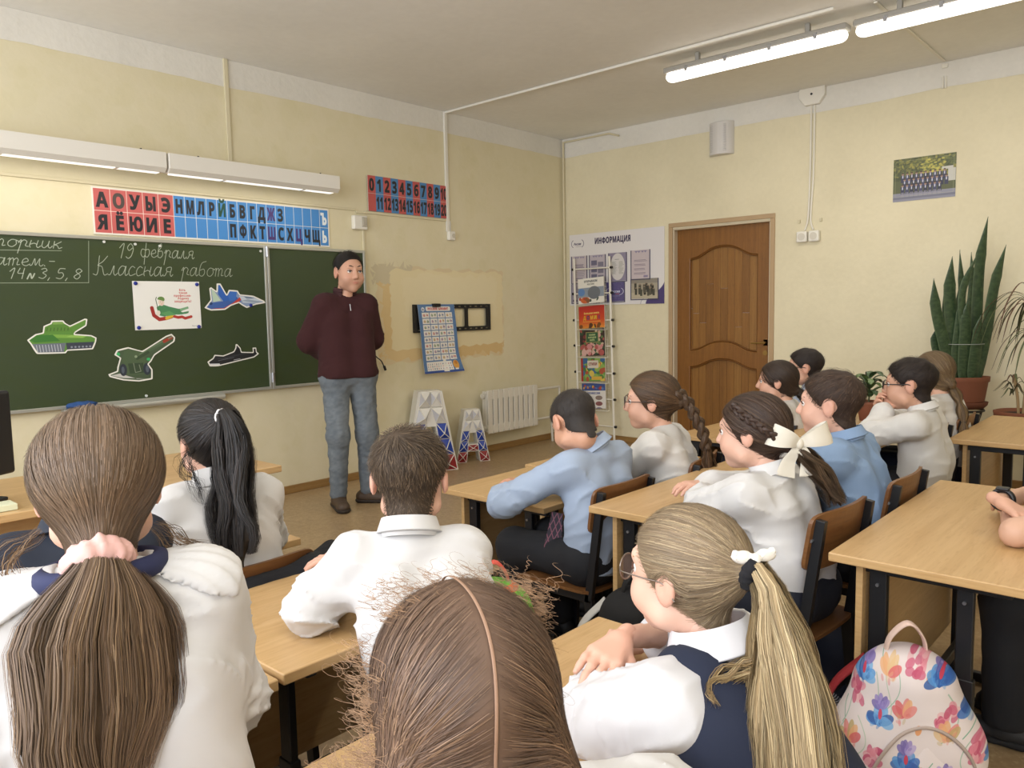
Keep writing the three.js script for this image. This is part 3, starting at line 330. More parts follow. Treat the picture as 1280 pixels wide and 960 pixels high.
// radiator
{
  const r = thing('radiator', 'white cast iron radiator of ten sections under the front wall', 'radiator', [-1.0, 0.2, 0.1]), iron = std(0xdedace, 0.4), n = 10, W = 0.715;
  for (let i = 0; i < n; i++) {
    const x = -W / 2 + (i + 0.5) * W / n, w = W / n, s = new THREE.Shape(), P = [[-0.46, 0.03], [-0.46, 0.36], [-0.4, 0.395], [0.4, 0.395], [0.46, 0.36], [0.46, 0.03], [0.4, 0.0], [-0.4, 0]];
    const q = [[-.5, .03], [-.5, .075], [-.38, .09], [-.38, .315], [-.5, .33], [-.5, .385], [-.42, .405], [.42, .405], [.5, .385], [.5, .33], [.38, .315], [.38, .09], [.5, .075], [.5, .03], [.42, .008], [-.42, .008]].map(([a, b]) => [a * w * 0.86, b]);
    const g = extrude(q, 0.012, 0.004); g.translate(x, 0, 0.045); const cols = [-0.2, 0.2].map((k) => { const c = new THREE.CapsuleGeometry(w * 0.2, 0.3, 4, 8); c.translate(x + k * w, 0.205, 0.02); return c; });
    part('section', [g, ...cols, rbox(w * 0.5, 0.385, 0.05, x, 0.205, -0.01, 0.01)], iron, r);
  }
  for (const y of [0.05, 0.355]) part('end_plug', [rod([-W / 2 - 0.012, y, 0.0], [-W / 2 + 0.01, y, 0.0], 0.025, 14), rod([-W / 2 - 0.02, y, 0], [-W / 2, y, 0], 0.012, 8)], iron, r);
  part('pipe', [...pipePath([[W / 2 - 0.01, 0.35, 0], [0.775, 0.35, 0], [0.775, -0.02, 0], [0.745, -0.08, 0.01], [0.745, -0.2, 0.01]], 0.013)], iron, r);
  part('pipe', [...pipePath([[W / 2 - 0.01, 0.05, 0], [0.64, 0.05, 0], [0.64, -0.2, 0.01]], 0.013)], iron, r);
  for (const x of [-0.2, 0.2]) part('wall_hook', rbox(0.02, 0.02, 0.07, x, 0.1, -0.062), iron, r);
}
// two faceted letters А in the colours of the flag
function flagLetter(x, z, yaw, H, label) {
  const o = thing('faceted_letter', label, 'decoration', [x, 0, z], yaw, 'faceted letters by the wall'); seed = 33 + Math.round(H * 100); o.rotation.x = 0;
  const k = H / 0.5, D = 0.16 * k, P = (u, v) => [u * k, v * k];
  // outline of a sturdy A: half widths at heights
  const white = std(0xe2e0d8, 0.5), blue = std(0x1f3f9c, 0.4), red = std(0x8e2328, 0.45), silver = std(0xc9cad0, 0.4), seam = std(0xe9e6dc, 0.5);
  const out = [[-0.165, 0], [-0.07, 0], [-0.055, 0.1], [0.055, 0.1], [0.07, 0], [0.165, 0], [0.075, 0.5], [-0.075, 0.5]].map(([a, b]) => P(a, b)), hole = [[-0.028, 0.28], [-0.048, 0.17], [0.048, 0.17], [0.028, 0.28]].map(([a, b]) => P(a, b));
  const body = extrude(out.map((p) => [...p]), D - 0.03 * k, 0, [hole]); body.translate(0, 0, -D / 2); part('body', body, white, o);
  // facets: rings of points on the front, each facet a small pyramid side
  const rows = [[0.5, 0.06, 0], [0.4, 0.075, 0], [0.3, 0.1, 0.03], [0.2, 0.12, 0.046], [0.1, 0.145, 0.055], [0.0, 0.163, 0.07]], quads = [];
  for (let i = 0; i < 5; i++) { const [y0, w0, h0] = rows[i], [y1, w1, h1] = rows[i + 1]; for (const s of [-1, 1]) quads.push([[s * h0, y0], [s * w0, y0], [s * w1, y1], [s * h1, y1], i]); }
  quads.push([[-0.052, 0.165], [0.052, 0.165], [0.055, 0.105], [-0.055, 0.105], 3.5]);
  const f = D / 2 - 0.03 * k;
  for (const [a, b, c, d, i] of quads) {
    const m = [(a[0] + b[0] + c[0] + d[0]) / 4 + rnd(-0.012, 0.012), (a[1] + b[1] + c[1] + d[1]) / 4 + rnd(-0.02, 0.02)], ap = V(m[0] * k, m[1] * k, f + rnd(0.012, 0.034) * k), q = [a, b, c, d].map((p) => V(p[0] * k, p[1] * k, f + 0.001));
    for (let j = 0; j < 4; j++) { const A = q[j], B = q[(j + 1) % 4]; if (A.distanceTo(B) < 0.004) continue; const g = new THREE.BufferGeometry(), n = B.clone().sub(A).cross(ap.clone().sub(A)), w = n.z > 0 ? [A, B, ap] : [B, A, ap], lo = w.map((p) => p.clone().setZ(f - 0.01)); g.setAttribute('position', new THREE.Float32BufferAttribute([...w, w[1], w[0], lo[0], lo[1], w[1], lo[0]].flatMap((p) => [p.x, p.y, p.z]), 3)); g.computeVertexNormals(); part('facet', g, i < 2 ? (j % 2 ? silver : white) : i < 3.2 ? blue : red, o); }
    part('seam', q.map((p, j) => rod([p.x, p.y, p.z], [q[(j + 1) % 4].x + 1e-4, q[(j + 1) % 4].y, q[(j + 1) % 4].z], 0.0035 * k, 5)).concat(q.map((p) => rod([p.x, p.y, p.z], [ap.x, ap.y, ap.z], 0.003 * k, 5))), seam, o);
  }
  return o;
}
flagLetter(-1.62, 0.2, -0.5, 0.47, 'smaller faceted white, blue and red letter A on the floor near the radiator');
flagLetter(-2.12, 0.2, -0.5, 0.68, 'larger faceted white and blue letter A behind the short-haired boy');

// ---------------------------------------------------------------- things on the door wall
const onRight = (o, z, y, x) => { o.position.set(x, y, z); o.rotation.y = -Math.PI / 2; return o; };   // +z of the print turns to -x
{
  const P2 = '#4b3f73', t = canvasTex(1024, 656, (c, w, h) => {
    c.fillStyle = '#e3e0e0'; c.fillRect(0, 0, w, h); cond(c, 'ИНФОРМАЦИЯ', w * 0.475, 100, 74, '#3a3454', 0.72); c.strokeStyle = '#4b4666'; c.lineWidth = 5; c.beginPath(); c.arc(60, 85, 36, 2, 4.3); c.stroke(); c.beginPath(); c.arc(130, 85, 36, -1.2, 1.2); c.stroke(); c.save(); c.transform(1, 0, -0.2, 1, 0, 0); cond(c, 'Россия', 112, 98, 30, '#4b4666', 0.8); c.restore(); c.lineWidth = 2; c.beginPath(); c.moveTo(70, 112); c.lineTo(140, 112); c.stroke();
    c.fillStyle = P2; c.beginPath(); c.moveTo(w, 470); c.quadraticCurveTo(w - 20, 520, w - 90, 560); c.quadraticCurveTo(w - 180, 600, w - 190, h); c.lineTo(w, h); c.fill(); c.strokeStyle = '#5a5080'; c.lineWidth = 3; c.beginPath(); c.arc(w - 190, h, 50, Math.PI, 4.8); c.stroke();
  });
  const b = thing('notice_board', 'white notice board with eight sheets and a dark heading beside the door', 'notice board'); onRight(b, 0.651, 1.745, -0.006);
  const [g, m] = sheetBox(1.13, 0.725, 0.005, t); part('panel', g, m, b);
  const pocket = new THREE.MeshPhysicalMaterial({ color: 0xffffff, roughness: 0.08, transmission: 1, thickness: 0 });
  const atlas = canvasTex(1024, 700, (c, w, h) => {
    seed = 77; const cw = 256; const frame = (x, y, W, H, bg) => { c.fillStyle = bg; c.fillRect(x, y, W, H); }; const lines = (x, y, W, n, gap, col, hh = 5) => { for (let i = 0; i < n; i++) { c.fillStyle = col; c.fillRect(x + rnd(0, 14), y + i * gap, W - rnd(0, 40), hh); } }; const cloud = (x, y) => { c.fillStyle = '#8f88a6'; for (const q of [-60, -20, 30, 70]) { c.beginPath(); c.moveTo(x + q - 24, y); c.lineTo(x + q, y + 26); c.lineTo(x + q + 24, y); c.fill(); } };
    frame(0, 0, cw, 350, '#c3b9bd'); cloud(128, 10); lines(50, 110, 160, 3, 18, '#6e647c', 8); lines(40, 190, 180, 6, 16, '#857b90', 4); lines(40, 290, 180, 2, 18, '#5d5470', 8);
    frame(256, 0, cw, 350, '#bdb4bd'); cloud(384, 10); for (let r = 0; r < 3; r++) { c.fillStyle = '#6b6880'; c.fillRect(280, 70 + r * 88, 96, 62); c.fillStyle = '#7f7b8c'; c.fillRect(392, 92 + r * 84, 92, 60); lines(280, 136 + r * 88, 90, 2, 8, '#8a8296', 3); }
    frame(512, 0, cw, 350, '#9089a0'); c.fillStyle = '#d6d2d0'; c.beginPath(); c.ellipse(640, 175, 108, 168, 0, 0, 7); c.fill(); lines(590, 80, 90, 1, 10, '#666', 5); lines(552, 110, 80, 16, 10, '#9a9c94', 4); lines(650, 110, 80, 16, 10, '#9a9c94', 4); c.fillStyle = '#7d758f'; c.beginPath(); c.moveTo(512, 350); c.lineTo(560, 350); c.lineTo(512, 280); c.fill();
    frame(768, 0, cw, 350, '#c8bcc0'); cloud(896, 10); for (let i = 0; i < 4; i++) lines(800, 120 + i * 52, 190, 2, 14, '#766a80', 5); c.fillStyle = '#8f86a2'; c.fillRect(940, 310, 60, 26);
    frame(0, 350, cw, 350, '#b0a9b8'); lines(30, 400, 180, 12, 20, '#6d657c', 6); c.fillStyle = '#3d3556'; c.fillRect(20, 640, 110, 40);
    frame(256, 350, cw, 350, '#b8b0bc'); lines(290, 400, 180, 12, 20, '#6d657c', 6);
    frame(512, 350, cw, 350, '#5b5484'); for (let i = 0; i < 60; i++) { c.fillStyle = 'rgba(200,200,225,0.5)'; c.fillRect(512 + rnd(cw), 350 + rnd(350), 4, 6); } c.strokeStyle = '#c5c8dc'; c.lineWidth = 9; c.beginPath(); c.arc(586, 520, 66, 1.7, 4.2); c.stroke(); c.beginPath(); c.arc(690, 520, 66, -1, 1.4); c.stroke(); c.save(); c.transform(1, 0, -0.15, 1, 85, 0); cond(c, 'Россия', 640, 540, 60, '#ccd0e2', 0.62); c.restore(); c.fillStyle = '#b56a6a'; c.fillRect(650, 560, 50, 12); lines(560, 600, 150, 1, 10, '#9a96b8', 6);
    frame(768, 350, cw, 350, '#a9a18f'); c.fillStyle = '#8f8a80'; c.fillRect(768, 350, cw, 80); c.fillStyle = '#b9b09a'; c.fillRect(768, 590, cw, 110); for (let i = 0; i < 22; i++) { const x = 790 + rnd(210), y = 430 + rnd(120); c.fillStyle = ['#3d3d38', '#4a4a42', '#2e2f2c', '#5a564c'][i % 4]; c.fillRect(x - 10, y, 22, 110); c.fillStyle = '#8f7f6e'; c.beginPath(); c.arc(x, y - 8, 10, 0, 7); c.fill(); }
  });
  const rects = [[-0.44, 0.0, 0.19, 0.275, 0, 0], [-0.21, 0.0, 0.19, 0.275, 1, 0], [0.035, 0.005, 0.205, 0.275, 2, 0], [0.3, 0.015, 0.205, 0.275, 3, 0], [-0.47, -0.245, 0.13, 0.19, 0, 1], [-0.29, -0.245, 0.19, 0.19, 1, 1], [0.0, -0.24, 0.225, 0.19, 2, 1], [0.345, -0.22, 0.3, 0.195, 3, 1]];
  for (const [x, y0, w, h, i, r] of rects) { const g = new THREE.BoxGeometry(w, h, 0.0015), uv = g.attributes.uv; for (let k = 0; k < uv.count; k++) uv.setXY(k, (i + uv.getX(k)) / 4, (1 - r) / 2 + uv.getY(k) / 2); g.translate(x, y0 + 0.005, 0.004); part('sheet', g, printMat(atlas, 0.3), b); part('pocket_edge', [span(x - w / 2 - 0.008, x - w / 2, y0 - h / 2 - 0.002, y0 + h / 2 + 0.005, 0.002, 0.009, 0.001), span(x + w / 2, x + w / 2 + 0.008, y0 - h / 2 - 0.002, y0 + h / 2 + 0.005, 0.002, 0.009, 0.001), span(x - w / 2 - 0.008, x + w / 2 + 0.008, y0 - h / 2 - 0.006, y0 - h / 2 + 0.002, 0.002, 0.009, 0.001)], std(0x4a4660, 0.3), b); }
}
{ // class photograph
  const t = canvasTex(512, 384, (c, w, h) => {
    seed = 19; c.fillStyle = '#5c6140'; c.fillRect(0, 0, w, h); for (let i = 0; i < 500; i++) { c.fillStyle = ['#6f7a45', '#4a5234', '#8c8a48', '#3f472e', '#b3a94e'][Math.floor(rnd(5))]; c.globalAlpha = 0.5; c.beginPath(); c.ellipse(rnd(w), rnd(190), rnd(6, 22), rnd(4, 14), rnd(3), 0, 7); c.fill(); } c.fillStyle = '#d9cf62'; for (let i = 0; i < 70; i++) { c.beginPath(); c.ellipse(rnd(230, 430), rnd(30, 150), 12, 8, 0, 0, 7); c.fill(); } c.globalAlpha = 1; c.fillStyle = '#c9c8c0'; c.fillRect(400, 110, 90, 25); c.fillRect(450, 130, 60, 110);
    c.fillStyle = '#8f90a0'; c.fillRect(0, 310, w, 74); c.fillStyle = '#777889'; c.fillRect(0, 345, w, 20);
    for (let r = 0; r < 3; r++) for (let i = 0; i < 10 - (r === 2 ? 1 : 0); i++) { const x = 80 + i * 38 + (r % 2) * 16, y = 150 + r * 52; c.fillStyle = ['#3b3d58', '#474a68', '#32344a'][i % 3]; c.fillRect(x - 15, y, 31, 66); c.fillStyle = '#c8cad8'; c.fillRect(x - 5, y + 2, 10, 24); c.fillStyle = '#ad8f80'; c.beginPath(); c.arc(x, y - 9, 10, 0, 7); c.fill(); c.fillStyle = '#4c3b30'; c.beginPath(); c.arc(x, y - 13, 10, 3, 6.4); c.fill(); if (r === 2) { c.fillStyle = '#9a98a6'; c.fillRect(x - 9, y + 50, 7, 42); c.fillRect(x + 3, y + 50, 7, 42); } }
    c.strokeStyle = 'rgba(190,190,150,0.5)'; c.lineWidth = 3; c.strokeRect(18, 22, w - 36, h - 66);
  });
  const [g, m] = sheetBox(0.428, 0.318, 0.003, t); onRight(solo('class_photograph', g, m, 'framed-edge group photograph of rows of people pinned to the cream wall', 'photograph'), 3.441, 2.274, -0.003);
}
{ // loudspeaker, ceiling box, cables, sockets, hook
  const s = thing('wall_speaker', 'white rounded wall speaker high above the door', 'speaker', [0, 2.815, 1.797], -Math.PI / 2); const sh = new THREE.Shape(); sh.moveTo(-0.11, 0); sh.quadraticCurveTo(-0.1, 0.075, 0, 0.085); sh.quadraticCurveTo(0.1, 0.075, 0.11, 0); sh.closePath();
  const g = new THREE.ExtrudeGeometry(sh, { depth: 0.27, bevelEnabled: true, bevelSize: 0.006, bevelThickness: 0.006, bevelSegments: 2, curveSegments: 12 }); g.translate(0, 0, -0.135); g.rotateX(Math.PI / 2); g.scale(1, 1, 1); part('cabinet', g, std(0xd6d3cf, 0.5), s); const gr = []; for (let i = -9; i <= 9; i++) gr.push(rbox(0.15, 0.004, 0.006, 0, i * 0.0125, 0.078, 0.001)); part('grille', gr, std(0xc2bfbb, 0.6), s);
  const b = thing('ceiling_junction_box', 'white cut-cornered junction box under the ceiling edge', 'junction box', [0, 3.02, 2.6], -Math.PI / 2); const q = extrude([[-0.1, 0.068], [0.1, 0.068], [0.1, 0], [0.055, -0.06], [-0.055, -0.06], [-0.1, 0]], 0.04, 0.004); part('cover', q, M.plasticWhite, b); part('screw', rod([0, 0.02, 0.043], [0, 0.02, 0.048], 0.009, 12), M.blackMatte, b);
  const c = thing('surface_cable', 'pair of white cables running down the cream wall to the sockets', 'cable', [0, 2, 2.6]); part('cord', tube([[-0.009, 0.96, -0.012], [-0.009, 0.4, -0.014], [-0.009, 0.02, -0.03], [-0.009, -0.04, -0.05]], 0.008, 30), M.wireWhite, c); part('cord', tube([[-0.009, 0.96, 0.016], [-0.009, 0.4, 0.014], [-0.009, 0.02, 0.0], [-0.009, -0.04, 0.02]], 0.008, 30), M.wireWhite, c); for (const y of [0.035]) part('cable_clip', [rbox(0.014, 0.03, 0.02, -0.008, y, -0.1, 0.004), rbox(0.014, 0.03, 0.02, -0.008, y, 0.08, 0.004)], M.offWhite, c);
  const d = thing('wall_socket', 'double white surface socket on the cream wall beside the door', 'socket', [0, 1.905, 2.585], -Math.PI / 2); for (const x of [-0.05, 0.05]) { const o = part('outlet', rbox(0.088, 0.09, 0.045, x, 0, 0.024, 0.012, 'x', 2), M.plasticWhite, d); part('face', rod([x, 0, 0.046], [x, 0, 0.05], 0.03, 20), std(0xd5d0c2, 0.5), d); }
  solo('cable_stub', [rod([-0.008, 2.985, 3.55], [-0.008, 2.9, 3.55], 0.007), rod([-0.008, 2.985, 3.57], [-0.008, 2.9, 3.57], 0.007), rbox(0.012, 0.03, 0.04, -0.006, 3.06, 3.56)], M.wireWhite, 'short white cable stub under the ceiling above the class photograph', 'cable');
  solo('ceiling_cable', [span(-1.58, -0.05, RH - 0.012, RH - 0.002, 3.555, 3.575, 0.002)], M.wireWhite, 'thin white cable duct crossing the ceiling to the lamps', 'cable duct');
  solo('corner_pipe', [rod([-0.025, 0.06, 0.03], [-0.025, RH - 0.03, 0.03], 0.011, 10), ...pipePath([[-0.025, RH - 0.035, 0.03], [-0.025, RH - 0.035, 0.6], [-0.025, RH - 0.075, 0.72]], 0.009)], M.offWhite, 'thin cream pipe up the corner of the room', 'pipe');
}
// ceiling battens; the row by the door wall is in view, the other rows hang beyond the frame
const diffGlow = new THREE.MeshStandardMaterial({ color: 0xffffff, roughness: 0.4, emissive: 0xfff8ec, emissiveIntensity: 6 });
function batten(x, z0, z1, label) {
  const y = RH - 0.115, l = thing('ceiling_light', label, 'ceiling light', [x, y, (z0 + z1) / 2], 0, 'ceiling lights'), L = z1 - z0;
  part('housing', [rbox(0.1, 0.04, L - 0.01, 0, 0.03, 0, 0.012), rbox(0.03, 0.06, 0.03, 0, 0.08, -L * 0.3, 0.004), rbox(0.03, 0.06, 0.03, 0, 0.08, L * 0.3, 0.004)], std(0x9d9a92, 0.5), l);
  const g = new THREE.CapsuleGeometry(0.048, L - 0.12, 6, 20); g.rotateX(Math.PI / 2); g.scale(1, 0.8, 1); g.translate(0, -0.012, 0); part('diffuser_light', g, diffGlow, l);
  part('clip', [-0.35, -0.12, 0.12, 0.35].flatMap((k) => [-1, 1].map((s) => rbox(0.008, 0.035, 0.022, s * 0.052, 0.01, k * L, 0.002))), M.steel, l);
  const r = new THREE.RectAreaLight(LAMP_COLOR, LAMP_NITS, 0.1, L - 0.06); r.position.set(x, y - 0.056, (z0 + z1) / 2); r.rotation.x = -Math.PI / 2; r.name = 'batten_tube_light'; r.castShadow = true; scene.add(r);
}
batten(-1.51, 2.13, 3.40, 'glowing ceiling batten above the door side desks, end nearest the door'); batten(-1.51, 3.425, 4.695, 'glowing ceiling batten joined to the end of the one by the door');
for (const x of [-3.75, -6.2]) { batten(x, 2.6, 3.87, 'ceiling batten over the ' + (x > -5 ? 'middle' : 'window') + ' desks, front one'); batten(x, 4.6, 5.87, 'ceiling batten over the ' + (x > -5 ? 'middle' : 'window') + ' desks, back one'); }
// ---------------------------------------------------------------- desks and chairs
const parts = (name, list, m, parent) => list.map((g) => part(name, g, m, parent));
function desk(h, x0, x1, z0, z1, label, o = {}) {               // z0 is the edge towards the chalkboard
  const cx = (x0 + x1) / 2, cz = (z0 + z1) / 2, d = thing('school_desk', label, 'desk', [cx, 0, cz], o.turn || 0, 'school desks'), W = (x1 - x0) / 2, D = (z1 - z0) / 2, t = 0.024;
  const g = rbox(2 * W, t, 2 * D, 0, h - t / 2, 0, 0.004), uv = g.attributes.uv, a = rnd(), b = rnd(); for (let i = 0; i < uv.count; i++) uv.setXY(i, uv.getX(i) + a, uv.getY(i) + b); part('desktop', g, M.beech, d);
  part('modesty_panel', rbox(2 * W - 0.13, h - t - 0.19, 0.018, 0, (h - t + 0.17) / 2 + 0.005, -D + 0.06, 0.002), M.beech, d);
  for (const s of [-1, 1]) {
    const x = s * (W - 0.1);
    part('leg', [rbox(0.026, h - t - 0.02, 0.045, x, (h - t) / 2 + 0.01, -D + 0.1, 0.004)], M.black, d); part('leg', [rbox(0.026, h * 0.55, 0.05, x, h * 0.28 + 0.02, D - 0.16, 0.004), rbox(0.02, h * 0.5, 0.04, x, h - t - h * 0.25, D - 0.16, 0.004)], M.black, d);
    parts('side_rail', [rbox(0.025, 0.035, 2 * D - 0.12, x, h - t - 0.02, 0, 0.004), rbox(0.026, 0.035, 2 * D - 0.06, x, 0.022, 0, 0.006)], M.black, d);
    parts('foot', [rod([x, 0, -D + 0.06], [x, 0.012, -D + 0.06], 0.016), rod([x, 0, D - 0.06], [x, 0.012, D - 0.06], 0.016)], M.blackMatte, d);
    parts('bolt', [rod([x - 0.014, h - 0.09, D - 0.16], [x - 0.019, h - 0.09, D - 0.16], 0.0045), rod([x - 0.014, h - 0.09, -D + 0.1], [x - 0.019, h - 0.09, -D + 0.1], 0.0045)], M.steel, d);
  }
  parts('crossbar', [rbox(2 * W - 0.2, 0.03, 0.02, 0, h - t - 0.018, D - 0.1, 0.003), rbox(2 * W - 0.2, 0.035, 0.022, 0, 0.16, -D + 0.12, 0.003)], M.black, d);
  return d;
}
seed = 2024;
desk(0.58, -4.252, -3.65, 2.665, 3.241, "narrow desk under the bowed boy's folded arms");
desk(0.58, -3.642, -2.95, 2.611, 3.208, 'desk of the girl with the long braid and round glasses');
desk(0.69, -4.458, -3.343, 3.607, 4.072, 'desk of the girl with the large white bow');
desk(0.69, -4.467, -3.353, 4.397, 4.861, 'wide desk beside the flowered backpack');
desk(0.62, -2.633, -1.45, 2.848, 3.36, 'desk in front of the wooden door');
desk(0.70, -2.735, -1.64, 3.53, 4.006, 'desk of the boy who props his chin on his hand');
desk(0.70, -2.425, -1.43, 4.207, 4.68, 'empty desk in front of the potted plants');
desk(0.66, -5.752, -5.14, 3.323, 3.848, "narrow desk under the elbow of the boy in the white shirt");
desk(0.655, -6.355, -5.762, 3.323, 3.848, 'narrow desk of the girl with the pink scrunchie');
desk(0.66, -6.306, -5.14, 4.139, 4.625, 'desk of the blonde girl with the puffed sleeves');
desk(0.62, -6.1, -5.142, 2.47, 2.96, 'desk of the girl with the long black ponytail');
{ // the teacher's table with drawers end
  const t = thing('teachers_table', "long beech teacher's table before the chalkboard with a monitor on it", 'table', [-5.55, 0, 1.95]);
  part('tabletop', rbox(1.52, 0.028, 0.66, 0, 0.706, 0, 0.004), M.beech, t); part('side_panel', rbox(0.022, 0.69, 0.58, 0.66, 0.345, 0, 0.003, 'y'), M.beech, t); part('side_panel', rbox(0.022, 0.69, 0.58, -0.7, 0.345, 0, 0.003, 'y'), M.beech, t); part('modesty_panel', rbox(1.34, 0.45, 0.018, -0.02, 0.45, 0.18, 0.003), M.beech, t);
}
function chair(x, z, label, o = {}) {
  const h = o.h || 0.38, c = thing('school_chair', label, 'chair', [x, 0, z], o.turn || 0, 'school chairs'), sc = o.s || 1; c.scale.x = sc;
  // faces -z; plywood seat with a rolled front, curved plywood back
  const seat = new THREE.PlaneGeometry(0.37, 0.36, 10, 10); const bend = (g, f) => { const p = g.attributes.position; for (let i = 0; i < p.count; i++) p.setXYZ(i, ...f(p.getX(i), p.getY(i), p.getZ(i))); g.computeVertexNormals(); return g; };
  const ply = (w, d, f, r) => { const g = new RoundedBoxGeometry(w, d, 0.011, 2, 0.004); const s = new THREE.Shape(), a = w / 2, b = d / 2; s.moveTo(-a + r, -b); s.lineTo(a - r, -b); s.quadraticCurveTo(a, -b, a, -b + r); s.lineTo(a, b - r); s.quadraticCurveTo(a, b, a - r, b); s.lineTo(-a + r, b); s.quadraticCurveTo(-a, b, -a, b - r); s.lineTo(-a, -b + r); s.quadraticCurveTo(-a, -b, -a + r, -b);
    const n = 14, pos = [], uv = [], idx = [], lim = (u) => 1; for (let k = 0; k < 2; k++) for (let i = 0; i <= n; i++) for (let j = 0; j <= n; j++) { const u = i / n * 2 - 1, v = j / n * 2 - 1, m = Math.max(Math.abs(u), Math.abs(v)), q = Math.pow(Math.pow(Math.abs(u), 8) + Math.pow(Math.abs(v), 8), 1 / 8), sgl = m > 0 ? m / q : 1; const X = u * sgl * a, Y = v * sgl * b, P = f(X, Y, k ? 0.011 : 0); pos.push(...P); uv.push(X, Y); }
    const N = n + 1, O = N * N; for (let i = 0; i < n; i++) for (let j = 0; j < n; j++) { const A = i * N + j, B = A + N; idx.push(A, A + 1, B, B, A + 1, B + 1, O + A, O + B, O + A + 1, O + B, O + B + 1, O + A + 1); } const edge = []; for (let j = 0; j < n; j++) edge.push([j, j + 1], [(n) * N + j + 1, n * N + j]); for (let i = 0; i < n; i++) edge.push([(i + 1) * N, i * N], [i * N + n, (i + 1) * N + n]); for (const [p, q] of edge) idx.push(p, O + p, q, q, O + p, O + q);
    const G = new THREE.BufferGeometry(); G.setAttribute('position', new THREE.Float32BufferAttribute(pos, 3)); G.setAttribute('uv', new THREE.Float32BufferAttribute(uv, 2)); G.setIndex(idx); const flat = G.toNonIndexed(); flat.computeVertexNormals(); return flat; };
  part('seat', ply(0.37, 0.37, (X, Y, T) => { const f = Math.max(0, Y - 0.1) / 0.085; return [X, h - 0.012 + T - 0.022 * f * f - 0.006 * Math.cos(X * 9) * (Y < 0.1 ? 1 : 0.4), -Y]; }, 0.05), M.ply, c);
  part('backrest', ply(0.36, 0.17, (X, Y, T) => [X, h + 0.29 + Y, 0.215 + T + 0.026 * (1 - Math.pow(X / 0.18, 2)) + Y * 0.16 - 0.03], 0.05), M.ply, c);
  for (const s of [-1, 1]) {
    const x = s * 0.158;
    part('back_upright', [bar([x, 0.02, 0.2], [x, h * 0.9, 0.165], 0.02, 0.036, [0, 0, 1]), bar([x, h * 0.88, 0.165], [x, h + 0.36, 0.222], 0.02, 0.03, [0, 0, 1])], M.black, c); part('front_leg', bar([x, 0.02, -0.15], [x, h - 0.03, -0.13], 0.02, 0.036, [0, 0, 1]), M.black, c);
    parts('side_rail', [bar([x, h - 0.03, -0.16], [x, h - 0.03, 0.17], 0.02, 0.03), bar([x, 0.015, -0.2], [x, 0.015, 0.23], 0.022, 0.03)], M.black, c);
  }
  parts('crossbar', [bar([-0.158, h * 0.5, 0.18], [0.158, h * 0.5, 0.18], 0.02, 0.03), bar([-0.158, h - 0.05, -0.12], [0.158, h - 0.05, -0.12], 0.02, 0.03)], M.black, c);
  parts('bolt', [rod([-0.168, h + 0.3, 0.2], [-0.175, h + 0.3, 0.2], 0.005), rod([0.168, h + 0.3, 0.2], [0.175, h + 0.3, 0.2], 0.005)], M.steel, c);
  return c;
}
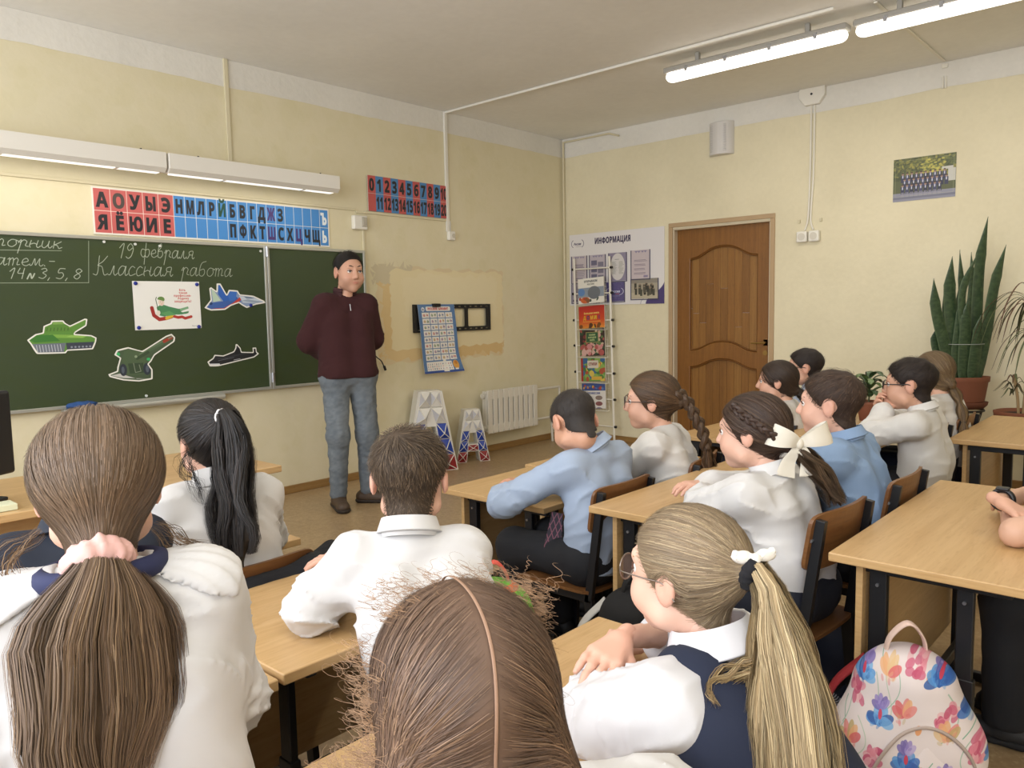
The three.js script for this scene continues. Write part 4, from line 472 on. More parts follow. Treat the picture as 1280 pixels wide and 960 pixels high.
// ---------------------------------------------------------------- people: fields meshed into smooth surfaces
function surfaceNet(f, lo, hi, cell, margin = 0.012) {
  const n = [0, 1, 2].map((k) => Math.max(2, Math.ceil((hi[k] - lo[k]) / cell) + 1)), [nx, ny, nz] = n, v = new Float32Array(nx * ny * nz), B = 4, sx = 1, sy = nx, sz = nx * ny;
  for (let bz = 0; bz < nz; bz += B) for (let by = 0; by < ny; by += B) for (let bx = 0; bx < nx; bx += B) {
    const h = (B - 1) / 2, d = f(lo[0] + (bx + h) * cell, lo[1] + (by + h) * cell, lo[2] + (bz + h) * cell), far = Math.abs(d) > cell * B * 0.95 + margin;
    for (let z = bz; z < Math.min(bz + B, nz); z++) for (let y = by; y < Math.min(by + B, ny); y++) for (let x = bx; x < Math.min(bx + B, nx); x++) v[x + y * sy + z * sz] = far ? d : f(lo[0] + x * cell, lo[1] + y * cell, lo[2] + z * cell);
  }
  const id = new Int32Array(nx * ny * nz).fill(-1), pos = [], idx = [];
  for (let z = 0; z < nz - 1; z++) for (let y = 0; y < ny - 1; y++) for (let x = 0; x < nx - 1; x++) {
    const o = x + y * sy + z * sz; let m = 0, cx = 0, cy = 0, cz = 0; const c = [v[o], v[o + 1], v[o + sy], v[o + sy + 1], v[o + sz], v[o + sz + 1], v[o + sz + sy], v[o + sz + sy + 1]]; let neg = 0; for (let i = 0; i < 8; i++) neg += c[i] < 0; if (!neg || neg === 8) continue;
    const E = (a, b, ax, ay, az, dx, dy, dz) => { if ((c[a] < 0) !== (c[b] < 0)) { const t = c[a] / (c[a] - c[b]); cx += ax + dx * t; cy += ay + dy * t; cz += az + dz * t; m++; } };
    E(0, 1, 0, 0, 0, 1, 0, 0); E(2, 3, 0, 1, 0, 1, 0, 0); E(4, 5, 0, 0, 1, 1, 0, 0); E(6, 7, 0, 1, 1, 1, 0, 0); E(0, 2, 0, 0, 0, 0, 1, 0); E(1, 3, 1, 0, 0, 0, 1, 0); E(4, 6, 0, 0, 1, 0, 1, 0); E(5, 7, 1, 0, 1, 0, 1, 0); E(0, 4, 0, 0, 0, 0, 0, 1); E(1, 5, 1, 0, 0, 0, 0, 1); E(2, 6, 0, 1, 0, 0, 0, 1); E(3, 7, 1, 1, 0, 0, 0, 1);
    id[o] = pos.length / 3; pos.push(lo[0] + (x + cx / m) * cell, lo[1] + (y + cy / m) * cell, lo[2] + (z + cz / m) * cell);
  }
  const quad = (a, b, c, d, flip) => { if (a < 0 || b < 0 || c < 0 || d < 0) return; flip ? idx.push(a, c, b, c, a, d) : idx.push(a, b, c, c, d, a); };
  for (let z = 1; z < nz - 1; z++) for (let y = 1; y < ny - 1; y++) for (let x = 1; x < nx - 1; x++) {
    const o = x + y * sy + z * sz, s = v[o] < 0;
    if (s !== v[o + 1] < 0) quad(id[o - sy - sz], id[o - sz], id[o], id[o - sy], !s); if (s !== v[o + sy] < 0) quad(id[o - 1 - sz], id[o - 1], id[o], id[o - sz], !s); if (s !== v[o + sz] < 0) quad(id[o - 1 - sy], id[o - sy], id[o], id[o - 1], !s);
  }
  const g = new THREE.BufferGeometry(); g.setAttribute('position', new THREE.Float32BufferAttribute(pos, 3)); g.setIndex(idx); g.computeVertexNormals(); return g;
}
const smin = (a, b, k) => { const h = Math.max(k - Math.abs(a - b), 0) / k; return Math.min(a, b) - h * h * k * 0.25; };
const smax = (a, b, k) => -smin(-a, -b, k);
class Caps {                                                    // tapered capsules and ellipsoids joined by a smooth minimum
  constructor(k = 0.02) { this.k = k; this.c = []; this.lo = [9, 9, 9]; this.hi = [-9, -9, -9]; }
  grow(p, r) { for (let i = 0; i < 3; i++) { this.lo[i] = Math.min(this.lo[i], p[i] - r); this.hi[i] = Math.max(this.hi[i], p[i] + r); } }
  cap(a, b, ra, rb = ra, k) { a = a.isVector3 ? a.toArray() : a; b = b.isVector3 ? b.toArray() : b; this.grow(a, ra); this.grow(b, rb); const d = [b[0] - a[0], b[1] - a[1], b[2] - a[2]]; this.c.push([0, ...a, ...d, ra, rb, 1 / Math.max(1e-9, d[0] * d[0] + d[1] * d[1] + d[2] * d[2]), k || this.k]); return this; }
  ball(a, r, k) { return this.cap(a, [a[0], a[1] + 1e-4, a[2]], r, r, k); }
  oval(a, r, k, cut = 0) { this.grow(a, Math.max(...r)); this.c.push([cut ? 2 : 1, ...a, ...r, 0, 0, 0, k || this.k]); return this; }
  at(x, y, z) {
    let d = 9; for (const c of this.c) {
      let e; if (c[0] === 0) { const px = x - c[1], py = y - c[2], pz = z - c[3]; let t = (px * c[4] + py * c[5] + pz * c[6]) * c[9]; t = t < 0 ? 0 : t > 1 ? 1 : t; const qx = px - c[4] * t, qy = py - c[5] * t, qz = pz - c[6] * t; e = Math.sqrt(qx * qx + qy * qy + qz * qz) - (c[7] + (c[8] - c[7]) * t); }
      else { const px = (x - c[1]) / c[4], py = (y - c[2]) / c[5], pz = (z - c[3]) / c[6], k0 = Math.sqrt(px * px + py * py + pz * pz), qx = px / c[4], qy = py / c[5], qz = pz / c[6], k1 = Math.sqrt(qx * qx + qy * qy + qz * qz); e = k1 > 1e-6 ? k0 * (k0 - 1) / k1 : -Math.min(c[4], c[5], c[6]); }
      d = c[0] === 2 ? smax(d, -e, c[10]) : smin(d, e, c[10]);
    } return d;
  }
  mesh(cell, f, pad = 0.02) { const lo = this.lo.map((v) => v - pad), hi = this.hi.map((v) => v + pad); return surfaceNet(f || ((x, y, z) => this.at(x, y, z)), lo, hi, cell); }
}
const paintVerts = (g, f) => { const p = g.attributes.position, c = new Float32Array(p.count * 3); for (let i = 0; i < p.count; i++) c.set(f(p.getX(i), p.getY(i), p.getZ(i)), i * 3); g.setAttribute('color', new THREE.BufferAttribute(c, 3)); return g; };
const lin = (h) => new THREE.Color(h).toArray();
function fuse(list) { return mergeGeometries(list.map((g) => { g = g.index ? g.toNonIndexed() : g; for (const k of Object.keys(g.attributes)) if (!['position', 'normal', 'color'].includes(k)) g.deleteAttribute(k); return g; })); }

// hair strands: thin three-sided tubes. paths: list of arrays of [x, y, z]; each with a colour
function strandGeometry(paths, r0, colors, taper = true) {
  let nv = 0, ni = 0; for (const p of paths) { nv += p.length * 3; ni += (p.length - 1) * 18; }
  const pos = new Float32Array(nv * 3), nor = new Float32Array(nv * 3), col = new Float32Array(nv * 3), idx = new Uint32Array(ni); let v = 0, q = 0;
  paths.forEach((p, s) => {
    const c = colors[s], n = p.length, base = v; let ux = 0.31, uy = 0.52, uz = 0.79;
    for (let i = 0; i < n; i++) {
      const A = p[Math.max(0, i - 1)], B = p[Math.min(n - 1, i + 1)]; let tx = B[0] - A[0], ty = B[1] - A[1], tz = B[2] - A[2], l = Math.hypot(tx, ty, tz) || 1; tx /= l; ty /= l; tz /= l;
      let d = ux * tx + uy * ty + uz * tz; ux -= d * tx; uy -= d * ty; uz -= d * tz; l = Math.hypot(ux, uy, uz) || 1; ux /= l; uy /= l; uz /= l; const wx = ty * uz - tz * uy, wy = tz * ux - tx * uz, wz = tx * uy - ty * ux, r = r0 * (taper ? 0.35 + 0.65 * Math.sin(Math.PI * Math.min(1, 0.12 + 0.85 * i / (n - 1))) : 1);
      for (let k = 0; k < 3; k++) { const a = k * 2.0944, ca = Math.cos(a), sa = Math.sin(a), nx = ux * ca + wx * sa, ny = uy * ca + wy * sa, nz = uz * ca + wz * sa, o = v * 3; pos[o] = p[i][0] + nx * r; pos[o + 1] = p[i][1] + ny * r; pos[o + 2] = p[i][2] + nz * r; nor[o] = nx; nor[o + 1] = ny; nor[o + 2] = nz; col[o] = c[0]; col[o + 1] = c[1]; col[o + 2] = c[2]; v++; }
      if (i < n - 1) for (let k = 0; k < 3; k++) { const a = base + i * 3 + k, b = base + i * 3 + (k + 1) % 3; idx[q++] = a; idx[q++] = b; idx[q++] = a + 3; idx[q++] = b; idx[q++] = b + 3; idx[q++] = a + 3; }
    }
  });
  const g = new THREE.BufferGeometry(); g.setAttribute('position', new THREE.BufferAttribute(pos, 3)); g.setAttribute('normal', new THREE.BufferAttribute(nor, 3)); g.setAttribute('color', new THREE.BufferAttribute(col, 3)); g.setIndex(new THREE.BufferAttribute(idx, 1)); return g;
}
const hairMat = new THREE.MeshStandardMaterial({ color: 0xffffff, roughness: 0.55, vertexColors: true });
const hairMatDull = new THREE.MeshStandardMaterial({ color: 0xffffff, roughness: 0.7, vertexColors: true });
const skinMat = new THREE.MeshPhysicalMaterial({ color: 0xffffff, roughness: 0.52, vertexColors: true, sheen: 0.2, sheenRoughness: 0.6 });
const eyeMat = std(0xe9e6e0, 0.15), lensMat = new THREE.MeshPhysicalMaterial({ color: 0xffffff, roughness: 0.03, transmission: 1, thickness: 0 });
const unit = (v) => { const l = Math.hypot(...v) || 1; return v.map((x) => x / l); };
const slerpTo = (n, g, t) => { const d = clamp(n[0] * g[0] + n[1] * g[1] + n[2] * g[2], -1, 1), a = Math.acos(d), s = Math.sin(a); if (s < 1e-4) return n; const p = Math.sin((1 - t) * a) / s, q = Math.sin(t * a) / s; return [n[0] * p + g[0] * q, n[1] * p + g[1] * q, n[2] * p + g[2] * q]; };
// the head, in its own axes: +z forward, +y up, about 0.21 m tall at scale 1
function headField(o) {
  const f = new Caps(0.022), fat = o.cheeks ?? 1;
  f.oval([0, 0.03, -0.012], [0.073, 0.078, 0.092]); f.oval([0, -0.022, 0.028], [0.06 * fat, 0.08, 0.057]); f.ball([0, -0.083, 0.058], 0.021, 0.03); for (const s of [-1, 1]) { f.ball([s * 0.033, -0.036, 0.052], 0.029 * fat, 0.025); f.ball([s * 0.047, -0.062, 0.01], 0.02, 0.03); }
  f.cap([-0.034, 0.026, 0.071], [0.034, 0.026, 0.071], 0.011, 0.011, 0.02); f.cap([0, 0.012, 0.083], [0, -0.026, 0.1], 0.0065, 0.0105, 0.012); for (const s of [-1, 1]) f.ball([s * 0.009, -0.031, 0.09], 0.0075, 0.008);
  f.oval([0, -0.052, 0.08], [0.019, 0.005, 0.009], 0.006); f.oval([0, -0.0605, 0.079], [0.016, 0.0055, 0.009], 0.005);
  for (const s of [-1, 1]) f.oval([s * 0.031, 0.004, 0.092], [0.017, 0.01, 0.014], 0.01, 1);
  f.cap([0, -0.04, -0.022], [0, -0.08, -0.03], 0.041 * (o.neck || 1), 0.041 * (o.neck || 1), 0.03);
  for (const s of [-1, 1]) { f.oval([s * (0.076 + (o.earOut || 0)), -0.003, -0.012], [0.008, 0.031, 0.019], 0.01); f.oval([s * (0.086 + (o.earOut || 0)), 0.002, -0.006], [0.006, 0.018, 0.009], 0.006, 1); }
  return f;
}
function hairCut(o) {                                           // > 0 where no hair grows
  const fh = o.forehead ?? 0.062, nape = o.nape ?? -0.075;
  return (x, y, z) => { let zm; if (y > fh + 0.03) zm = 0.2; else if (y > fh) zm = lerp(0.075, 0.115, (y - fh) / 0.03); else if (y > 0.02) zm = lerp(0.04, 0.075, (y - 0.02) / (fh - 0.02)) - (o.temple || 0); else if (y > -0.03) zm = lerp(o.side ?? 0.012, 0.04, (y + 0.03) / 0.05) - (o.temple || 0); else zm = lerp(-0.075, o.side ?? 0.012, clamp((y - nape) / (-0.03 - nape), 0, 1)); return z - zm; };
}
const HC = [0, 0.03, -0.012], HR0 = [0.073, 0.078, 0.092];
const ellD = (x, y, z, r) => { const a = (x - HC[0]) / r[0], b = (y - HC[1]) / r[1], c = (z - HC[2]) / r[2], k0 = Math.hypot(a, b, c), k1 = Math.hypot(a / r[0], b / r[1], c / r[2]); return k1 > 1e-6 ? k0 * (k0 - 1) / k1 : -0.07; };
const fuseIdx = (list) => mergeGeometries(list.map((g) => { for (const k of Object.keys(g.attributes)) if (!['position', 'normal', 'color'].includes(k)) g.deleteAttribute(k); return g; }));
const tint = (c, k) => { const j = rnd(1 - k, 1 + k), w = rnd(-0.06, 0.06) * k * 2; return [c[0] * j * (1 + w), c[1] * j, c[2] * j * (1 - w)]; };
// flat hair ribbons that lie on the form under them. paths: arrays of [x, y, z, nx, ny, nz]
function ribbonGeometry(paths, w, colors) {
  let nv = 0, ni = 0; for (const p of paths) { nv += p.length * 2; ni += (p.length - 1) * 6; }
  const pos = new Float32Array(nv * 3), nor = new Float32Array(nv * 3), col = new Float32Array(nv * 3), idx = new Uint32Array(ni); let v = 0, q = 0;
  paths.forEach((p, s) => {
    const c = colors[s], n = p.length, base = v, tilt = rnd(-0.5, 0.5); for (let i = 0; i < n; i++) {
      const A = p[Math.max(0, i - 1)], B = p[Math.min(n - 1, i + 1)], P = p[i]; let tx = B[0] - A[0], ty = B[1] - A[1], tz = B[2] - A[2], l = Math.hypot(tx, ty, tz) || 1; tx /= l; ty /= l; tz /= l; let sx = ty * P[5] - tz * P[4], sy = tz * P[3] - tx * P[5], sz = tx * P[4] - ty * P[3]; l = Math.hypot(sx, sy, sz) || 1; sx /= l; sy /= l; sz /= l; const r = w * 0.5 * Math.min(1, 0.3 + 2.2 * Math.min(i, n - 1 - i) / (n - 1));
      for (const e of [-1, 1]) { const o = v * 3; pos[o] = P[0] + sx * r * e; pos[o + 1] = P[1] + sy * r * e; pos[o + 2] = P[2] + sz * r * e; let nx = P[3] + sx * (tilt + e * 0.35), ny = P[4] + sy * (tilt + e * 0.35), nz = P[5] + sz * (tilt + e * 0.35); l = Math.hypot(nx, ny, nz) || 1; nor[o] = nx / l; nor[o + 1] = ny / l; nor[o + 2] = nz / l; col[o] = c[0]; col[o + 1] = c[1]; col[o + 2] = c[2]; v++; }
      if (i < n - 1) { const a = base + i * 2; idx[q++] = a; idx[q++] = a + 1; idx[q++] = a + 2; idx[q++] = a + 1; idx[q++] = a + 3; idx[q++] = a + 2; }
    }
  });
  const g = new THREE.BufferGeometry(); g.setAttribute('position', new THREE.BufferAttribute(pos, 3)); g.setAttribute('normal', new THREE.BufferAttribute(nor, 3)); g.setAttribute('color', new THREE.BufferAttribute(col, 3)); g.setIndex(new THREE.BufferAttribute(idx, 1)); return g;
}
// hair on the scalp, head axes: a hull over the skull, drawn towards the ties, with ribbons combed over it
function scalpHair(o) {
  const th = o.th ?? 0.011, hr = HR0.map((r) => r + th), cut = hairCut(o), er = o.earCut ?? 0.026, ec = [0.08, -0.006, -0.014], ear = (x, y, z) => er - Math.hypot(Math.abs(x) - ec[0], (y - ec[1]) * 0.85, z - ec[2]), col = lin(o.color), rootCol = col, sideTh = o.sideThin ?? 0, H = new Caps(0.03); if (!(o.ties || []).length) H.cap([0, -0.03, -0.027], [0, -0.088, -0.034], 0.0445 * (o.neckR || 1), 0.0445 * (o.neckR || 1));
  const ties = o.ties || []; for (const t of ties) H.cap([t[0] * 0.35, Math.min(0.02, t[1] * 0.3 + 0.01), -0.035], t, 0.06, t[3] || 0.024); H.cap([0, -0.03, -0.027], [0, -0.088, -0.034], 0.0445 * (o.neckR || 1), 0.0445 * (o.neckR || 1));
  const hull = (x, y, z) => { const top = sstep(-0.02, 0.06, y), r = sideTh ? hr.map((v) => v - (1 - top) * sideTh) : hr; let d = ellD(x, y, z, r); d = smin(d, H.at(x, y, z), 0.02); return d; };
  const project = (p, lift) => { let g; for (let k = 0; k < 3; k++) { const e = 0.002, d = hull(...p); g = unit([hull(p[0] + e, p[1], p[2]) - d, hull(p[0], p[1] + e, p[2]) - d, hull(p[0], p[1], p[2] + e) - d]); p = p.map((v, i) => v - (d - lift) * g[i]); } return [...p, ...g]; };
  o.project = project; const box = new Caps(); box.grow([0, 0.02, -0.01], 0.125); for (const t of ties) box.grow(t, 0.03);
  const shellG = box.mesh(o.cell || 0.006, (x, y, z) => { const d = hull(x, y, z) + 0.002 + (o.lump ? fbm(x * 22, y * 22, z * 22, 3) * o.lump * sstep(-0.02, 0.06, y) : 0); let c = cut(x, y, z); for (const t of ties) c = Math.min(c, Math.hypot(x - t[0], y - t[1], z - t[2]) - 0.055); return smax(smax(d, c, 0.008), ear(x, y, z), 0.006); }, 0.0);
  paintVerts(shellG, () => rootCol);
  const paths = [], colors = [], N = o.n || 700, K = o.k || 8, sp = shellG.attributes.position;
  for (let i = 0; i < N; i++) {
    const v = Math.floor(rnd(sp.count)); let s = [sp.getX(v) + rnd(-0.003, 0.003), sp.getY(v) + rnd(-0.003, 0.003), sp.getZ(v) + rnd(-0.003, 0.003)]; if (hull(...s) < -0.006) continue;
    const path = [], lift0 = rnd(-0.0015, 0.0018);
    if (o.style === 'short') {
      const n = unit(s.map((q, k) => q - HC[k])), g = unit(o.whorl || [0.1, 0.72, -0.68]), top0 = sstep(-0.02, 0.06, s[1]), gd = n[0] * g[0] + n[1] * g[1] + n[2] * g[2]; let t = unit(n.map((q, k) => q * gd - g[k])); const fz = sstep(-0.1, 0.6, n[2]) * sstep(0.1, 0.6, n[1]); t[2] += fz * 0.5; t[0] += fz * (o.comb ?? 0.5); const j = o.mess ?? 0.35, nz = noise3(s[0] * 40, s[1] * 40, s[2] * 40); t = t.map((q, k) => q + rnd(-j, j) * 0.6 + nz * j * (k - 1)); const L = (o.len || 0.03) * rnd(0.6, 1.15) * lerp(0.4, 1, top0), up = (o.stand ?? 0.006) * rnd(0.2, 1.2) * lerp(0.25, 1, top0);
      let p = s; for (let k = 0; k <= K; k++) { const u = k / K, w = project(p, lift0 + up * u); if (ear(w[0], w[1], w[2]) > 0.003 || cut(w[0], w[1], w[2]) > 0.012) break; path.push(w); const dn = t[0] * w[3] + t[1] * w[4] + t[2] * w[5]; p = [0, 1, 2].map((q) => w[q] + (t[q] - dn * w[3 + q]) * L / K); }
    } else {
      const tie = o.style === 'parted' ? ties[s[0] >= 0 ? 0 : 1] : ties[0]; if (o.style === 'parted' && Math.abs(s[0]) < 0.004) s[0] = 0.004 * Math.sign(s[0] || 1);
      const a = s.map((q, k) => q - HC[k]), b = tie.slice(0, 3).map((q, k) => q - HC[k]), la = Math.hypot(...a), lb = Math.hypot(...b), na = unit(a), nb = unit(b), end = rnd(0.93, 1), wob = rnd(-0.05, 0.05), ph = rnd(6.28), side = o.style === 'parted' ? Math.sign(s[0]) : 0;
      for (let k = 0; k <= K; k++) { const u = k / K * end; let m = slerpTo(na, nb, u); if (side) { const q = Math.sin(Math.PI * u) * 0.35; m = unit([m[0] + side * q, m[1], m[2]]); } m = m.map((q, i) => q + wob * Math.sin(ph + u * 5 + i * 2) * 0.5 * u * (1 - u) * 2); const L = lerp(la, lb, u); let p = m.map((q, i) => HC[i] + q * L); const eo = ear(...p); if (eo > -0.004 && Math.abs(p[0]) > 0.05) { p[1] += eo + 0.004; } const w = project(p, lift0 + 0.001 * Math.sin(u * 9 + ph)); path.push(w); }
    }
    if (path.length > 2) { const cl = noise3(s[0] * 55, s[1] * 55, s[2] * 55); let c = tint(rnd() < (o.lightShare ?? 0.25) && o.light ? lin(o.light) : col, o.vary ?? 0.22); const q = 1 + cl * 0.25; paths.push(path); colors.push(c.map((x) => x * q)); }
  }
  return fuseIdx([shellG, ribbonGeometry(paths, o.r || 0.0018, colors)]);
}
function tailFrames(list, n, up) { const c = new THREE.CatmullRomCurve3(pts(list), false, 'centripetal'), P = c.getSpacedPoints(n), fr = []; let U = V(...(up || [0, 0, 1])); for (let i = 0; i <= n; i++) { const T = P[Math.min(i + 1, n)].clone().sub(P[Math.max(i - 1, 0)]).normalize(); U = U.clone().addScaledVector(T, -U.dot(T)).normalize(); fr.push([U, T.clone().cross(U)]); } return [P, fr, c.getLength()]; }
function hairTail(list, rad, o) {                               // a tail of ribbons along world points; rad(t) -> [across, deep]
  const col = lin(o.color), n = o.k || 18, [P, fr] = tailFrames(list, n, o.up), paths = [], colors = [];
  for (let s = 0; s < o.n; s++) {
    const a = rnd(6.283), rho = Math.pow(rnd(), 0.3) * rnd(0.94, 1.05), q = rnd(100), len = s % 6 ? rnd(0.86, 1) : rnd(0.55, 0.9), cl = Math.floor(a * (o.clumps || 5) / 6.283 * 2), path = [], w = o.wave ?? 0.006, f2 = o.freq || 5, ca = Math.cos(a), sa = Math.sin(a);
    for (let i = 0; i <= n * len; i++) { const t = i / n, [rx, ry] = rad(t), k = w * Math.min(1, t * 4), d1 = noise3(q, t * f2, 1) * k * 0.5 + noise3(cl * 7.3, t * f2 * 0.8, 3) * k * 1.2, d2 = noise3(q, t * f2, 9) * k * 0.5 + noise3(cl * 7.3, t * f2 * 0.8, 13) * k * 1.2, x = P[i].clone().addScaledVector(fr[i][1], ca * rx * rho + d1).addScaledVector(fr[i][0], sa * ry * rho + d2), N = fr[i][1].clone().multiplyScalar(ca * ry).addScaledVector(fr[i][0], sa * rx).normalize(); path.push([x.x, x.y, x.z, N.x, N.y, N.z]); }
    if (path.length > 2) { const k = 1 + 0.22 * noise3(a * 4, 5, cl); paths.push(path); colors.push(tint(rnd() < (o.lightShare ?? 0.25) && o.light ? lin(o.light) : col, o.vary ?? 0.25).map((v) => v * k)); }
  }
  const out = [ribbonGeometry(paths, o.r || 0.002, colors)]; if (!o.loose) { const core = sweep(list, (t) => rad(t).map((r) => r * 0.8 * (t > 0.85 ? Math.max(0.1, (1 - t) / 0.15) : 1)), { n: 30, k: 14, up: o.up || [0, 0, 1] }); out.push(paintVerts(core, () => col)); }
  return fuseIdx(out);
}
function braid(list, R, o) {                                    // three bundles plaited round a curve
  const col = lin(o.color), n = 90, [P, fr, len] = tailFrames(list, n, o.up), out = []; for (let b = 0; b < 3; b++) {
    const ctr = (i) => { const t = i / n, k = R * (o.taper ? lerp(1, o.taper, t) : 1), ph = t * len / (R * 5.2) * 6.283 + b * 2.094; return [P[i].clone().addScaledVector(fr[i][1], Math.sin(ph) * k * 0.62).addScaledVector(fr[i][0], Math.sin(2 * ph) * k * 0.34), k * 0.56]; };
    const cp = []; for (let i = 0; i <= n; i += 2) cp.push(ctr(i)[0]); const core = sweep(cp, (t) => R * 0.53 * (o.taper ? lerp(1, o.taper, t) : 1), { n: 70, k: 6 }); paintVerts(core, () => col); out.push(core);
    const paths = [], colors = []; for (let s = 0; s < (o.n || 36); s++) { const a = rnd(6.283), path = []; for (let i = 0; i <= n; i += 2) { const [q, r] = ctr(i), aa = a + i * 0.05, N = fr[i][1].clone().multiplyScalar(Math.cos(aa)).addScaledVector(fr[i][0], Math.sin(aa)); const x = q.clone().addScaledVector(N, r); path.push([x.x, x.y, x.z, N.x, N.y, N.z]); } paths.push(path); colors.push(tint(col, 0.35)); } out.push(ribbonGeometry(paths, o.r || 0.002, colors));
  }
  return fuseIdx(out);
}
function handMesh(side, curl, sc, fine, spread = 1) {                 // wrist at the origin, fingers along +z, back of the hand +y; side 1 = left
  const f = new Caps(0.006), ts = -side; const kn = [[-0.027, 0.072, 0.95], [-0.009, 0.076, 1.06], [0.009, 0.074, 1], [0.026, 0.068, 0.8]].map(([x, z, l]) => [x * side, z, l]);
  f.cap([0, 0, -0.03], [0, 0, 0.01], 0.019, 0.019, 0.012); for (const [x, z, l] of kn) { f.cap([x * 0.45, 0, 0.008], [x, 0, z], 0.013, 0.0105, 0.012); let p = [x, 0, z], a = 0; [0.03, 0.021, 0.017].forEach((L, j) => { a += curl * [0.7, 1.1, 0.8][j]; const q = [p[0] + x * 0.1 * spread * (j ? 0.4 : 1), p[1] - Math.sin(a) * L * l, p[2] + Math.cos(a) * L * l]; f.cap(p, q, 0.0088 - j * 0.0008, 0.008 - j * 0.001, 0.004); p = q; }); }
  f.cap([ts * 0.012, -0.006, 0.012], [ts * 0.038, -0.01, 0.038], 0.014, 0.011, 0.012); f.cap([ts * 0.038, -0.01, 0.038], [ts * 0.05, -0.014, 0.06], 0.0105, 0.0095, 0.005); f.cap([ts * 0.05, -0.014, 0.06], [ts * 0.054, -0.018, 0.08], 0.0092, 0.0075, 0.004);
  const g = f.mesh(fine ? 0.0036 : 0.0055); g.scale(sc, sc, sc); return g;
}
function placeHand(g, at, dir, up) { const z = dir.clone().normalize(), x = up.clone().cross(z).normalize(), y = z.clone().cross(x); g.applyMatrix4(new THREE.Matrix4().makeBasis(x, y, z).setPosition(at)); return g; }
const clothMats = new Map(), denimMat = new THREE.MeshStandardMaterial({ color: 0xffffff, roughness: 0.9, vertexColors: true });
const weave = dataTex(128, 128, (u, v) => { const n = 0.5 + 0.25 * Math.sin(u * 402) * Math.sin(v * 402); return [n, n, n]; }, false);
const cloth = (hex, r = 0.85, o = {}) => { const k = hex + '/' + r + JSON.stringify(Object.keys(o)); if (!clothMats.has(k)) clothMats.set(k, new THREE.MeshPhysicalMaterial({ color: hex, roughness: r, sheen: 0.15, sheenRoughness: 0.7, ...o })); return clothMats.get(k); };
function collarGeo(at, axis, fwd, o = {}) {                     // a turned-down collar, open at the front
  const r = o.r || 0.055, h = o.h || 0.032, d = o.drop ?? 0.03, out = o.out ?? 0.022, gap = o.gap ?? 0.5, prof = [[r + 0.004, -0.012], [r, h * 0.6], [r + 0.002, h], [r + 0.007, h + 0.002], [r + out, h - d], [r + out + 0.003, h - d - 0.002], [r + out - 0.003, h - d - 0.004], [r + 0.01, h - 0.012], [r + 0.008, -0.012], [r + 0.004, -0.012]];
  const g = new THREE.LatheGeometry(prof.map((p) => new THREE.Vector2(...p)), 40, gap / 2, Math.PI * 2 - gap); g.scale(1.06, 1, 1); const y = axis.clone().normalize(), z = fwd.clone().addScaledVector(y, -fwd.dot(y)).normalize(), x = y.clone().cross(z); g.applyMatrix4(new THREE.Matrix4().makeBasis(x, y, z).setPosition(at)); return g;
}
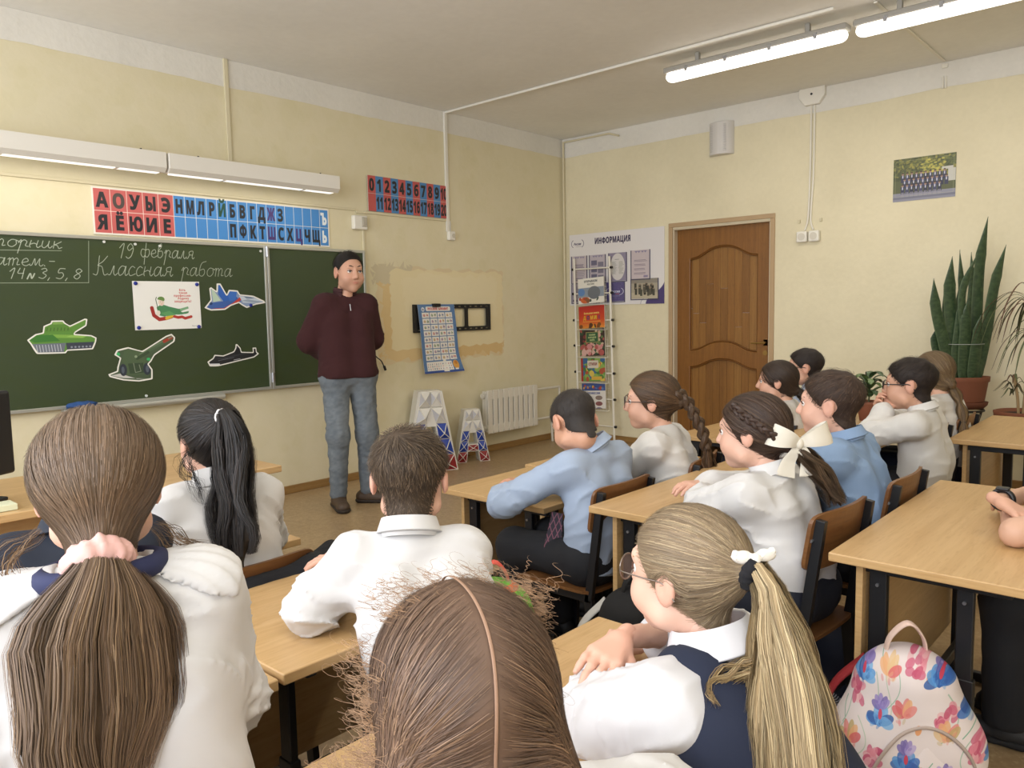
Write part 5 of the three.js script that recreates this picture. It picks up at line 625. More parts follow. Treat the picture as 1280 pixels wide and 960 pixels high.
function person(o) {
  const S = o.s || 1, hs = o.hs || 1, yaw = o.yaw ?? Math.PI, hip = V(...o.hip), head = V(...o.head.at), g = thing('person', o.label, 'person', [o.hip[0], 0, o.hip[2]], 0, o.group);
  seed = Math.round(Math.abs(o.hip[0] * 7919 + o.hip[2] * 104729) * 13) >>> 0;
  const add = (name, geo, m, label) => { geo.translate(-hip.x, 0, -hip.z); return part(name, geo, m, g, label); };
  const F = V(Math.sin(yaw), 0, Math.cos(yaw)), L = V(Math.cos(yaw), 0, -Math.sin(yaw)), Y = V(0, 1, 0), ty = yaw + (o.twist || 0), F2 = V(Math.sin(ty), 0, Math.cos(ty)), L2 = V(Math.cos(ty), 0, -Math.sin(ty));
  const loc = (f, l, y) => V(hip.x + F.x * f + L.x * l, y, hip.z + F.z * f + L.z * l);
  const H = new THREE.Matrix4().makeRotationFromEuler(new THREE.Euler(o.head.pitch || 0, o.head.yaw ?? yaw, o.head.roll || 0, 'YXZ')).scale(V(hs, hs * (o.long || 1), hs)).setPosition(head), hp = (x, y, z) => V(x, y, z).applyMatrix4(H), hl = (p) => V(...p).applyMatrix4(H).toArray();
  const nb = o.neck ? V(...o.neck) : hp(0, -0.1, -0.045).add(V(0, -0.018 * S, 0)).addScaledVector(F, -0.012);
  const ax = nb.clone().sub(hip), tl = ax.length(); ax.normalize(); const chest = hip.clone().lerp(nb, 0.7).addScaledVector(F2, 0.004), mid = hip.clone().lerp(nb, 0.33).addScaledVector(F, -0.022 * (o.slouch ?? 1));
  const sw = (o.sw || 0.128) * S, sh = [1, -1].map((s) => nb.clone().addScaledVector(L2, s * sw).addScaledVector(Y, -0.048 * S).addScaledVector(F2, 0.012));
  if (o.shrug) sh.forEach((p, i) => (p.y += o.shrug[i]));
  const arms = [o.left, o.right].map((a, i) => ({ e: V(...a.e), w: V(...a.w), ...('dir' in a ? { dir: V(...a.dir) } : {}), up: V(...(a.up || [0, 1, 0])), curl: a.curl ?? 0.35, off: a.off }));
  const kneeY = o.kneeY ?? 0.46, legs = o.legs || [1, -1].map((s) => ({ h: hip.clone().addScaledVector(L, s * 0.075 * S), k: loc(0.36 * S, s * 0.1, kneeY - 0.02), a: loc(0.33 * S + (s > 0 ? 0.03 : -0.02), s * 0.1, 0.085), toe: F }));
  // ---- body: one continuous skin
  const skin = lin(o.skin || 0xd8ab94), B = new Caps(0.03); for (const s of [1, -1]) { B.cap(hip.clone().addScaledVector(L, s * 0.05 * S), chest.clone().addScaledVector(L2, s * 0.055 * S), 0.075 * S, 0.075 * S); } B.cap(sh[0], sh[1], 0.036 * S, 0.036 * S); B.cap(nb.clone().addScaledVector(Y, -0.03), hp(0, -0.05, -0.022), 0.047 * (o.neckR || 1) * S, 0.041 * (o.neckR || 1) * hs);
  arms.forEach((a, i) => { B.cap(sh[i], a.e, 0.036 * S, 0.031 * S); B.cap(a.e, a.w, 0.031 * S, 0.019 * S); }); legs.forEach((l) => { B.cap(l.h, l.k, 0.055 * S, 0.043 * S); B.cap(l.k, l.a, 0.043 * S, 0.03 * S); });
  const hf = headField({ ...o, neck: o.neckR || 1 }), hg = hf.mesh(o.noFace ? 0.0075 : o.fine ? 0.004 : 0.005); const lip = lin(o.lip || 0xb56a5e), red = lin(0xd0917c);
  paintVerts(hg, (x, y, z) => { let c = skin; const m = Math.exp(-Math.pow((y + 0.0565) / 0.006, 2) - Math.pow(x / 0.018, 4)) * (z > 0.07 ? 1 : 0); c = mix3(c, lip, m * 0.8); if (Math.abs(x) > 0.072) c = mix3(c, red, 0.4); const ch = Math.exp(-(Math.pow((Math.abs(x) - 0.04) / 0.02, 2) + Math.pow((y + 0.03) / 0.02, 2))) * (z > 0.03 ? 1 : 0); c = mix3(c, red, ch * 0.35); if (o.stubble && y < -0.035 && z > -0.01 && y > -0.1) c = mix3(c, lin(0x7a6054), 0.16 * (1 - m)); return c; }); hg.applyMatrix4(H);
  const pieces = [paintVerts(B.mesh(o.fine ? 0.013 : 0.018), () => skin), hg];
  arms.forEach((a, i) => { if (a.off) return; const d = a.dir || a.w.clone().sub(a.e); const h = handMesh(i ? -1 : 1, a.curl, 0.9 * S * (o.handS || 1), o.fine); placeHand(h, a.w.clone().addScaledVector(d.clone().normalize(), 0.012), d, a.up); pieces.push(paintVerts(h, () => mix3(skin, red, 0.2))); });
  add('body', fuse(pieces), skinMat);
  // ---- eyes, brows
  if (!o.noFace) { const iris = lin(o.eye || 0x4a3424); for (const s of [1, -1]) { const e = new THREE.SphereGeometry(0.0118, 20, 14); paintVerts(e, (x, y, z) => { const a = Math.acos(clamp(z / 0.0118, -1, 1)); return a < 0.24 ? [0.01, 0.01, 0.01] : a < 0.5 ? iris : [0.75, 0.72, 0.69]; }); e.rotateY((o.gaze || 0)); e.translate(s * 0.031, 0.003, 0.0715); e.applyMatrix4(H); add('eye', e, hairMat); const b = sweep([[s * 0.012, 0.027, 0.0865], [s * 0.03, 0.032, 0.083], [s * 0.049, 0.026, 0.069]], (t) => [0.003 * Math.sin(Math.PI * (0.15 + 0.8 * t)), 0.003], { n: 10, k: 6 }); b.applyMatrix4(H); add('eyebrow', b, std(o.brow || o.hair?.color || 0x3a2a1c, 0.8)); const lid = sweep([[s * 0.017, 0.004, 0.0815], [s * 0.03, 0.0095, 0.085], [s * 0.045, 0.004, 0.076]], () => 0.0022, { n: 10, k: 5 }); lid.applyMatrix4(H); add('eyelid', lid, std(0x5a3c2e, 0.7)); } }
  // ---- clothes
  const T = o.top, ex = T.fit ?? 0.012, gr = (r) => r * S + ex, C = new Caps(0.035), R = T.sleeve || [0.037, 0.034, 0.028];
  for (const s of [1, -1]) { const p = (q, l, v) => q.clone().addScaledVector(v, s * l * S); C.cap(p(hip, 0.058, L), p(mid, 0.056, L), gr(0.082 * (T.waist || 1)), gr(0.077)); C.cap(p(mid, 0.056, L), p(chest, 0.058, L2), gr(0.077), gr(0.074)); }
  C.cap(sh[0], sh[1], gr(0.033), gr(0.033), 0.045); for (const s of [0, 1]) { C.cap(sh[s].clone().lerp(nb, 0.3), nb.clone().addScaledVector(Y, -0.022 * S), gr(0.026), gr(0.03), 0.03); }
  arms.forEach((a, i) => { const cuff = a.e.clone().lerp(a.w, T.long ?? 0.9); if (T.short) { C.cap(sh[i], sh[i].clone().lerp(a.e, T.short), gr(R[0]), gr(R[0] * 1.05)); return; } if (T.puff) { C.cap(sh[i], sh[i].clone().lerp(a.e, 0.5), gr(R[0]), gr(R[1] * 1.15)); C.cap(sh[i].clone().lerp(a.e, 0.5), a.e, gr(R[1] * 1.15), gr(R[1] * 1.1)); C.cap(a.e, a.e.clone().lerp(cuff, 0.8), gr(R[1] * 1.1), gr(R[2] * 1.3)); C.cap(a.e.clone().lerp(cuff, 0.8), cuff, gr(R[2] * 1.2), gr(R[2] * 0.8)); } else { C.cap(sh[i], a.e, gr(R[0]), gr(R[1])); C.cap(a.e, cuff, gr(R[1]), gr(R[2])); } });
  const bis = arms.map((a, i) => a.e.clone().sub(sh[i]).normalize().add(a.w.clone().sub(a.e).normalize()).normalize()), wr = T.wrinkle ?? 0.006, wf = T.freq || 1, hemY = T.hem ?? hip.y - 0.07, collarCut = hp(0, -0.05, -0.022), nkR = 0.05 * (o.neckR || 1) * S;
  const fold = (x, y, z) => { const q = noise3(x * 5 + 3, y * 5, z * 5) * 0.9, n1 = noise3(x * 9 * wf + 5 + q, (y * 0.8 + (x - z) * 0.45) * 26 * wf + q * 2, z * 9 * wf), r = 1 - Math.abs(n1); return r * r * r * r; };
  const wrinkle = (x, y, z) => { let k = 0.5, el = 0; for (let i = 0; i < 2; i++) { const a = arms[i], d2 = (x - a.e.x) ** 2 + (y - a.e.y) ** 2 + (z - a.e.z) ** 2, e = Math.exp(-d2 / 0.009), pit = Math.exp(-((x - sh[i].x) ** 2 + (y - sh[i].y + 0.08) ** 2 + (z - sh[i].z) ** 2) / 0.008); k += 0.7 * e + 0.8 * pit; if (e > 0.02) { const u = bis[i].x * (x - a.e.x) + bis[i].y * (y - a.e.y) + bis[i].z * (z - a.e.z), w = Math.abs(Math.sin(u * 85 + 2.2 * noise3(x * 22, y * 22, z * 22))); el += e * (1 - w) ** 2; } } k += 0.6 * Math.exp(-((y - hemY) ** 2) / 0.006); return wr * (k * (fold(x, y, z) * 1.5 - 0.45) + el * 1.3 + 0.3 * noise3(x * 12, y * 12, z * 12)); };
  const shirtF = (x, y, z) => { let d = C.at(x, y, z); if (d < 0.03 && d > -0.03) d -= wrinkle(x, y, z); return smax(d, hemY - y + (T.hemWave ? 0.008 * noise3(x * 20, 1, z * 20) : 0), 0.012); };
  add(T.name || 'shirt', C.mesh(T.cell || 0.0078, shirtF, 0.03), T.mat || cloth(T.color, T.rough ?? 0.8), T.label);
  const up2 = hp(0, 0, -0.02).sub(nb).normalize();
  if (T.collar) add('collar', collarGeo(nb.clone().addScaledVector(up2, 0.012 + (T.collar.lift || 0)), up2, F2, { r: 0.05 * S * (o.neckR || 1), ...T.collar }), cloth(T.collar.color ?? T.color, 0.8));
  if (T.cape) { const q = nb.clone().addScaledVector(Y, 0.01); add('wide_collar', C.mesh(0.006, (x, y, z) => { const dx = x - q.x, dy = y - q.y, dz = z - q.z, a = Math.atan2(dz, dx), r = Math.hypot(dx, dy * 1.2, dz); let d = C.at(x, y, z) - 0.007 - 0.0022 * Math.sin(a * 44) * sstep(0.06, 0.11, r); return smax(smax(d, r - T.cape, 0.004), nkR + 0.004 - Math.hypot(dx, dz) + Math.max(0, -dy) * 2, 0.006); }, 0.03), cloth(T.color, 0.8)); }
  if (T.cuffs) arms.forEach((a) => { const d = a.w.clone().sub(a.e).normalize(), p = a.e.clone().lerp(a.w, T.long ?? 0.9); add('cuff', sweep([p.clone().addScaledVector(d, -0.02), p, p.clone().addScaledVector(d, 0.022)].map((q) => q.toArray()), (t) => gr(R[2]) * 0.98 + 0.001, { n: 6, k: 18, up: [0.1, 0.2, 1] }), cloth(T.color, 0.8)); });
  if (o.vest) { const Vf = new Caps(0.035), e2 = ex + 0.009; for (const s of [1, -1]) { const p = (q, l, v) => q.clone().addScaledVector(v, s * l * S); Vf.cap(p(hip, 0.058, L), p(mid, 0.056, L), 0.088 * S + e2, 0.083 * S + e2); Vf.cap(p(mid, 0.056, L), p(chest, 0.06, L2), 0.083 * S + e2, 0.082 * S + e2); Vf.cap(p(chest, 0.062, L2), sh[s > 0 ? 0 : 1].clone().lerp(nb, 0.5), 0.07 * S + e2 * 0.5, 0.036 * S + e2, 0.05); } add('vest', Vf.mesh(0.009, (x, y, z) => { let d = Vf.at(x, y, z); if (Math.abs(d) < 0.02) d -= 0.002 * noise3(x * 14, y * 14, z * 14); return smax(d, Math.max(hemY - 0.02 - y, nkR + 0.02 - Math.hypot(x - nb.x - F2.x * 0.01, (y - nb.y - 0.01) * 0.9, z - nb.z - F2.z * 0.01)), 0.01); }, 0.03), cloth(o.vest, 0.9)); }
  // ---- trousers or skirt, shoes
  const D = new Caps(0.04), bt = o.bottom || {}, be = bt.fit ?? 0.012; D.cap(legs[0].h, legs[1].h, 0.083 * S + be, 0.083 * S + be); D.cap(hip.clone().addScaledVector(Y, 0.02), mid, 0.075 * S + be, 0.07 * S + be);
  if (bt.skirt) { legs.forEach((l) => { const kk = l.h.clone().lerp(l.k, 1.02); D.cap(l.h, kk, 0.085 * S + be, 0.075 * S + be, 0.06); }); } else legs.forEach((l) => { D.cap(l.h, l.k, 0.07 * S + be, 0.054 * S + be); D.cap(l.k, l.a, 0.052 * S + be, 0.042 * S + be); });
  const top = hip.y + (bt.top ?? 0.07), dw = bt.wrinkle ?? 0.004, dg = D.mesh(bt.cell || 0.015, (x, y, z) => { let d = D.at(x, y, z); if (Math.abs(d) < 0.03) { const n1 = noise3(x * 16, y * 24, z * 16); d -= dw * ((1 - Math.abs(n1)) * 1.4 - 0.8); } return smax(d, Math.max(y - top, 0.06 - y), 0.01); }, 0.03); if (bt.denim) { const a = lin(bt.denim[0]), b2 = lin(bt.denim[1]); paintVerts(dg, (x, y, z) => mix3(a, b2, clamp(0.42 + 0.45 * fbm(x * 7, y * 3, z * 7, 3) + 0.2 * noise3(x * 60, y * 90, z * 60), 0, 1))); } add(bt.name || (bt.skirt ? 'skirt' : 'trousers'), dg, bt.denim ? denimMat : cloth(bt.color ?? 0x16171c, 0.85));
  if (bt.skirt) { const K = new Caps(0.02); legs.forEach((l) => K.cap(l.k, l.a, 0.047 * S, 0.034 * S)); add('tights', K.mesh(0.016), cloth(bt.tights ?? 0x1b1b20, 0.8)); }
  legs.forEach((l) => { const t = l.toe || F, sc = o.shoeS || S, f = new Caps(0.02), h = l.a.clone(), q = (a, y) => [h.x + t.x * a * sc, y, h.z + t.z * a * sc]; f.cap(q(-0.035, 0.04), q(0.12, 0.03), 0.036 * sc, 0.034 * sc); f.cap(q(0.0, 0.05), q(0, 0.1), 0.038 * sc, 0.04 * sc); const sg = f.mesh(0.012, (x, y, z) => smax(f.at(x, y, z), 0.02 - y, 0.006)); add('shoe', sg, std(o.shoe || 0x1a1a1c, 0.6)); const f2 = new Caps(0.02); f2.cap(q(-0.035, 0.014), q(0.125, 0.014), 0.04 * sc, 0.037 * sc); add('sole', f2.mesh(0.012, (x, y, z) => smax(f2.at(x, y, z), Math.max(0.001 - y, y - 0.026), 0.004)), std(o.sole || 0x121214, 0.8)); });
  // ---- hair and what is worn
  if (o.hair) { const hh = scalpHair(o.hair); hh.applyMatrix4(H); const list = [hh]; for (const t of (typeof o.tails === 'function' ? o.tails(hl, hp) : o.tails) || []) list.push(t); add('hair', fuseIdx(list), o.hair.dull ? hairMatDull : hairMat); }
  if (o.glasses) {
    const gm = std(o.glasses.color ?? 0x2a2422, 0.35, { metalness: o.glasses.metal ? 0.9 : 0 }), q = o.glasses.r || 0.021, sq = o.glasses.square ? 0.78 : 1, fr = []; for (const s of [1, -1]) { const t = new THREE.TorusGeometry(q, o.glasses.t || 0.0018, 6, 28); t.scale(1.08, sq, 1); t.rotateY(s * 0.14); t.translate(s * 0.031, 0.0, 0.099); fr.push(t); fr.push(tube([[s * (0.031 + q * 1.06), 0.005, 0.095], [s * 0.072, 0.006, 0.08], [s * 0.079, 0.006, 0.03], [s * 0.08, 0.004, -0.012], [s * 0.078, -0.02, -0.03]], o.glasses.t || 0.0018, 24, 6)); }
    fr.push(tube([[-0.0095, 0.003, 0.1005], [0, 0.006, 0.104], [0.0095, 0.003, 0.1005]], o.glasses.t || 0.0016, 8, 6)); const G = join(fr); G.applyMatrix4(H); const go = add('glasses', G, gm); for (const s of [1, -1]) { const l = new THREE.CircleGeometry(q * 0.98, 24); l.scale(1.08, sq, 1); l.rotateY(s * 0.14); l.translate(s * 0.031, 0, 0.099); l.applyMatrix4(H); l.translate(-hip.x, 0, -hip.z); part('lens', l, lensMat, go); }
  }
  return { hairProject: o.hair && o.hair.project, g, hip, nb, sh, H, hp, hl, add, F, L, loc, arms, up2, F2 };
}
function strip(list, wide, across, t = 0.0016) {                // a ribbon along points, wide(t) across
  const n = 26, P = new THREE.CatmullRomCurve3(pts(list), false, 'centripetal').getSpacedPoints(n), pos = [], idx = [];
  for (let i = 0; i <= n; i++) { const T = P[Math.min(i + 1, n)].clone().sub(P[Math.max(i - 1, 0)]).normalize(), S = across.clone().addScaledVector(T, -across.dot(T)).normalize(), N = T.clone().cross(S), w = wide(i / n); for (const [a, b] of [[-1, 0], [-0.4, 0.05], [0.2, -0.04], [1, 0], [1, -t / w], [0.2, -0.04 - t / w], [-0.4, 0.05 - t / w], [-1, -t / w]]) { const q = P[i].clone().addScaledVector(S, a * w).addScaledVector(N, b * w); pos.push(q.x, q.y, q.z); } }
  for (let i = 0; i < n; i++) for (let j = 0; j < 8; j++) { const a = i * 8 + j, b = i * 8 + (j + 1) % 8; idx.push(a, b, a + 8, b, b + 8, a + 8); } for (const o of [0, n * 8]) for (let j = 1; j < 7; j++) idx.push(o, o + j, o + j + 1);
  const g = new THREE.BufferGeometry(); g.setAttribute('position', new THREE.Float32BufferAttribute(pos, 3)); g.setIndex(idx); g.computeVertexNormals(); return g;
}
function ribbonBow(p, at, right, up, w, color, name = 'hair_bow') { // two loops, knot and tails of wide ribbon
  const out = right.clone().cross(up).normalize(), q = (a, b, c) => at.clone().addScaledVector(right, a * w).addScaledVector(up, b * w).addScaledVector(out, c * w), g = [];
  for (const s of [-1, 1]) { g.push(strip([q(0, 0, 0.1), q(s * 0.35, 0.16, 0.3), q(s * 0.8, 0.3, 0.22), q(s * 0.95, 0.34, 0.02), q(s * 0.75, 0.24, -0.14), q(s * 0.35, 0.1, -0.08), q(0, 0, 0)], (t) => w * (0.12 + 0.24 * Math.sin(Math.PI * t)), up.clone().addScaledVector(right, -s * 0.35).normalize())); g.push(strip([q(0, 0, 0.05), q(s * 0.14, -0.25, 0.14), q(s * 0.3, -0.6, 0.08), q(s * 0.38, -1.05, 0.1)], (t) => w * (0.09 + 0.22 * t), right.clone().addScaledVector(up, s * 0.25).normalize())); }
  const k = new THREE.SphereGeometry(0.15 * w, 16, 12); k.scale(1, 1.25, 0.9); const kp = q(0, 0, 0.09); k.translate(kp.x, kp.y, kp.z); for (const a of [k]) a.deleteAttribute('uv'); p.add(name, mergeGeometries([...g, k]), cloth(color, 0.55));
}
function scrunchie(p, at, axis, R, r, color, name = 'scrunchie') { const g = new THREE.TorusGeometry(R, r, 18, 72), q = g.attributes.position; for (let i = 0; i < q.count; i++) { const x = q.getX(i), y = q.getY(i), z = q.getZ(i), a = Math.atan2(y, x), k = 1 + 0.07 * Math.sin(a * 13 + z * 60) + 0.3 * fbm(Math.cos(a) * 5, Math.sin(a) * 5, z * 60); const cx = Math.cos(a) * R, cy = Math.sin(a) * R; q.setXYZ(i, cx + (x - cx) * k, cy + (y - cy) * k, z * k); } g.computeVertexNormals(); g.applyQuaternion(new THREE.Quaternion().setFromUnitVectors(V(0, 0, 1), axis.clone().normalize())); g.translate(at.x, at.y, at.z); p.add(name, g, cloth(color, 0.95)); }
// ---------------------------------------------------------------- the class
const BEAR = (deg) => Math.PI - deg * Math.PI / 180;            // degrees turned right of the chalkboard direction
const fold = (hip, b, D, f = 0.3, w = 0.2) => { const y = BEAR(b), Fx = Math.sin(y), Fz = Math.cos(y), Lx = Math.cos(y), Lz = -Math.sin(y), p = (a, l, h) => [hip[0] + Fx * a + Lx * l, h, hip[2] + Fz * a + Lz * l]; return { left: { e: p(f - 0.03, w, D + 0.045), w: p(f + 0.05, -0.02, D + 0.045), curl: 0.3 }, right: { e: p(f - 0.03, -w, D + 0.045), w: p(f + 0.02, 0.04, D + 0.078), curl: 0.3 } }; };
const WHITE = 0xd0cfce, LB = 0x98a6ba, BLUE = 0x849ec0, NAVY = 0x1a2136;
const shortCut = (color, o = {}) => ({ style: 'short', color, th: 0.012, sideThin: 0.008, forehead: 0.058, side: 0.0, nape: -0.092, len: 0.03, n: 2400, k: 4, lump: 0.006, stand: 0.007, r: 0.0012, dull: true, cell: 0.005, ...o });
const tied = (color, tie, o = {}) => ({ style: 'tied', color, ties: [tie], th: 0.011, n: 2400, k: 8, r: 0.0015, ...o });

// teacher by the chalkboard
{
  const hip = [-3.265, 0.93, 0.66], yaw = -0.28, F = [Math.sin(yaw), Math.cos(yaw)], L = [Math.cos(yaw), -Math.sin(yaw)], q = (f, l, y) => [hip[0] + F[0] * f + L[0] * l, y, hip[2] + F[1] * f + L[1] * l], v = (a) => V(...a);
  const p = person({ label: 'man in a maroon quarter-zip sweater and blue jeans standing with hands behind his back', fine: true, hip, yaw, s: 1.27, hs: 1.2, long: 1.06, sw: 0.118, neckR: 1.12, cheeks: 1.06, stubble: 1, head: { at: [-3.25, 1.622, 0.69], yaw: -0.2, pitch: 0.02 }, skin: 0xcc9d84, neck: q(-0.02, 0, 1.46),
    left: { e: q(-0.1, 0.225, 1.16), w: q(-0.2, 0.06, 1.02), curl: 0.6 }, right: { e: q(-0.1, -0.235, 1.16), w: q(-0.22, 0.0, 1.0), curl: 0.6 }, slouch: 0.2,
    legs: [{ h: v(q(0, 0.095, 0.92)), k: v(q(0.03, 0.11, 0.5)), a: v(q(0.0, 0.12, 0.1)), toe: V(0.6, 0, 0.8) }, { h: v(q(0, -0.095, 0.92)), k: v(q(0.04, -0.105, 0.5)), a: v(q(0.02, -0.11, 0.1)), toe: V(-0.42, 0, 0.9) }],
    top: { name: 'sweater', color: 0x381719, rough: 0.95, fit: 0.022, wrinkle: 0.005, hem: 0.9, waist: 1.12, collar: { r: 0.066, h: 0.05, drop: 0.02, out: 0.012, gap: 1.1, lift: -0.012 }, sleeve: [0.047, 0.044, 0.036], cell: 0.011, long: 0.95 },
    bottom: { name: 'jeans', denim: [0x525a62, 0x868e94], fit: 0.006, top: 0.02, wrinkle: 0.008, cell: 0.011 }, shoe: 0x4a3a2c, sole: 0x2e2620, shoeS: 1.35,
    hair: shortCut(0x1c1714, { len: 0.024, th: 0.008, forehead: 0.066, temple: 0.01, mess: 0.6, sideThin: 0.006, n: 2200, nape: -0.07 }), brow: 0x1c1714, eye: 0x35261c });
  const z = p.nb.clone().addScaledVector(p.F2, 0.1); p.add('zip_pull', rod([z.x, z.y - 0.055, z.z + 0.002], [z.x - 0.002, z.y - 0.1, z.z + 0.012], 0.0035), M.steel);
}
// girl with the pink scrunchie
{
  const hip = [-6.1, 0.5, 4.03], f = fold(hip, 20, 0.66, 0.3, 0.22);
  const p = person({ label: 'girl with long brown hair in a low ponytail tied with a pink scrunchie, white blouse', hip, yaw: BEAR(20), s: 1.06, hs: 0.97, head: { at: [-6.093, 1.098, 3.955], yaw: BEAR(22), pitch: 0.05 }, ...f, left: { e: [-6.36, 0.74, 4.02], w: [-6.3, 0.72, 3.86], curl: 0.4 }, right: { e: [-5.93, 0.73, 3.98], w: [-6.05, 0.71, 3.8] }, sw: 0.118, noFace: true,
    top: { name: 'blouse', color: WHITE, fit: 0.018, wrinkle: 0.007, cell: 0.0065, cape: 0.185 }, bottom: { skirt: true, color: NAVY },
    hair: tied(0x66523f, [0, -0.078, -0.098, 0.026], { th: 0.017, n: 8200, k: 9, r: 0.0012, light: 0x77604a, earCut: 0.024, nape: -0.09 }),
    tails: (hl) => { const t = hl([0, -0.078, -0.098]), q = (x, y, z) => [t[0] + x, t[1] + y, t[2] + z]; return [hairTail([q(0.004, 0.012, -0.012), q(-0.006, -0.03, 0.028), q(-0.016, -0.085, 0.05), q(-0.026, -0.155, 0.068), q(-0.034, -0.225, 0.08), q(-0.036, -0.29, 0.09)], (t) => [0.026 + 0.1 * sstep(0.02, 0.4, t) - 0.06 * sstep(0.68, 1, t), 0.022 + 0.036 * sstep(0.02, 0.35, t) - 0.025 * sstep(0.6, 1, t)], { color: 0x6c5744, light: 0x8a7258, n: 7500, k: 13, wave: 0.009, freq: 4, r: 0.0013, clumps: 9, vary: 0.2, up: [0.35, 0.1, 0.93] }),
      hairTail([hl([-0.07, -0.06, -0.03]), q(0.135, -0.03, -0.03), q(0.14, -0.08, -0.015), q(0.15, -0.12, -0.01)], (t) => [0.012 + 0.012 * t, 0.01], { color: 0x66503c, light: 0x907455, n: 45, k: 14, wave: 0.016, freq: 5, r: 0.0009, loose: 1 }), hairTail([hl([0.075, -0.05, -0.02]), q(-0.085, -0.01, -0.09), q(-0.085, -0.05, -0.07), q(-0.075, -0.11, -0.05)], (t) => [0.012 + 0.01 * t, 0.01], { color: 0x66503c, light: 0x907455, n: 45, k: 14, wave: 0.014, freq: 5, r: 0.0009, loose: 1 })]; } });
  scrunchie(p, p.hp(0.002, -0.084, -0.106), V(-0.15, -0.75, 0.75), 0.026, 0.019, 0xdcb0a8);
  const c = new THREE.TorusGeometry(0.066, 0.012, 8, 60); c.scale(1.12, 1, 1.3); c.rotateX(Math.PI / 2 - 0.1); c.translate(p.nb.x, p.nb.y + 0.012, p.nb.z); p.add('collar_trim', c, cloth(0x20264a, 0.8));
}
// child in the dark jacket
{
  const hip = [-5.93, 0.46, 3.3]; person({ label: 'child in a navy jacket at the front, mostly hidden behind the pink scrunchie girl', hip, yaw: BEAR(10), s: 1.0, head: { at: [-5.895, 0.985, 3.235], yaw: BEAR(15) }, ...fold(hip, 10, 0.62), noFace: true, top: { name: 'jacket', color: 0x151d2c, fit: 0.024, wrinkle: 0.006, collar: { r: 0.056, h: 0.03 } }, hair: shortCut(0x3a2a1e), bottom: { color: 0x14161c } });
}
// girl with the long black ponytail
{
  const hip = [-5.52, 0.46, 3.2]; const p = person({ label: 'girl with a long wavy black ponytail in a white knitted top', hip, yaw: BEAR(15), s: 0.98, hs: 0.98, sw: 0.115, head: { at: [-5.5, 1.0, 3.1], yaw: BEAR(8), pitch: 0 }, ...fold(hip, 15, 0.62, 0.28, 0.17), noFace: false, eye: 0x2a1c14,
    top: { name: 'jumper', color: WHITE, fit: 0.02, wrinkle: 0.006, collar: { r: 0.052, h: 0.034, drop: 0.014, out: 0.006, gap: 0.02 } }, bottom: { skirt: true, color: 0x17181d, fit: 0.03 },
    hair: tied(0x191514, [0, 0.075, -0.105, 0.02], { th: 0.013, n: 3000, k: 9, r: 0.0015, light: 0x2e2622 }), tails: (hl) => { const t = hl([0, 0.075, -0.105]), q = (x, y, z) => [t[0] + x, t[1] + y, t[2] + z]; return [hairTail([q(0, 0, -0.01), q(-0.001, 0.004, 0.03), q(-0.004, -0.06, 0.058), q(-0.018, -0.14, 0.068), q(-0.03, -0.22, 0.09), q(-0.034, -0.3, 0.11), q(-0.03, -0.37, 0.125)], (t) => [0.022 + 0.045 * sstep(0.05, 0.3, t) + 0.012 * sstep(0.5, 0.7, t) - 0.045 * sstep(0.75, 1, t), 0.02 + 0.012 * sstep(0, 0.3, t) - 0.01 * sstep(0.75, 1, t)], { color: 0x1a1614, light: 0x352b26, n: 3600, k: 13, wave: 0.014, freq: 6, r: 0.0013, lightShare: 0.15, up: [0.5, 0, 0.86] }), hairTail([hl([0.06, 0.0, -0.06]), q(-0.09, -0.11, -0.03), q(-0.075, -0.17, 0), q(-0.065, -0.23, 0.01)], (t) => [0.006, 0.005], { color: 0x1a1614, n: 60, k: 16, wave: 0.018, freq: 6, r: 0.001, loose: 1 })]; } });
  scrunchie(p, p.hp(0, 0.078, -0.116), V(0, 0.3, 1), 0.018, 0.006, 0xd9d6d2, 'hair_band');
}
// boy in the white shirt
{
  const hip = [-5.44, 0.47, 4.0]; person({ label: 'short-haired boy in a white collared shirt seen from behind, elbow on the desk', hip, yaw: BEAR(35), s: 1.02, hs: 1.0, earOut: 0.004, head: { at: [-5.39, 0.968, 3.805], yaw: BEAR(47), pitch: 0.1 }, left: { e: [-5.605, 0.712, 3.72], w: [-5.4, 0.71, 3.6] }, right: { e: [-5.24, 0.712, 3.8], w: [-5.38, 0.735, 3.6] }, noFace: true, sw: 0.118,
    top: { color: WHITE, fit: 0.016, wrinkle: 0.008, cell: 0.0062, collar: { r: 0.05, h: 0.028, drop: 0.028, out: 0.016, gap: 0.4 } }, bottom: { color: 0x17181e }, hair: shortCut(0x4a3c2e, { len: 0.032, n: 9000, light: 0x6e5c48, nape: -0.096, whorl: [0.25, 0.8, -0.5], r: 0.0012, stand: 0.009, mess: 0.5 }) });
}
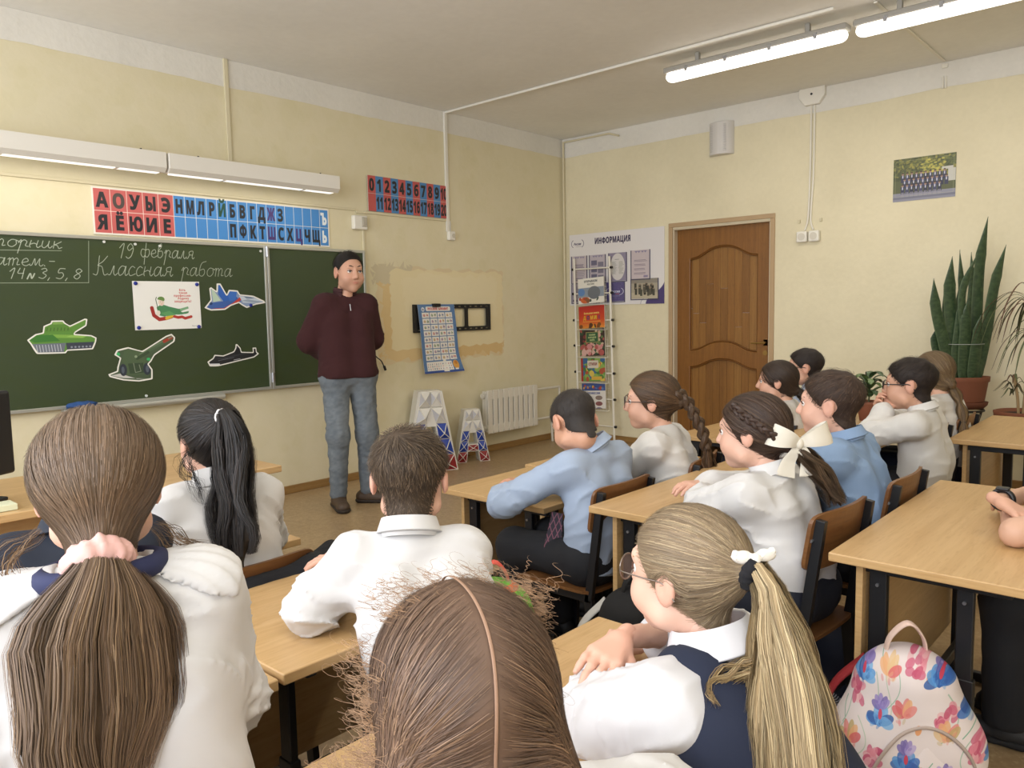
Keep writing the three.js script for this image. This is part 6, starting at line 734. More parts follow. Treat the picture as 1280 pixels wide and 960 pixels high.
// girl with the parted hair and frizzy curls
{
  const hip = [-5.99, 0.46, 4.78], b = 28, hd = [-6.003, 0.958, 4.6], yw = BEAR(b), R = V(-Math.cos(yw), 0, Math.sin(yw)), Fw = V(Math.sin(yw), 0, Math.cos(yw)), W = (r, y, f) => [hd[0] + R.x * r + Fw.x * f, hd[1] + y, hd[2] + R.z * r + Fw.z * f];
  const frizz = (() => { seed = 404; const P = [], C = [], col = lin(0x8a6a4c); const curls = (n, base, spread, drop) => { for (let i = 0; i < n; i++) { const s = base(), q = rnd(6.28), r = rnd(0.003, 0.011), turns = rnd(1.5, 4.5), dx = rnd(-spread, spread), dz = rnd(-0.02, 0.02), dy = drop(), path = []; for (let k = 0; k <= 40; k++) { const t = k / 40, a = q + t * turns * 6.283; path.push([s[0] + dx * t + Math.cos(a) * r * t, s[1] + dy * t + Math.sin(a * 0.9) * r * 0.6 * t, s[2] + dz * t + Math.sin(a) * r * t, -0.6, 0.5, 0.6]); } P.push(path); C.push(tint(col, 0.25)); } };
    curls(330, () => W(-0.08 - rnd(0.014), rnd(-0.07, 0.07), rnd(-0.05, 0.05)), 0.03, () => rnd(-0.04, 0.03)); curls(260, () => W(-0.09 - rnd(0.045), rnd(-0.11, -0.04), rnd(0.0, 0.06)), 0.03, () => rnd(-0.1, 0)); curls(240, () => W(rnd(-0.085, 0.085), 0.108 - rnd(0.012), rnd(-0.02, 0.06)), 0.03, () => rnd(-0.005, 0.022)); curls(240, () => W(0.078 + rnd(0.014), rnd(-0.04, 0.09), rnd(0, 0.07)), 0.025, () => rnd(-0.02, 0.03)); return ribbonGeometry(P, 0.00042, C); })();
  const p = person({ label: 'girl with chestnut hair parted down the middle and frizzy curls, seen from above', hip, yaw: yw, s: 1.0, hs: 1.02, head: { at: hd, yaw: yw, pitch: 0.12 }, ...fold(hip, b, 0.66, 0.3), noFace: true, top: { name: 'blouse', color: WHITE, fit: 0.016 }, bottom: { skirt: true, color: NAVY },
    hair: { style: 'parted', color: 0x614a3a, light: 0x7c624c, ties: [[0.083, -0.082, -0.05, 0.02], [-0.083, -0.082, -0.05, 0.02]], th: 0.013, n: 8200, k: 9, r: 0.0012, nape: -0.095, earCut: 0.026 },
    tails: [frizz, braid([W(0.085, -0.075, -0.05), W(0.1, -0.13, -0.045), W(0.105, -0.2, -0.03), W(0.1, -0.27, -0.02)], 0.02, { color: 0x4e3626, n: 50, taper: 0.7 }), braid([W(-0.08, -0.085, -0.06), W(-0.085, -0.14, -0.055), W(-0.085, -0.2, -0.05), W(-0.08, -0.26, -0.04)], 0.018, { color: 0x4e3626, n: 50, taper: 0.7 })] });
  const part_ = []; for (let i = 0; i <= 30; i++) { const a = lerp(0.85, 3.75, i / 30), q = p.hairProject([0.003 * Math.sin(i * 0.3), HC[1] + Math.sin(a) * 0.1, HC[2] + Math.cos(a) * 0.11], 0.0011); part_.push(p.hl(q.slice(0, 3))); }
  p.add('parting', sweep(part_, (t) => [0.0005, 0.0016], { n: 60, k: 8, up: p.L.toArray() }), std(0x94745e, 0.6));
}
// blonde girl with glasses and puffed sleeves
{
  const hip = [-5.42, 0.46, 4.69];
  const p = person({ label: 'blonde girl with glasses and long ponytail, navy vest over white puffed sleeves', fine: true, hip, yaw: BEAR(2), s: 1.0, hs: 0.98, head: { at: [-5.405, 0.908, 4.508], yaw: BEAR(4), pitch: 0.02 }, left: { e: [-5.565, 0.7, 4.445], w: [-5.34, 0.7, 4.33], curl: 0.25 }, right: { e: [-5.21, 0.72, 4.42], w: [-5.44, 0.785, 4.41], dir: [-0.9, -0.06, 0.16], up: [-0.1, 1, 0.3], curl: 0.3 }, skin: 0xddb29c, slouch: 1.4,
    top: { name: 'blouse', color: 0xcfced0, fit: 0.014, wrinkle: 0.009, cell: 0.006, puff: true, sleeve: [0.05, 0.036, 0.03], long: 0.42, collar: { r: 0.054, h: 0.036, drop: 0.04, out: 0.026, gap: 0.4 } }, vest: 0x1d2438, bottom: { skirt: true, color: 0x1d2438 },
    hair: tied(0x86735a, [0.005, 0.03, -0.112, 0.018], { th: 0.01, n: 8200, k: 9, r: 0.0012, light: 0xa08d6e, earCut: 0.028, nape: -0.085 }), brow: 0xa98a62, eye: 0x5a7080, glasses: { color: 0x8a8078, metal: true, r: 0.022, t: 0.0014 },
    tails: (hl) => { const t = hl([0.005, 0.03, -0.112]), q = (x, y, z) => [t[0] + x, t[1] + y, t[2] + z]; return [hairTail([q(0, 0.004, -0.008), q(-0.004, 0.0, 0.03), q(-0.018, -0.045, 0.055), q(-0.045, -0.11, 0.082), q(-0.078, -0.18, 0.102), q(-0.105, -0.27, 0.118), q(-0.12, -0.36, 0.13)], (t) => [0.016 + 0.05 * sstep(0.08, 0.6, t) + 0.012 * sstep(0.5, 1, t), 0.016 + 0.022 * sstep(0.08, 0.5, t)], { color: 0xa08a66, light: 0xbfaa82, n: 6500, k: 14, wave: 0.015, freq: 4, r: 0.0013, clumps: 8, vary: 0.22, lightShare: 0.35, up: [0.6, 0, 0.8] }), hairTail([q(-0.03, -0.12, 0.06), q(-0.06, -0.135, 0.02), q(-0.095, -0.15, 0.0), q(-0.13, -0.17, 0.02)], () => [0.014, 0.007], { color: 0x9a8058, light: 0xc4ab7c, n: 160, k: 14, wave: 0.008, r: 0.0012, loose: 1 })]; } });
  scrunchie(p, p.hp(0.005, 0.028, -0.124), V(-0.1, -0.2, 1), 0.017, 0.011, 0x17171b, 'hair_elastic');
  const bw = p.hp(0.005, 0.052, -0.126); const f = new Caps(0.004); for (const s of [-1, 1]) { f.oval([s * 0.017, 0.003, 0], [0.014, 0.011, 0.008]); f.oval([s * 0.03, 0.006, 0], [0.006, 0.01, 0.006]); } f.ball([0, 0, 0.004], 0.009); const bg = f.mesh(0.003, (x, yy, z) => f.at(x, yy, z) - 0.0015 * Math.sin(x * 900) * Math.sin(yy * 900)); bg.rotateY(-0.65); bg.translate(bw.x, bw.y, bw.z); p.add('bow_clip', bg, cloth(0xe6e0d6, 0.6));
}
// boy in the light blue shirt, head bowed
{
  const hip = [-4.2, 0.43, 3.47], p = person({ label: 'boy in a pale blue shirt bowing his head over his folded arms', hip, yaw: BEAR(5), s: 1.0, hs: 1.04, head: { at: [-4.235, 0.925, 3.38], yaw: BEAR(22), pitch: 0.62, roll: 0 }, neck: [-4.2, 0.825, 3.455], left: { e: [-4.43, 0.635, 3.2], w: [-4.22, 0.63, 3.08] }, right: { e: [-3.98, 0.63, 3.22], w: [-4.2, 0.66, 3.12] }, top: { color: LB, fit: 0.02, wrinkle: 0.008, collar: { r: 0.052, h: 0.03, drop: 0.03, out: 0.018, gap: 0.4 }, hem: 0.38 }, bottom: { color: 0x15161b, fit: 0.016 }, hair: shortCut(0x2a2420, { nape: -0.08, len: 0.016, th: 0.008, sideThin: 0.006, stand: 0.002, lump: 0.002, n: 1500, light: 0x3c342e }), kneeY: 0.43, skin: 0xc9987c, earOut: 0.003 });
  const tie = extrude([[-0.02, 0], [0.02, 0], [0.034, -0.16], [0, -0.2], [-0.034, -0.16]], 0.004, 0.001); const tt = canvasTex(128, 256, (c, w, h) => { c.fillStyle = '#26202c'; c.fillRect(0, 0, w, h); c.strokeStyle = '#7d4a58'; c.lineWidth = 5; for (let i = -8; i < 16; i++) { c.beginPath(); c.moveTo(i * 32, 0); c.lineTo(i * 32 + 128, 256); c.stroke(); c.beginPath(); c.moveTo(i * 32 + 128, 0); c.lineTo(i * 32, 256); c.stroke(); } }); const uv = tie.attributes.uv; for (let i = 0; i < uv.count; i++) uv.setXY(i, uv.getX(i) * 12, uv.getY(i) * 5); tt.wrapS = tt.wrapT = THREE.RepeatWrapping; tie.rotateY(-0.9); tie.rotateZ(-0.25); tie.translate(-4.285, 0.585, 3.335); p.add('necktie', tie, std(0xffffff, 0.7, { map: tt }), 'dark plaid necktie');
}
// girl with the braid and round glasses
{
  const hip = [-3.66, 0.44, 3.5]; person({ label: 'girl with round glasses and a thick brown braid down her back, white blouse', hip, yaw: BEAR(-12), s: 1.0, hs: 1.06, head: { at: [-3.74, 0.955, 3.4], yaw: BEAR(-26), pitch: 0.02 }, left: { e: [-3.86, 0.64, 3.31], w: [-3.7, 0.63, 3.14] }, right: { e: [-3.4, 0.63, 3.3], w: [-3.62, 0.66, 3.14] }, top: { name: 'blouse', color: 0xd2d0cc, fit: 0.02, wrinkle: 0.008, hem: 0.4 }, bottom: { skirt: true, color: NAVY }, hair: tied(0x4e3a28, [0.01, 0.0, -0.115, 0.028], { th: 0.014, n: 2800, light: 0x6b5036, nape: -0.085 }), glasses: { color: 0x3a2c28, r: 0.022, t: 0.0017 }, skin: 0xd2a48c,
    tails: [braid([[-3.735, 1.0, 3.5], [-3.69, 0.97, 3.53], [-3.665, 0.9, 3.56], [-3.65, 0.83, 3.59], [-3.645, 0.76, 3.605]], 0.026, { color: 0x4c3826, n: 46, up: [0.5, 0, 0.85] }), hairTail([[-3.645, 0.77, 3.605], [-3.64, 0.71, 3.61], [-3.63, 0.64, 3.62], [-3.62, 0.58, 3.625]], (t) => [0.018 + 0.022 * Math.sin(Math.PI * Math.min(1, t * 1.1)), 0.016 + 0.01 * t], { color: 0x4c3826, light: 0x77593c, n: 500, wave: 0.01 })] });
}
// girl with the white bow
{
  const hip = [-4.22, 0.47, 4.2], p = person({ label: 'girl with a large cream bow on her dark braided hair, white blouse', hip, yaw: BEAR(5), s: 1.03, hs: 1.04, head: { at: [-4.29, 0.96, 4.1], yaw: BEAR(-6), pitch: 0.05 }, left: { e: [-4.4, 0.735, 4.0], w: [-4.2, 0.735, 3.9] }, right: { e: [-4.02, 0.735, 4.02], w: [-4.24, 0.765, 3.93] }, top: { name: 'blouse', color: WHITE, fit: 0.018, wrinkle: 0.009, hem: 0.4, cell: 0.0062, collar: { r: 0.053, h: 0.024, drop: 0.012, out: 0.006, gap: 0.3 } }, bottom: { skirt: true, color: 0x171b28 }, hair: tied(0x3c2a20, [0.01, -0.03, -0.112, 0.024], { th: 0.012, n: 2800, light: 0x54402f, nape: -0.085 }), skin: 0xdaae98,
    tails: (hl) => { const t = hl([0.01, -0.03, -0.112]), q = (x, y, z) => [t[0] + x, t[1] + y, t[2] + z]; return [braid([hl([0.06, 0.085, 0.035]), hl([0.078, 0.066, 0.005]), hl([0.086, 0.045, -0.03]), hl([0.08, 0.02, -0.065]), hl([0.055, -0.01, -0.095]), hl([0.02, -0.028, -0.112])], 0.013, { color: 0x3c2a20, n: 30, up: [-1, 0, 0] }), hairTail([q(0, 0, -0.01), q(0.02, -0.03, 0.035), q(0.05, -0.075, 0.065), q(0.075, -0.125, 0.09), q(0.095, -0.185, 0.115)], (t) => [0.016 + 0.024 * sstep(0, 0.4, t) - 0.012 * sstep(0.7, 1, t), 0.014 + 0.012 * sstep(0, 0.4, t)], { color: 0x40301f, light: 0x5e4834, n: 1600, wave: 0.01, k: 20, up: [0.5, 0, 0.8] })]; } });
  ribbonBow(p, p.hp(0.012, -0.025, -0.135), V(0.66, 0.02, 0.75).normalize(), V(0.02, 1, 0.05).normalize(), 0.092, 0xd9d3c4);
}
// boy in the blue shirt
{
  const hip = [-3.67, 0.47, 4.23]; person({ label: 'boy in a sky blue short-sleeved shirt beside the girl with the bow', fine: true, hip, yaw: BEAR(0), s: 1.03, hs: 1.06, head: { at: [-3.735, 0.99, 4.13], yaw: BEAR(-8), pitch: 0 }, left: { e: [-3.87, 0.735, 4.06], w: [-3.66, 0.735, 3.96] }, right: { e: [-3.45, 0.735, 4.06], w: [-3.7, 0.765, 3.98] }, top: { color: BLUE, fit: 0.022, wrinkle: 0.009, hem: 0.38, short: 0.72, sleeve: [0.05, 0.046, 0.04], collar: { r: 0.053, h: 0.03, drop: 0.03, out: 0.018, gap: 0.4 } }, bottom: { color: 0x22242c }, hair: shortCut(0x3a2a20, { light: 0x5a4434, n: 2600, len: 0.026 }), skin: 0xdcae98, eye: 0x6a7a86 });
}
// pair at the desk before the door
{
  const hip = [-2.4, 0.43, 3.46]; person({ label: 'girl with a low dark ponytail in a white blouse before the wooden door', hip, yaw: BEAR(-10), s: 0.98, hs: 1.0, head: { at: [-2.47, 0.935, 3.39], yaw: BEAR(-18) }, ...fold(hip, -10, 0.62, 0.26, 0.18), top: { name: 'blouse', color: 0xd2d0cc, fit: 0.016 }, bottom: { skirt: true, color: NAVY }, hair: tied(0x33251c, [0, -0.05, -0.1, 0.022], { light: 0x443428, nape: -0.085 }), skin: 0xd0a28a, tails: [hairTail([[-2.44, 0.9, 3.48], [-2.425, 0.875, 3.505], [-2.42, 0.84, 3.515], [-2.42, 0.82, 3.512]], (t) => [0.014 + 0.014 * Math.sin(Math.PI * t), 0.018], { color: 0x2e221a, n: 240, wave: 0.008 })] });
  const h2 = [-1.75, 0.46, 3.42]; person({ label: 'dark-haired boy with glasses in a pale blue shirt, far side of the door desk', hip: h2, yaw: BEAR(-10), s: 1.0, hs: 1.02, head: { at: [-1.84, 0.965, 3.29], yaw: BEAR(-18) }, ...fold(h2, -10, 0.62, 0.26, 0.18), top: { color: 0xa3b0c6, fit: 0.016, collar: { r: 0.052, h: 0.03 } }, hair: shortCut(0x231a16, { n: 1000 }), glasses: { color: 0x1c1a1a, r: 0.02, square: true, t: 0.002 }, skin: 0xd0a28a });
}
// pair at the next desk
{
  const hip = [-2.5, 0.48, 4.12]; person({ label: 'boy with dark glasses in a white shirt propping his chin on his hand', fine: true, hip, yaw: BEAR(0), s: 1.0, hs: 1.08, head: { at: [-2.63, 0.968, 4.09], yaw: BEAR(-8), pitch: 0.03 }, left: { e: [-2.76, 0.745, 3.97], w: [-2.68, 0.845, 4.0], dir: [0.25, 0.35, 0.1], up: [-0.9, 0.3, -0.3], curl: 0.7 }, right: { e: [-2.4, 0.745, 3.98], w: [-2.62, 0.815, 3.97], dir: [-0.2, 0.5, -0.1], up: [0, 0.3, -1], curl: 0.8 }, top: { color: 0xd2d0cc, fit: 0.02, wrinkle: 0.008, hem: 0.4, collar: { r: 0.052, h: 0.03, drop: 0.03, out: 0.016 } }, hair: shortCut(0x261c17, { n: 2600, len: 0.026 }), glasses: { color: 0x1d1a1a, r: 0.021, square: true, t: 0.0024 }, skin: 0xcd9e84 });
  const h2 = [-1.9, 0.46, 4.1]; person({ label: 'girl with a bubbled light brown braid in a white blouse by the potted plants', hip: h2, yaw: BEAR(10), s: 1.0, hs: 1.04, head: { at: [-2.0, 0.968, 4.03], yaw: BEAR(25), pitch: 0.05 }, ...fold(h2, 10, 0.7, 0.26, 0.18), noFace: true, top: { name: 'blouse', color: 0xd2d0cc, fit: 0.018, hem: 0.4 }, bottom: { skirt: true, color: NAVY }, hair: tied(0x6a553c, [0, -0.05, -0.105, 0.024], { light: 0x86704e, nape: -0.085 }), tails: [hairTail([[-2.02, 0.915, 4.12], [-2.03, 0.85, 4.16], [-2.05, 0.76, 4.19], [-2.07, 0.67, 4.2], [-2.08, 0.58, 4.2]], (t) => { const k = Math.abs(Math.sin(t * Math.PI * 3.5)); return [0.01 + 0.02 * k, 0.01 + 0.018 * k]; }, { color: 0x6a553c, light: 0x8c7350, n: 500, wave: 0.003, k: 40 })] });
}
// child at the wide desk, only folded arms and legs in the picture
{
  const hip = [-3.72, 0.49, 5.08], p = person({ label: 'child with bare folded forearms and a dark wristwatch at the wide desk', fine: true, hip, yaw: BEAR(-3), s: 1.04, head: { at: [-3.78, 1.02, 4.98], yaw: BEAR(-10) }, left: { e: [-4.12, 0.728, 4.76], w: [-3.88, 0.73, 4.7], curl: 0.4 }, right: { e: [-3.6, 0.735, 4.74], w: [-4.02, 0.788, 4.7], dir: [-0.5, -0.25, 0.8], up: [-0.1, 1, 0.3], curl: 0.45 }, top: { name: 'tee', color: 0x2a3040, fit: 0.02, short: 0.6 }, bottom: { color: 0x121318, fit: 0.02 }, hair: shortCut(0x33261c), skin: 0xc9a088 });
  const a = p.arms[1], d = a.w.clone().sub(a.e).normalize(), c = a.e.clone().lerp(a.w, 0.9); const s = new THREE.TorusGeometry(0.027, 0.007, 8, 28); s.scale(1, 1, 1.6); s.applyQuaternion(new THREE.Quaternion().setFromUnitVectors(V(0, 0, 1), d)); s.translate(c.x, c.y, c.z); p.add('wristwatch', s, std(0x1a1a1d, 0.4)); const fc = rbox(0.03, 0.008, 0.034, 0, 0, 0, 0.004); fc.translate(c.x, c.y + 0.032, c.z); p.add('watch_face', fc, M.black);
}
// chairs
seed = 99;
chair(-6.2, 4.13, 'plywood chair of the girl with the pink scrunchie', { h: 0.43, turn: -0.35 });
chair(-5.5, 3.1, 'plywood chair of the girl with the black ponytail', { h: 0.33 });
chair(-5.93, 3.1, 'plywood chair of the child in the navy jacket', {});
chair(-5.43, 3.93, 'plywood chair of the boy seen from behind in white', { turn: -0.6, s: 0.8 });
chair(-5.99, 4.85, 'plywood chair of the girl with the centre parting', { turn: -0.4 });
chair(-5.42, 4.8, 'plywood chair of the blonde girl in the navy vest', {});
chair(-4.19, 3.36, 'plywood chair of the boy bowing his head', { h: 0.35 });
chair(-3.62, 3.36, 'plywood chair of the girl with round glasses and braid', { h: 0.35, turn: 0.2 });
chair(-4.21, 4.14, 'plywood chair behind the girl with the cream bow', { h: 0.39, turn: -0.08 });
chair(-3.66, 4.16, 'plywood chair behind the boy in the sky blue shirt', { h: 0.39 });
chair(-2.39, 3.3, 'plywood chair of the girl before the wooden door', { h: 0.36 });
chair(-1.75, 3.3, 'plywood chair of the boy with glasses by the door', { h: 0.38 });
chair(-2.47, 3.97, 'plywood chair of the boy propping his chin', { h: 0.39 });
chair(-1.9, 3.97, 'plywood chair of the girl with the bubbled braid', { h: 0.38 });
chair(-3.72, 5.13, 'plywood chair of the child with the wristwatch', { h: 0.4 });
{ // jacket over the back of the front chair
  const f = new Caps(0.03); f.cap([-5.66, 0.64, 3.335], [-5.34, 0.645, 3.335], 0.035, 0.035); f.cap([-5.64, 0.5, 3.35], [-5.36, 0.5, 3.35], 0.032, 0.032); f.cap([-5.64, 0.63, 3.345], [-5.65, 0.42, 3.36], 0.045, 0.04); f.cap([-5.36, 0.64, 3.345], [-5.34, 0.44, 3.37], 0.045, 0.04); f.cap([-5.34, 0.64, 3.32], [-5.24, 0.665, 3.27], 0.036, 0.028);
  solo('jacket', f.mesh(0.008, (x, y, z) => f.at(x, y, z) - 0.008 * fbm(x * 16, y * 16, z * 16, 3), 0.03), cloth(0x14151a, 0.9), 'black jacket draped over the chair of the ponytail girl', 'jacket');
}
// ---------------------------------------------------------------- book rack by the notice board
{
  const lean = (y) => [-0.14 + 0.09 * y / 1.85, 0.505 - 0.11 * y / 1.85], at = (y, dz, out = 0) => { const [x, z] = lean(y); return [x - out, y, z + dz]; }, W = 0.22;
  const r = thing('book_rack', 'white wire book rack leaning before the notice board', 'rack', [0, 0, 0]); r.position.set(-0.14, 0, 0.53); const L = ([x, y, z]) => [x + 0.14, y, z - 0.53];
  for (const s of [-1, 1]) part('post', [rod(L(at(0, s * W)), L(at(1.86, s * W)), 0.0115, 12)], M.wireWhite, r);
  const ys = [0.17, 0.44, 0.7, 0.97, 1.23, 1.5, 1.75]; for (const y of ys) { part('rung', rod(L(at(y, -W)), L(at(y, W)), 0.007, 8), M.wireWhite, r); for (const s of [-1, 1]) part('knob', rod(L(at(y, s * (W + 0.008))), L(at(y, s * (W + 0.03))), 0.013, 10), M.black, r); }
  const tier = [[1.415, 0.3], [1.165, 0.24], [0.885, 0.3], [0.63, 0.26], [0.355, 0.28]];
  for (const [y] of tier) { const g = []; for (let i = -5; i <= 5; i++) g.push(rod(L(at(y - 0.03, i * 0.034, 0.004)), L(at(y + 0.18, i * 0.034, 0.004)), 0.0018, 5)); for (let j = 0; j < 6; j++) g.push(rod(L(at(y - 0.03 + j * 0.045, -0.18, 0.004)), L(at(y - 0.03 + j * 0.045, 0.18, 0.004)), 0.0018, 5)); g.push(rod(L(at(y - 0.03, -0.18, 0.045)), L(at(y - 0.03, 0.18, 0.045)), 0.003, 6)); for (const s of [-1, 1]) g.push(rod(L(at(y - 0.03, s * 0.17, 0)), L(at(y - 0.03, s * 0.17, 0.045)), 0.003, 6)); part('wire_pocket', g, M.wireWhite, r); }
  const book = (i, w, h, label, draw) => { const y = tier[i][0] - 0.015, t = canvasTex(256, Math.round(256 * h / w), draw), g = new THREE.BoxGeometry(w, h, 0.014), e = std(0xd9d4c8, 0.7), b = solo('book', g, [e, e, e, e, printMat(t, 0.35), e], label, 'book', 'books on the wire rack'); const p = at(y + h / 2, 0, 0.018); b.position.set(...p); b.rotation.set(0, -Math.PI / 2, 0, 'YXZ'); b.rotation.z = 0.06; b.rotation.x = -0.05; };
  const blobs = (c, w, h, n, cols, y0, y1, r) => { for (let k = 0; k < n; k++) { c.fillStyle = cols[k % cols.length]; c.beginPath(); c.ellipse(rnd(w * 0.05, w * 0.95), rnd(y0 * h, y1 * h), rnd(r * 0.5, r) * w, rnd(r * 0.4, r) * w, rnd(3), 0, 7); c.fill(); } };
  seed = 611;
  book(0, 0.32, 0.255, 'white picture book with grey planet and orange shapes on the top tier', (c, w, h) => { c.fillStyle = '#e6e3da'; c.fillRect(0, 0, w, h); cond(c, 'ОТКРЫВАЕМ', w / 2, 34, 24, '#5a5f66', 0.9); cond(c, 'РОССИЮ', w / 2, 56, 18, '#7a7a78', 0.9); c.fillStyle = '#8d98a6'; c.fillRect(0, 76, w, 78); c.fillStyle = '#6e747c'; c.beginPath(); c.ellipse(w * 0.62, 120, 62, 52, 0, 0, 7); c.fill(); c.fillStyle = '#5f86bd'; c.beginPath(); c.ellipse(34, 110, 34, 30, 0, 0, 7); c.fill(); c.fillStyle = '#cf6a3a'; c.beginPath(); c.ellipse(70, 176, 46, 26, 0, 0, 7); c.fill(); blobs(c, w, h, 7, ['#8a5a3a', '#4c5a56', '#a8483e'], 0.78, 0.93, 0.07); });
  book(1, 0.32, 0.225, 'red and orange picture book with yellow title on the rack', (c, w, h) => { const g = c.createLinearGradient(0, 0, 0, h); g.addColorStop(0, '#b52a26'); g.addColorStop(0.6, '#cf4a26'); g.addColorStop(1, '#e2953a'); c.fillStyle = g; c.fillRect(0, 0, w, h); cond(c, 'Большая книга', w / 2, 66, 22, '#e8c66a', 0.9); 'ДОМИК'.split('').forEach((s, i) => cond(c, s, 58 + i * 36, 110, 42, ['#d9a92e', '#3c4a78', '#e0b23a', '#d9c03a', '#8a3a5a'][i], 0.85)); c.fillStyle = '#e8a84a'; c.fillRect(40, 124, w - 80, 5); blobs(c, w, h, 8, ['#5a3420', '#7a4a22', '#d9a93a'], 0.82, 0.98, 0.08); });
  book(2, 0.31, 0.27, 'dark fairy tale book with a green title plate on the rack', (c, w, h) => { c.fillStyle = '#3a2e2c'; c.fillRect(0, 0, w, h); blobs(c, w, h, 70, ['#5f7a4a', '#a8574e', '#c9b89c', '#7a3a3a', '#d7a39a', '#36503a'], 0.02, 0.98, 0.09); c.fillStyle = '#2f5a3c'; c.fillRect(66, 26, 124, 84); c.strokeStyle = '#b9a86a'; c.lineWidth = 4; c.strokeRect(66, 26, 124, 84); ['СКАЗКИ', 'НАРОДОВ', 'МИРА'].forEach((s, i) => cond(c, s, w / 2, 54 + i * 22, 19, '#b8c48a', 0.9)); blobs(c, w, h, 10, ['#cf8a8a', '#d9b0a8', '#b05a58'], 0.6, 0.92, 0.12); });
  book(3, 0.3, 0.235, 'green storybook with a red spine and pale title on the rack', (c, w, h) => { c.fillStyle = '#6f9a52'; c.fillRect(0, 0, w, h); blobs(c, w, h, 46, ['#4a7a42', '#8fb05a', '#b0563c', '#d9c05a', '#3f6a9a'], 0.05, 0.98, 0.12); c.fillStyle = '#d8cfc0'; c.fillRect(70, 22, 116, 66); cond(c, 'СТИХИ', w / 2, 64, 32, '#8a4a42', 0.85); c.fillStyle = '#a8342c'; c.fillRect(0, 0, 22, h); c.fillStyle = '#d9b04a'; c.fillRect(110, h - 40, 110, 30); });
  book(4, 0.29, 0.255, 'white primer with blue band and small pictures on the lowest tier', (c, w, h) => { c.fillStyle = '#e2dfda'; c.fillRect(0, 0, w, h); c.fillStyle = '#3d5490'; c.fillRect(0, 0, w, 66); blobs(c, w, h, 16, ['#b0483e', '#d9a84a', '#5a7ab8', '#7a4a78'], 0.08, 0.24, 0.06); cond(c, 'ПРОФЕССИИ', w / 2, 98, 25, '#38488a', 0.9); for (let k = 0; k < 6; k++) { c.fillStyle = ['#6e6a80', '#8a7a72', '#5a6a88', '#8a5a5a', '#6a7a6a', '#77708a'][k]; c.beginPath(); c.ellipse(72 + (k % 2) * 112, 130 + Math.floor(k / 2) * 52, 38, 20, 0, 0, 7); c.fill(); } });
}
// ---------------------------------------------------------------- plants
const terra = std(0x7d4a33, 0.75), soil = std(0x3a2a1e, 0.95);
const leafTex = dataTex(64, 256, (u, v) => { const b = tileNoise(u, v, 4, 26, 88, 3), e = Math.abs(u - 0.5) > 0.42 ? 0.25 : 0; return mix3(mix3(rgb(0x2a3f28), rgb(0x45593a), clamp(0.45 + b * 0.9, 0, 1)), rgb(0x6f7f50), e); });
const leafMat = std(0xffffff, 0.45, { map: leafTex });
function bladeLeaf(list, width, thick, fold = 0.25, up = [1, 0, 0]) {   // a long leaf along points, folded along its middle
  const n = 22, c = new THREE.CatmullRomCurve3(pts(list), false, 'centripetal'), P = c.getSpacedPoints(n), pos = [], uv = [], idx = []; let S = V(...up);
  for (let i = 0; i <= n; i++) { const t = i / n, T = P[Math.min(i + 1, n)].clone().sub(P[Math.max(i - 1, 0)]).normalize(); S = S.clone().addScaledVector(T, -S.dot(T)).normalize(); const N = T.clone().cross(S), w = width(t); for (const [a, b] of [[-1, fold], [-0.5, fold * 0.35], [0, 0], [0.5, fold * 0.35], [1, fold], [0, -thick / Math.max(w, 1e-4)]]) { const q = P[i].clone().addScaledVector(S, a * w).addScaledVector(N, b * w); pos.push(q.x, q.y, q.z); uv.push(a * 0.5 + 0.5, t * 2); } }
  for (let i = 0; i < n; i++) { const o = i * 6, q = o + 6; for (const [a, b] of [[0, 1], [1, 2], [2, 3], [3, 4], [4, 5], [5, 0]]) idx.push(o + a, q + a, o + b, o + b, q + a, q + b); }
  const g = new THREE.BufferGeometry(); g.setAttribute('position', new THREE.Float32BufferAttribute(pos, 3)); g.setAttribute('uv', new THREE.Float32BufferAttribute(uv, 2)); g.setIndex(idx); g.computeVertexNormals(); return g;
}
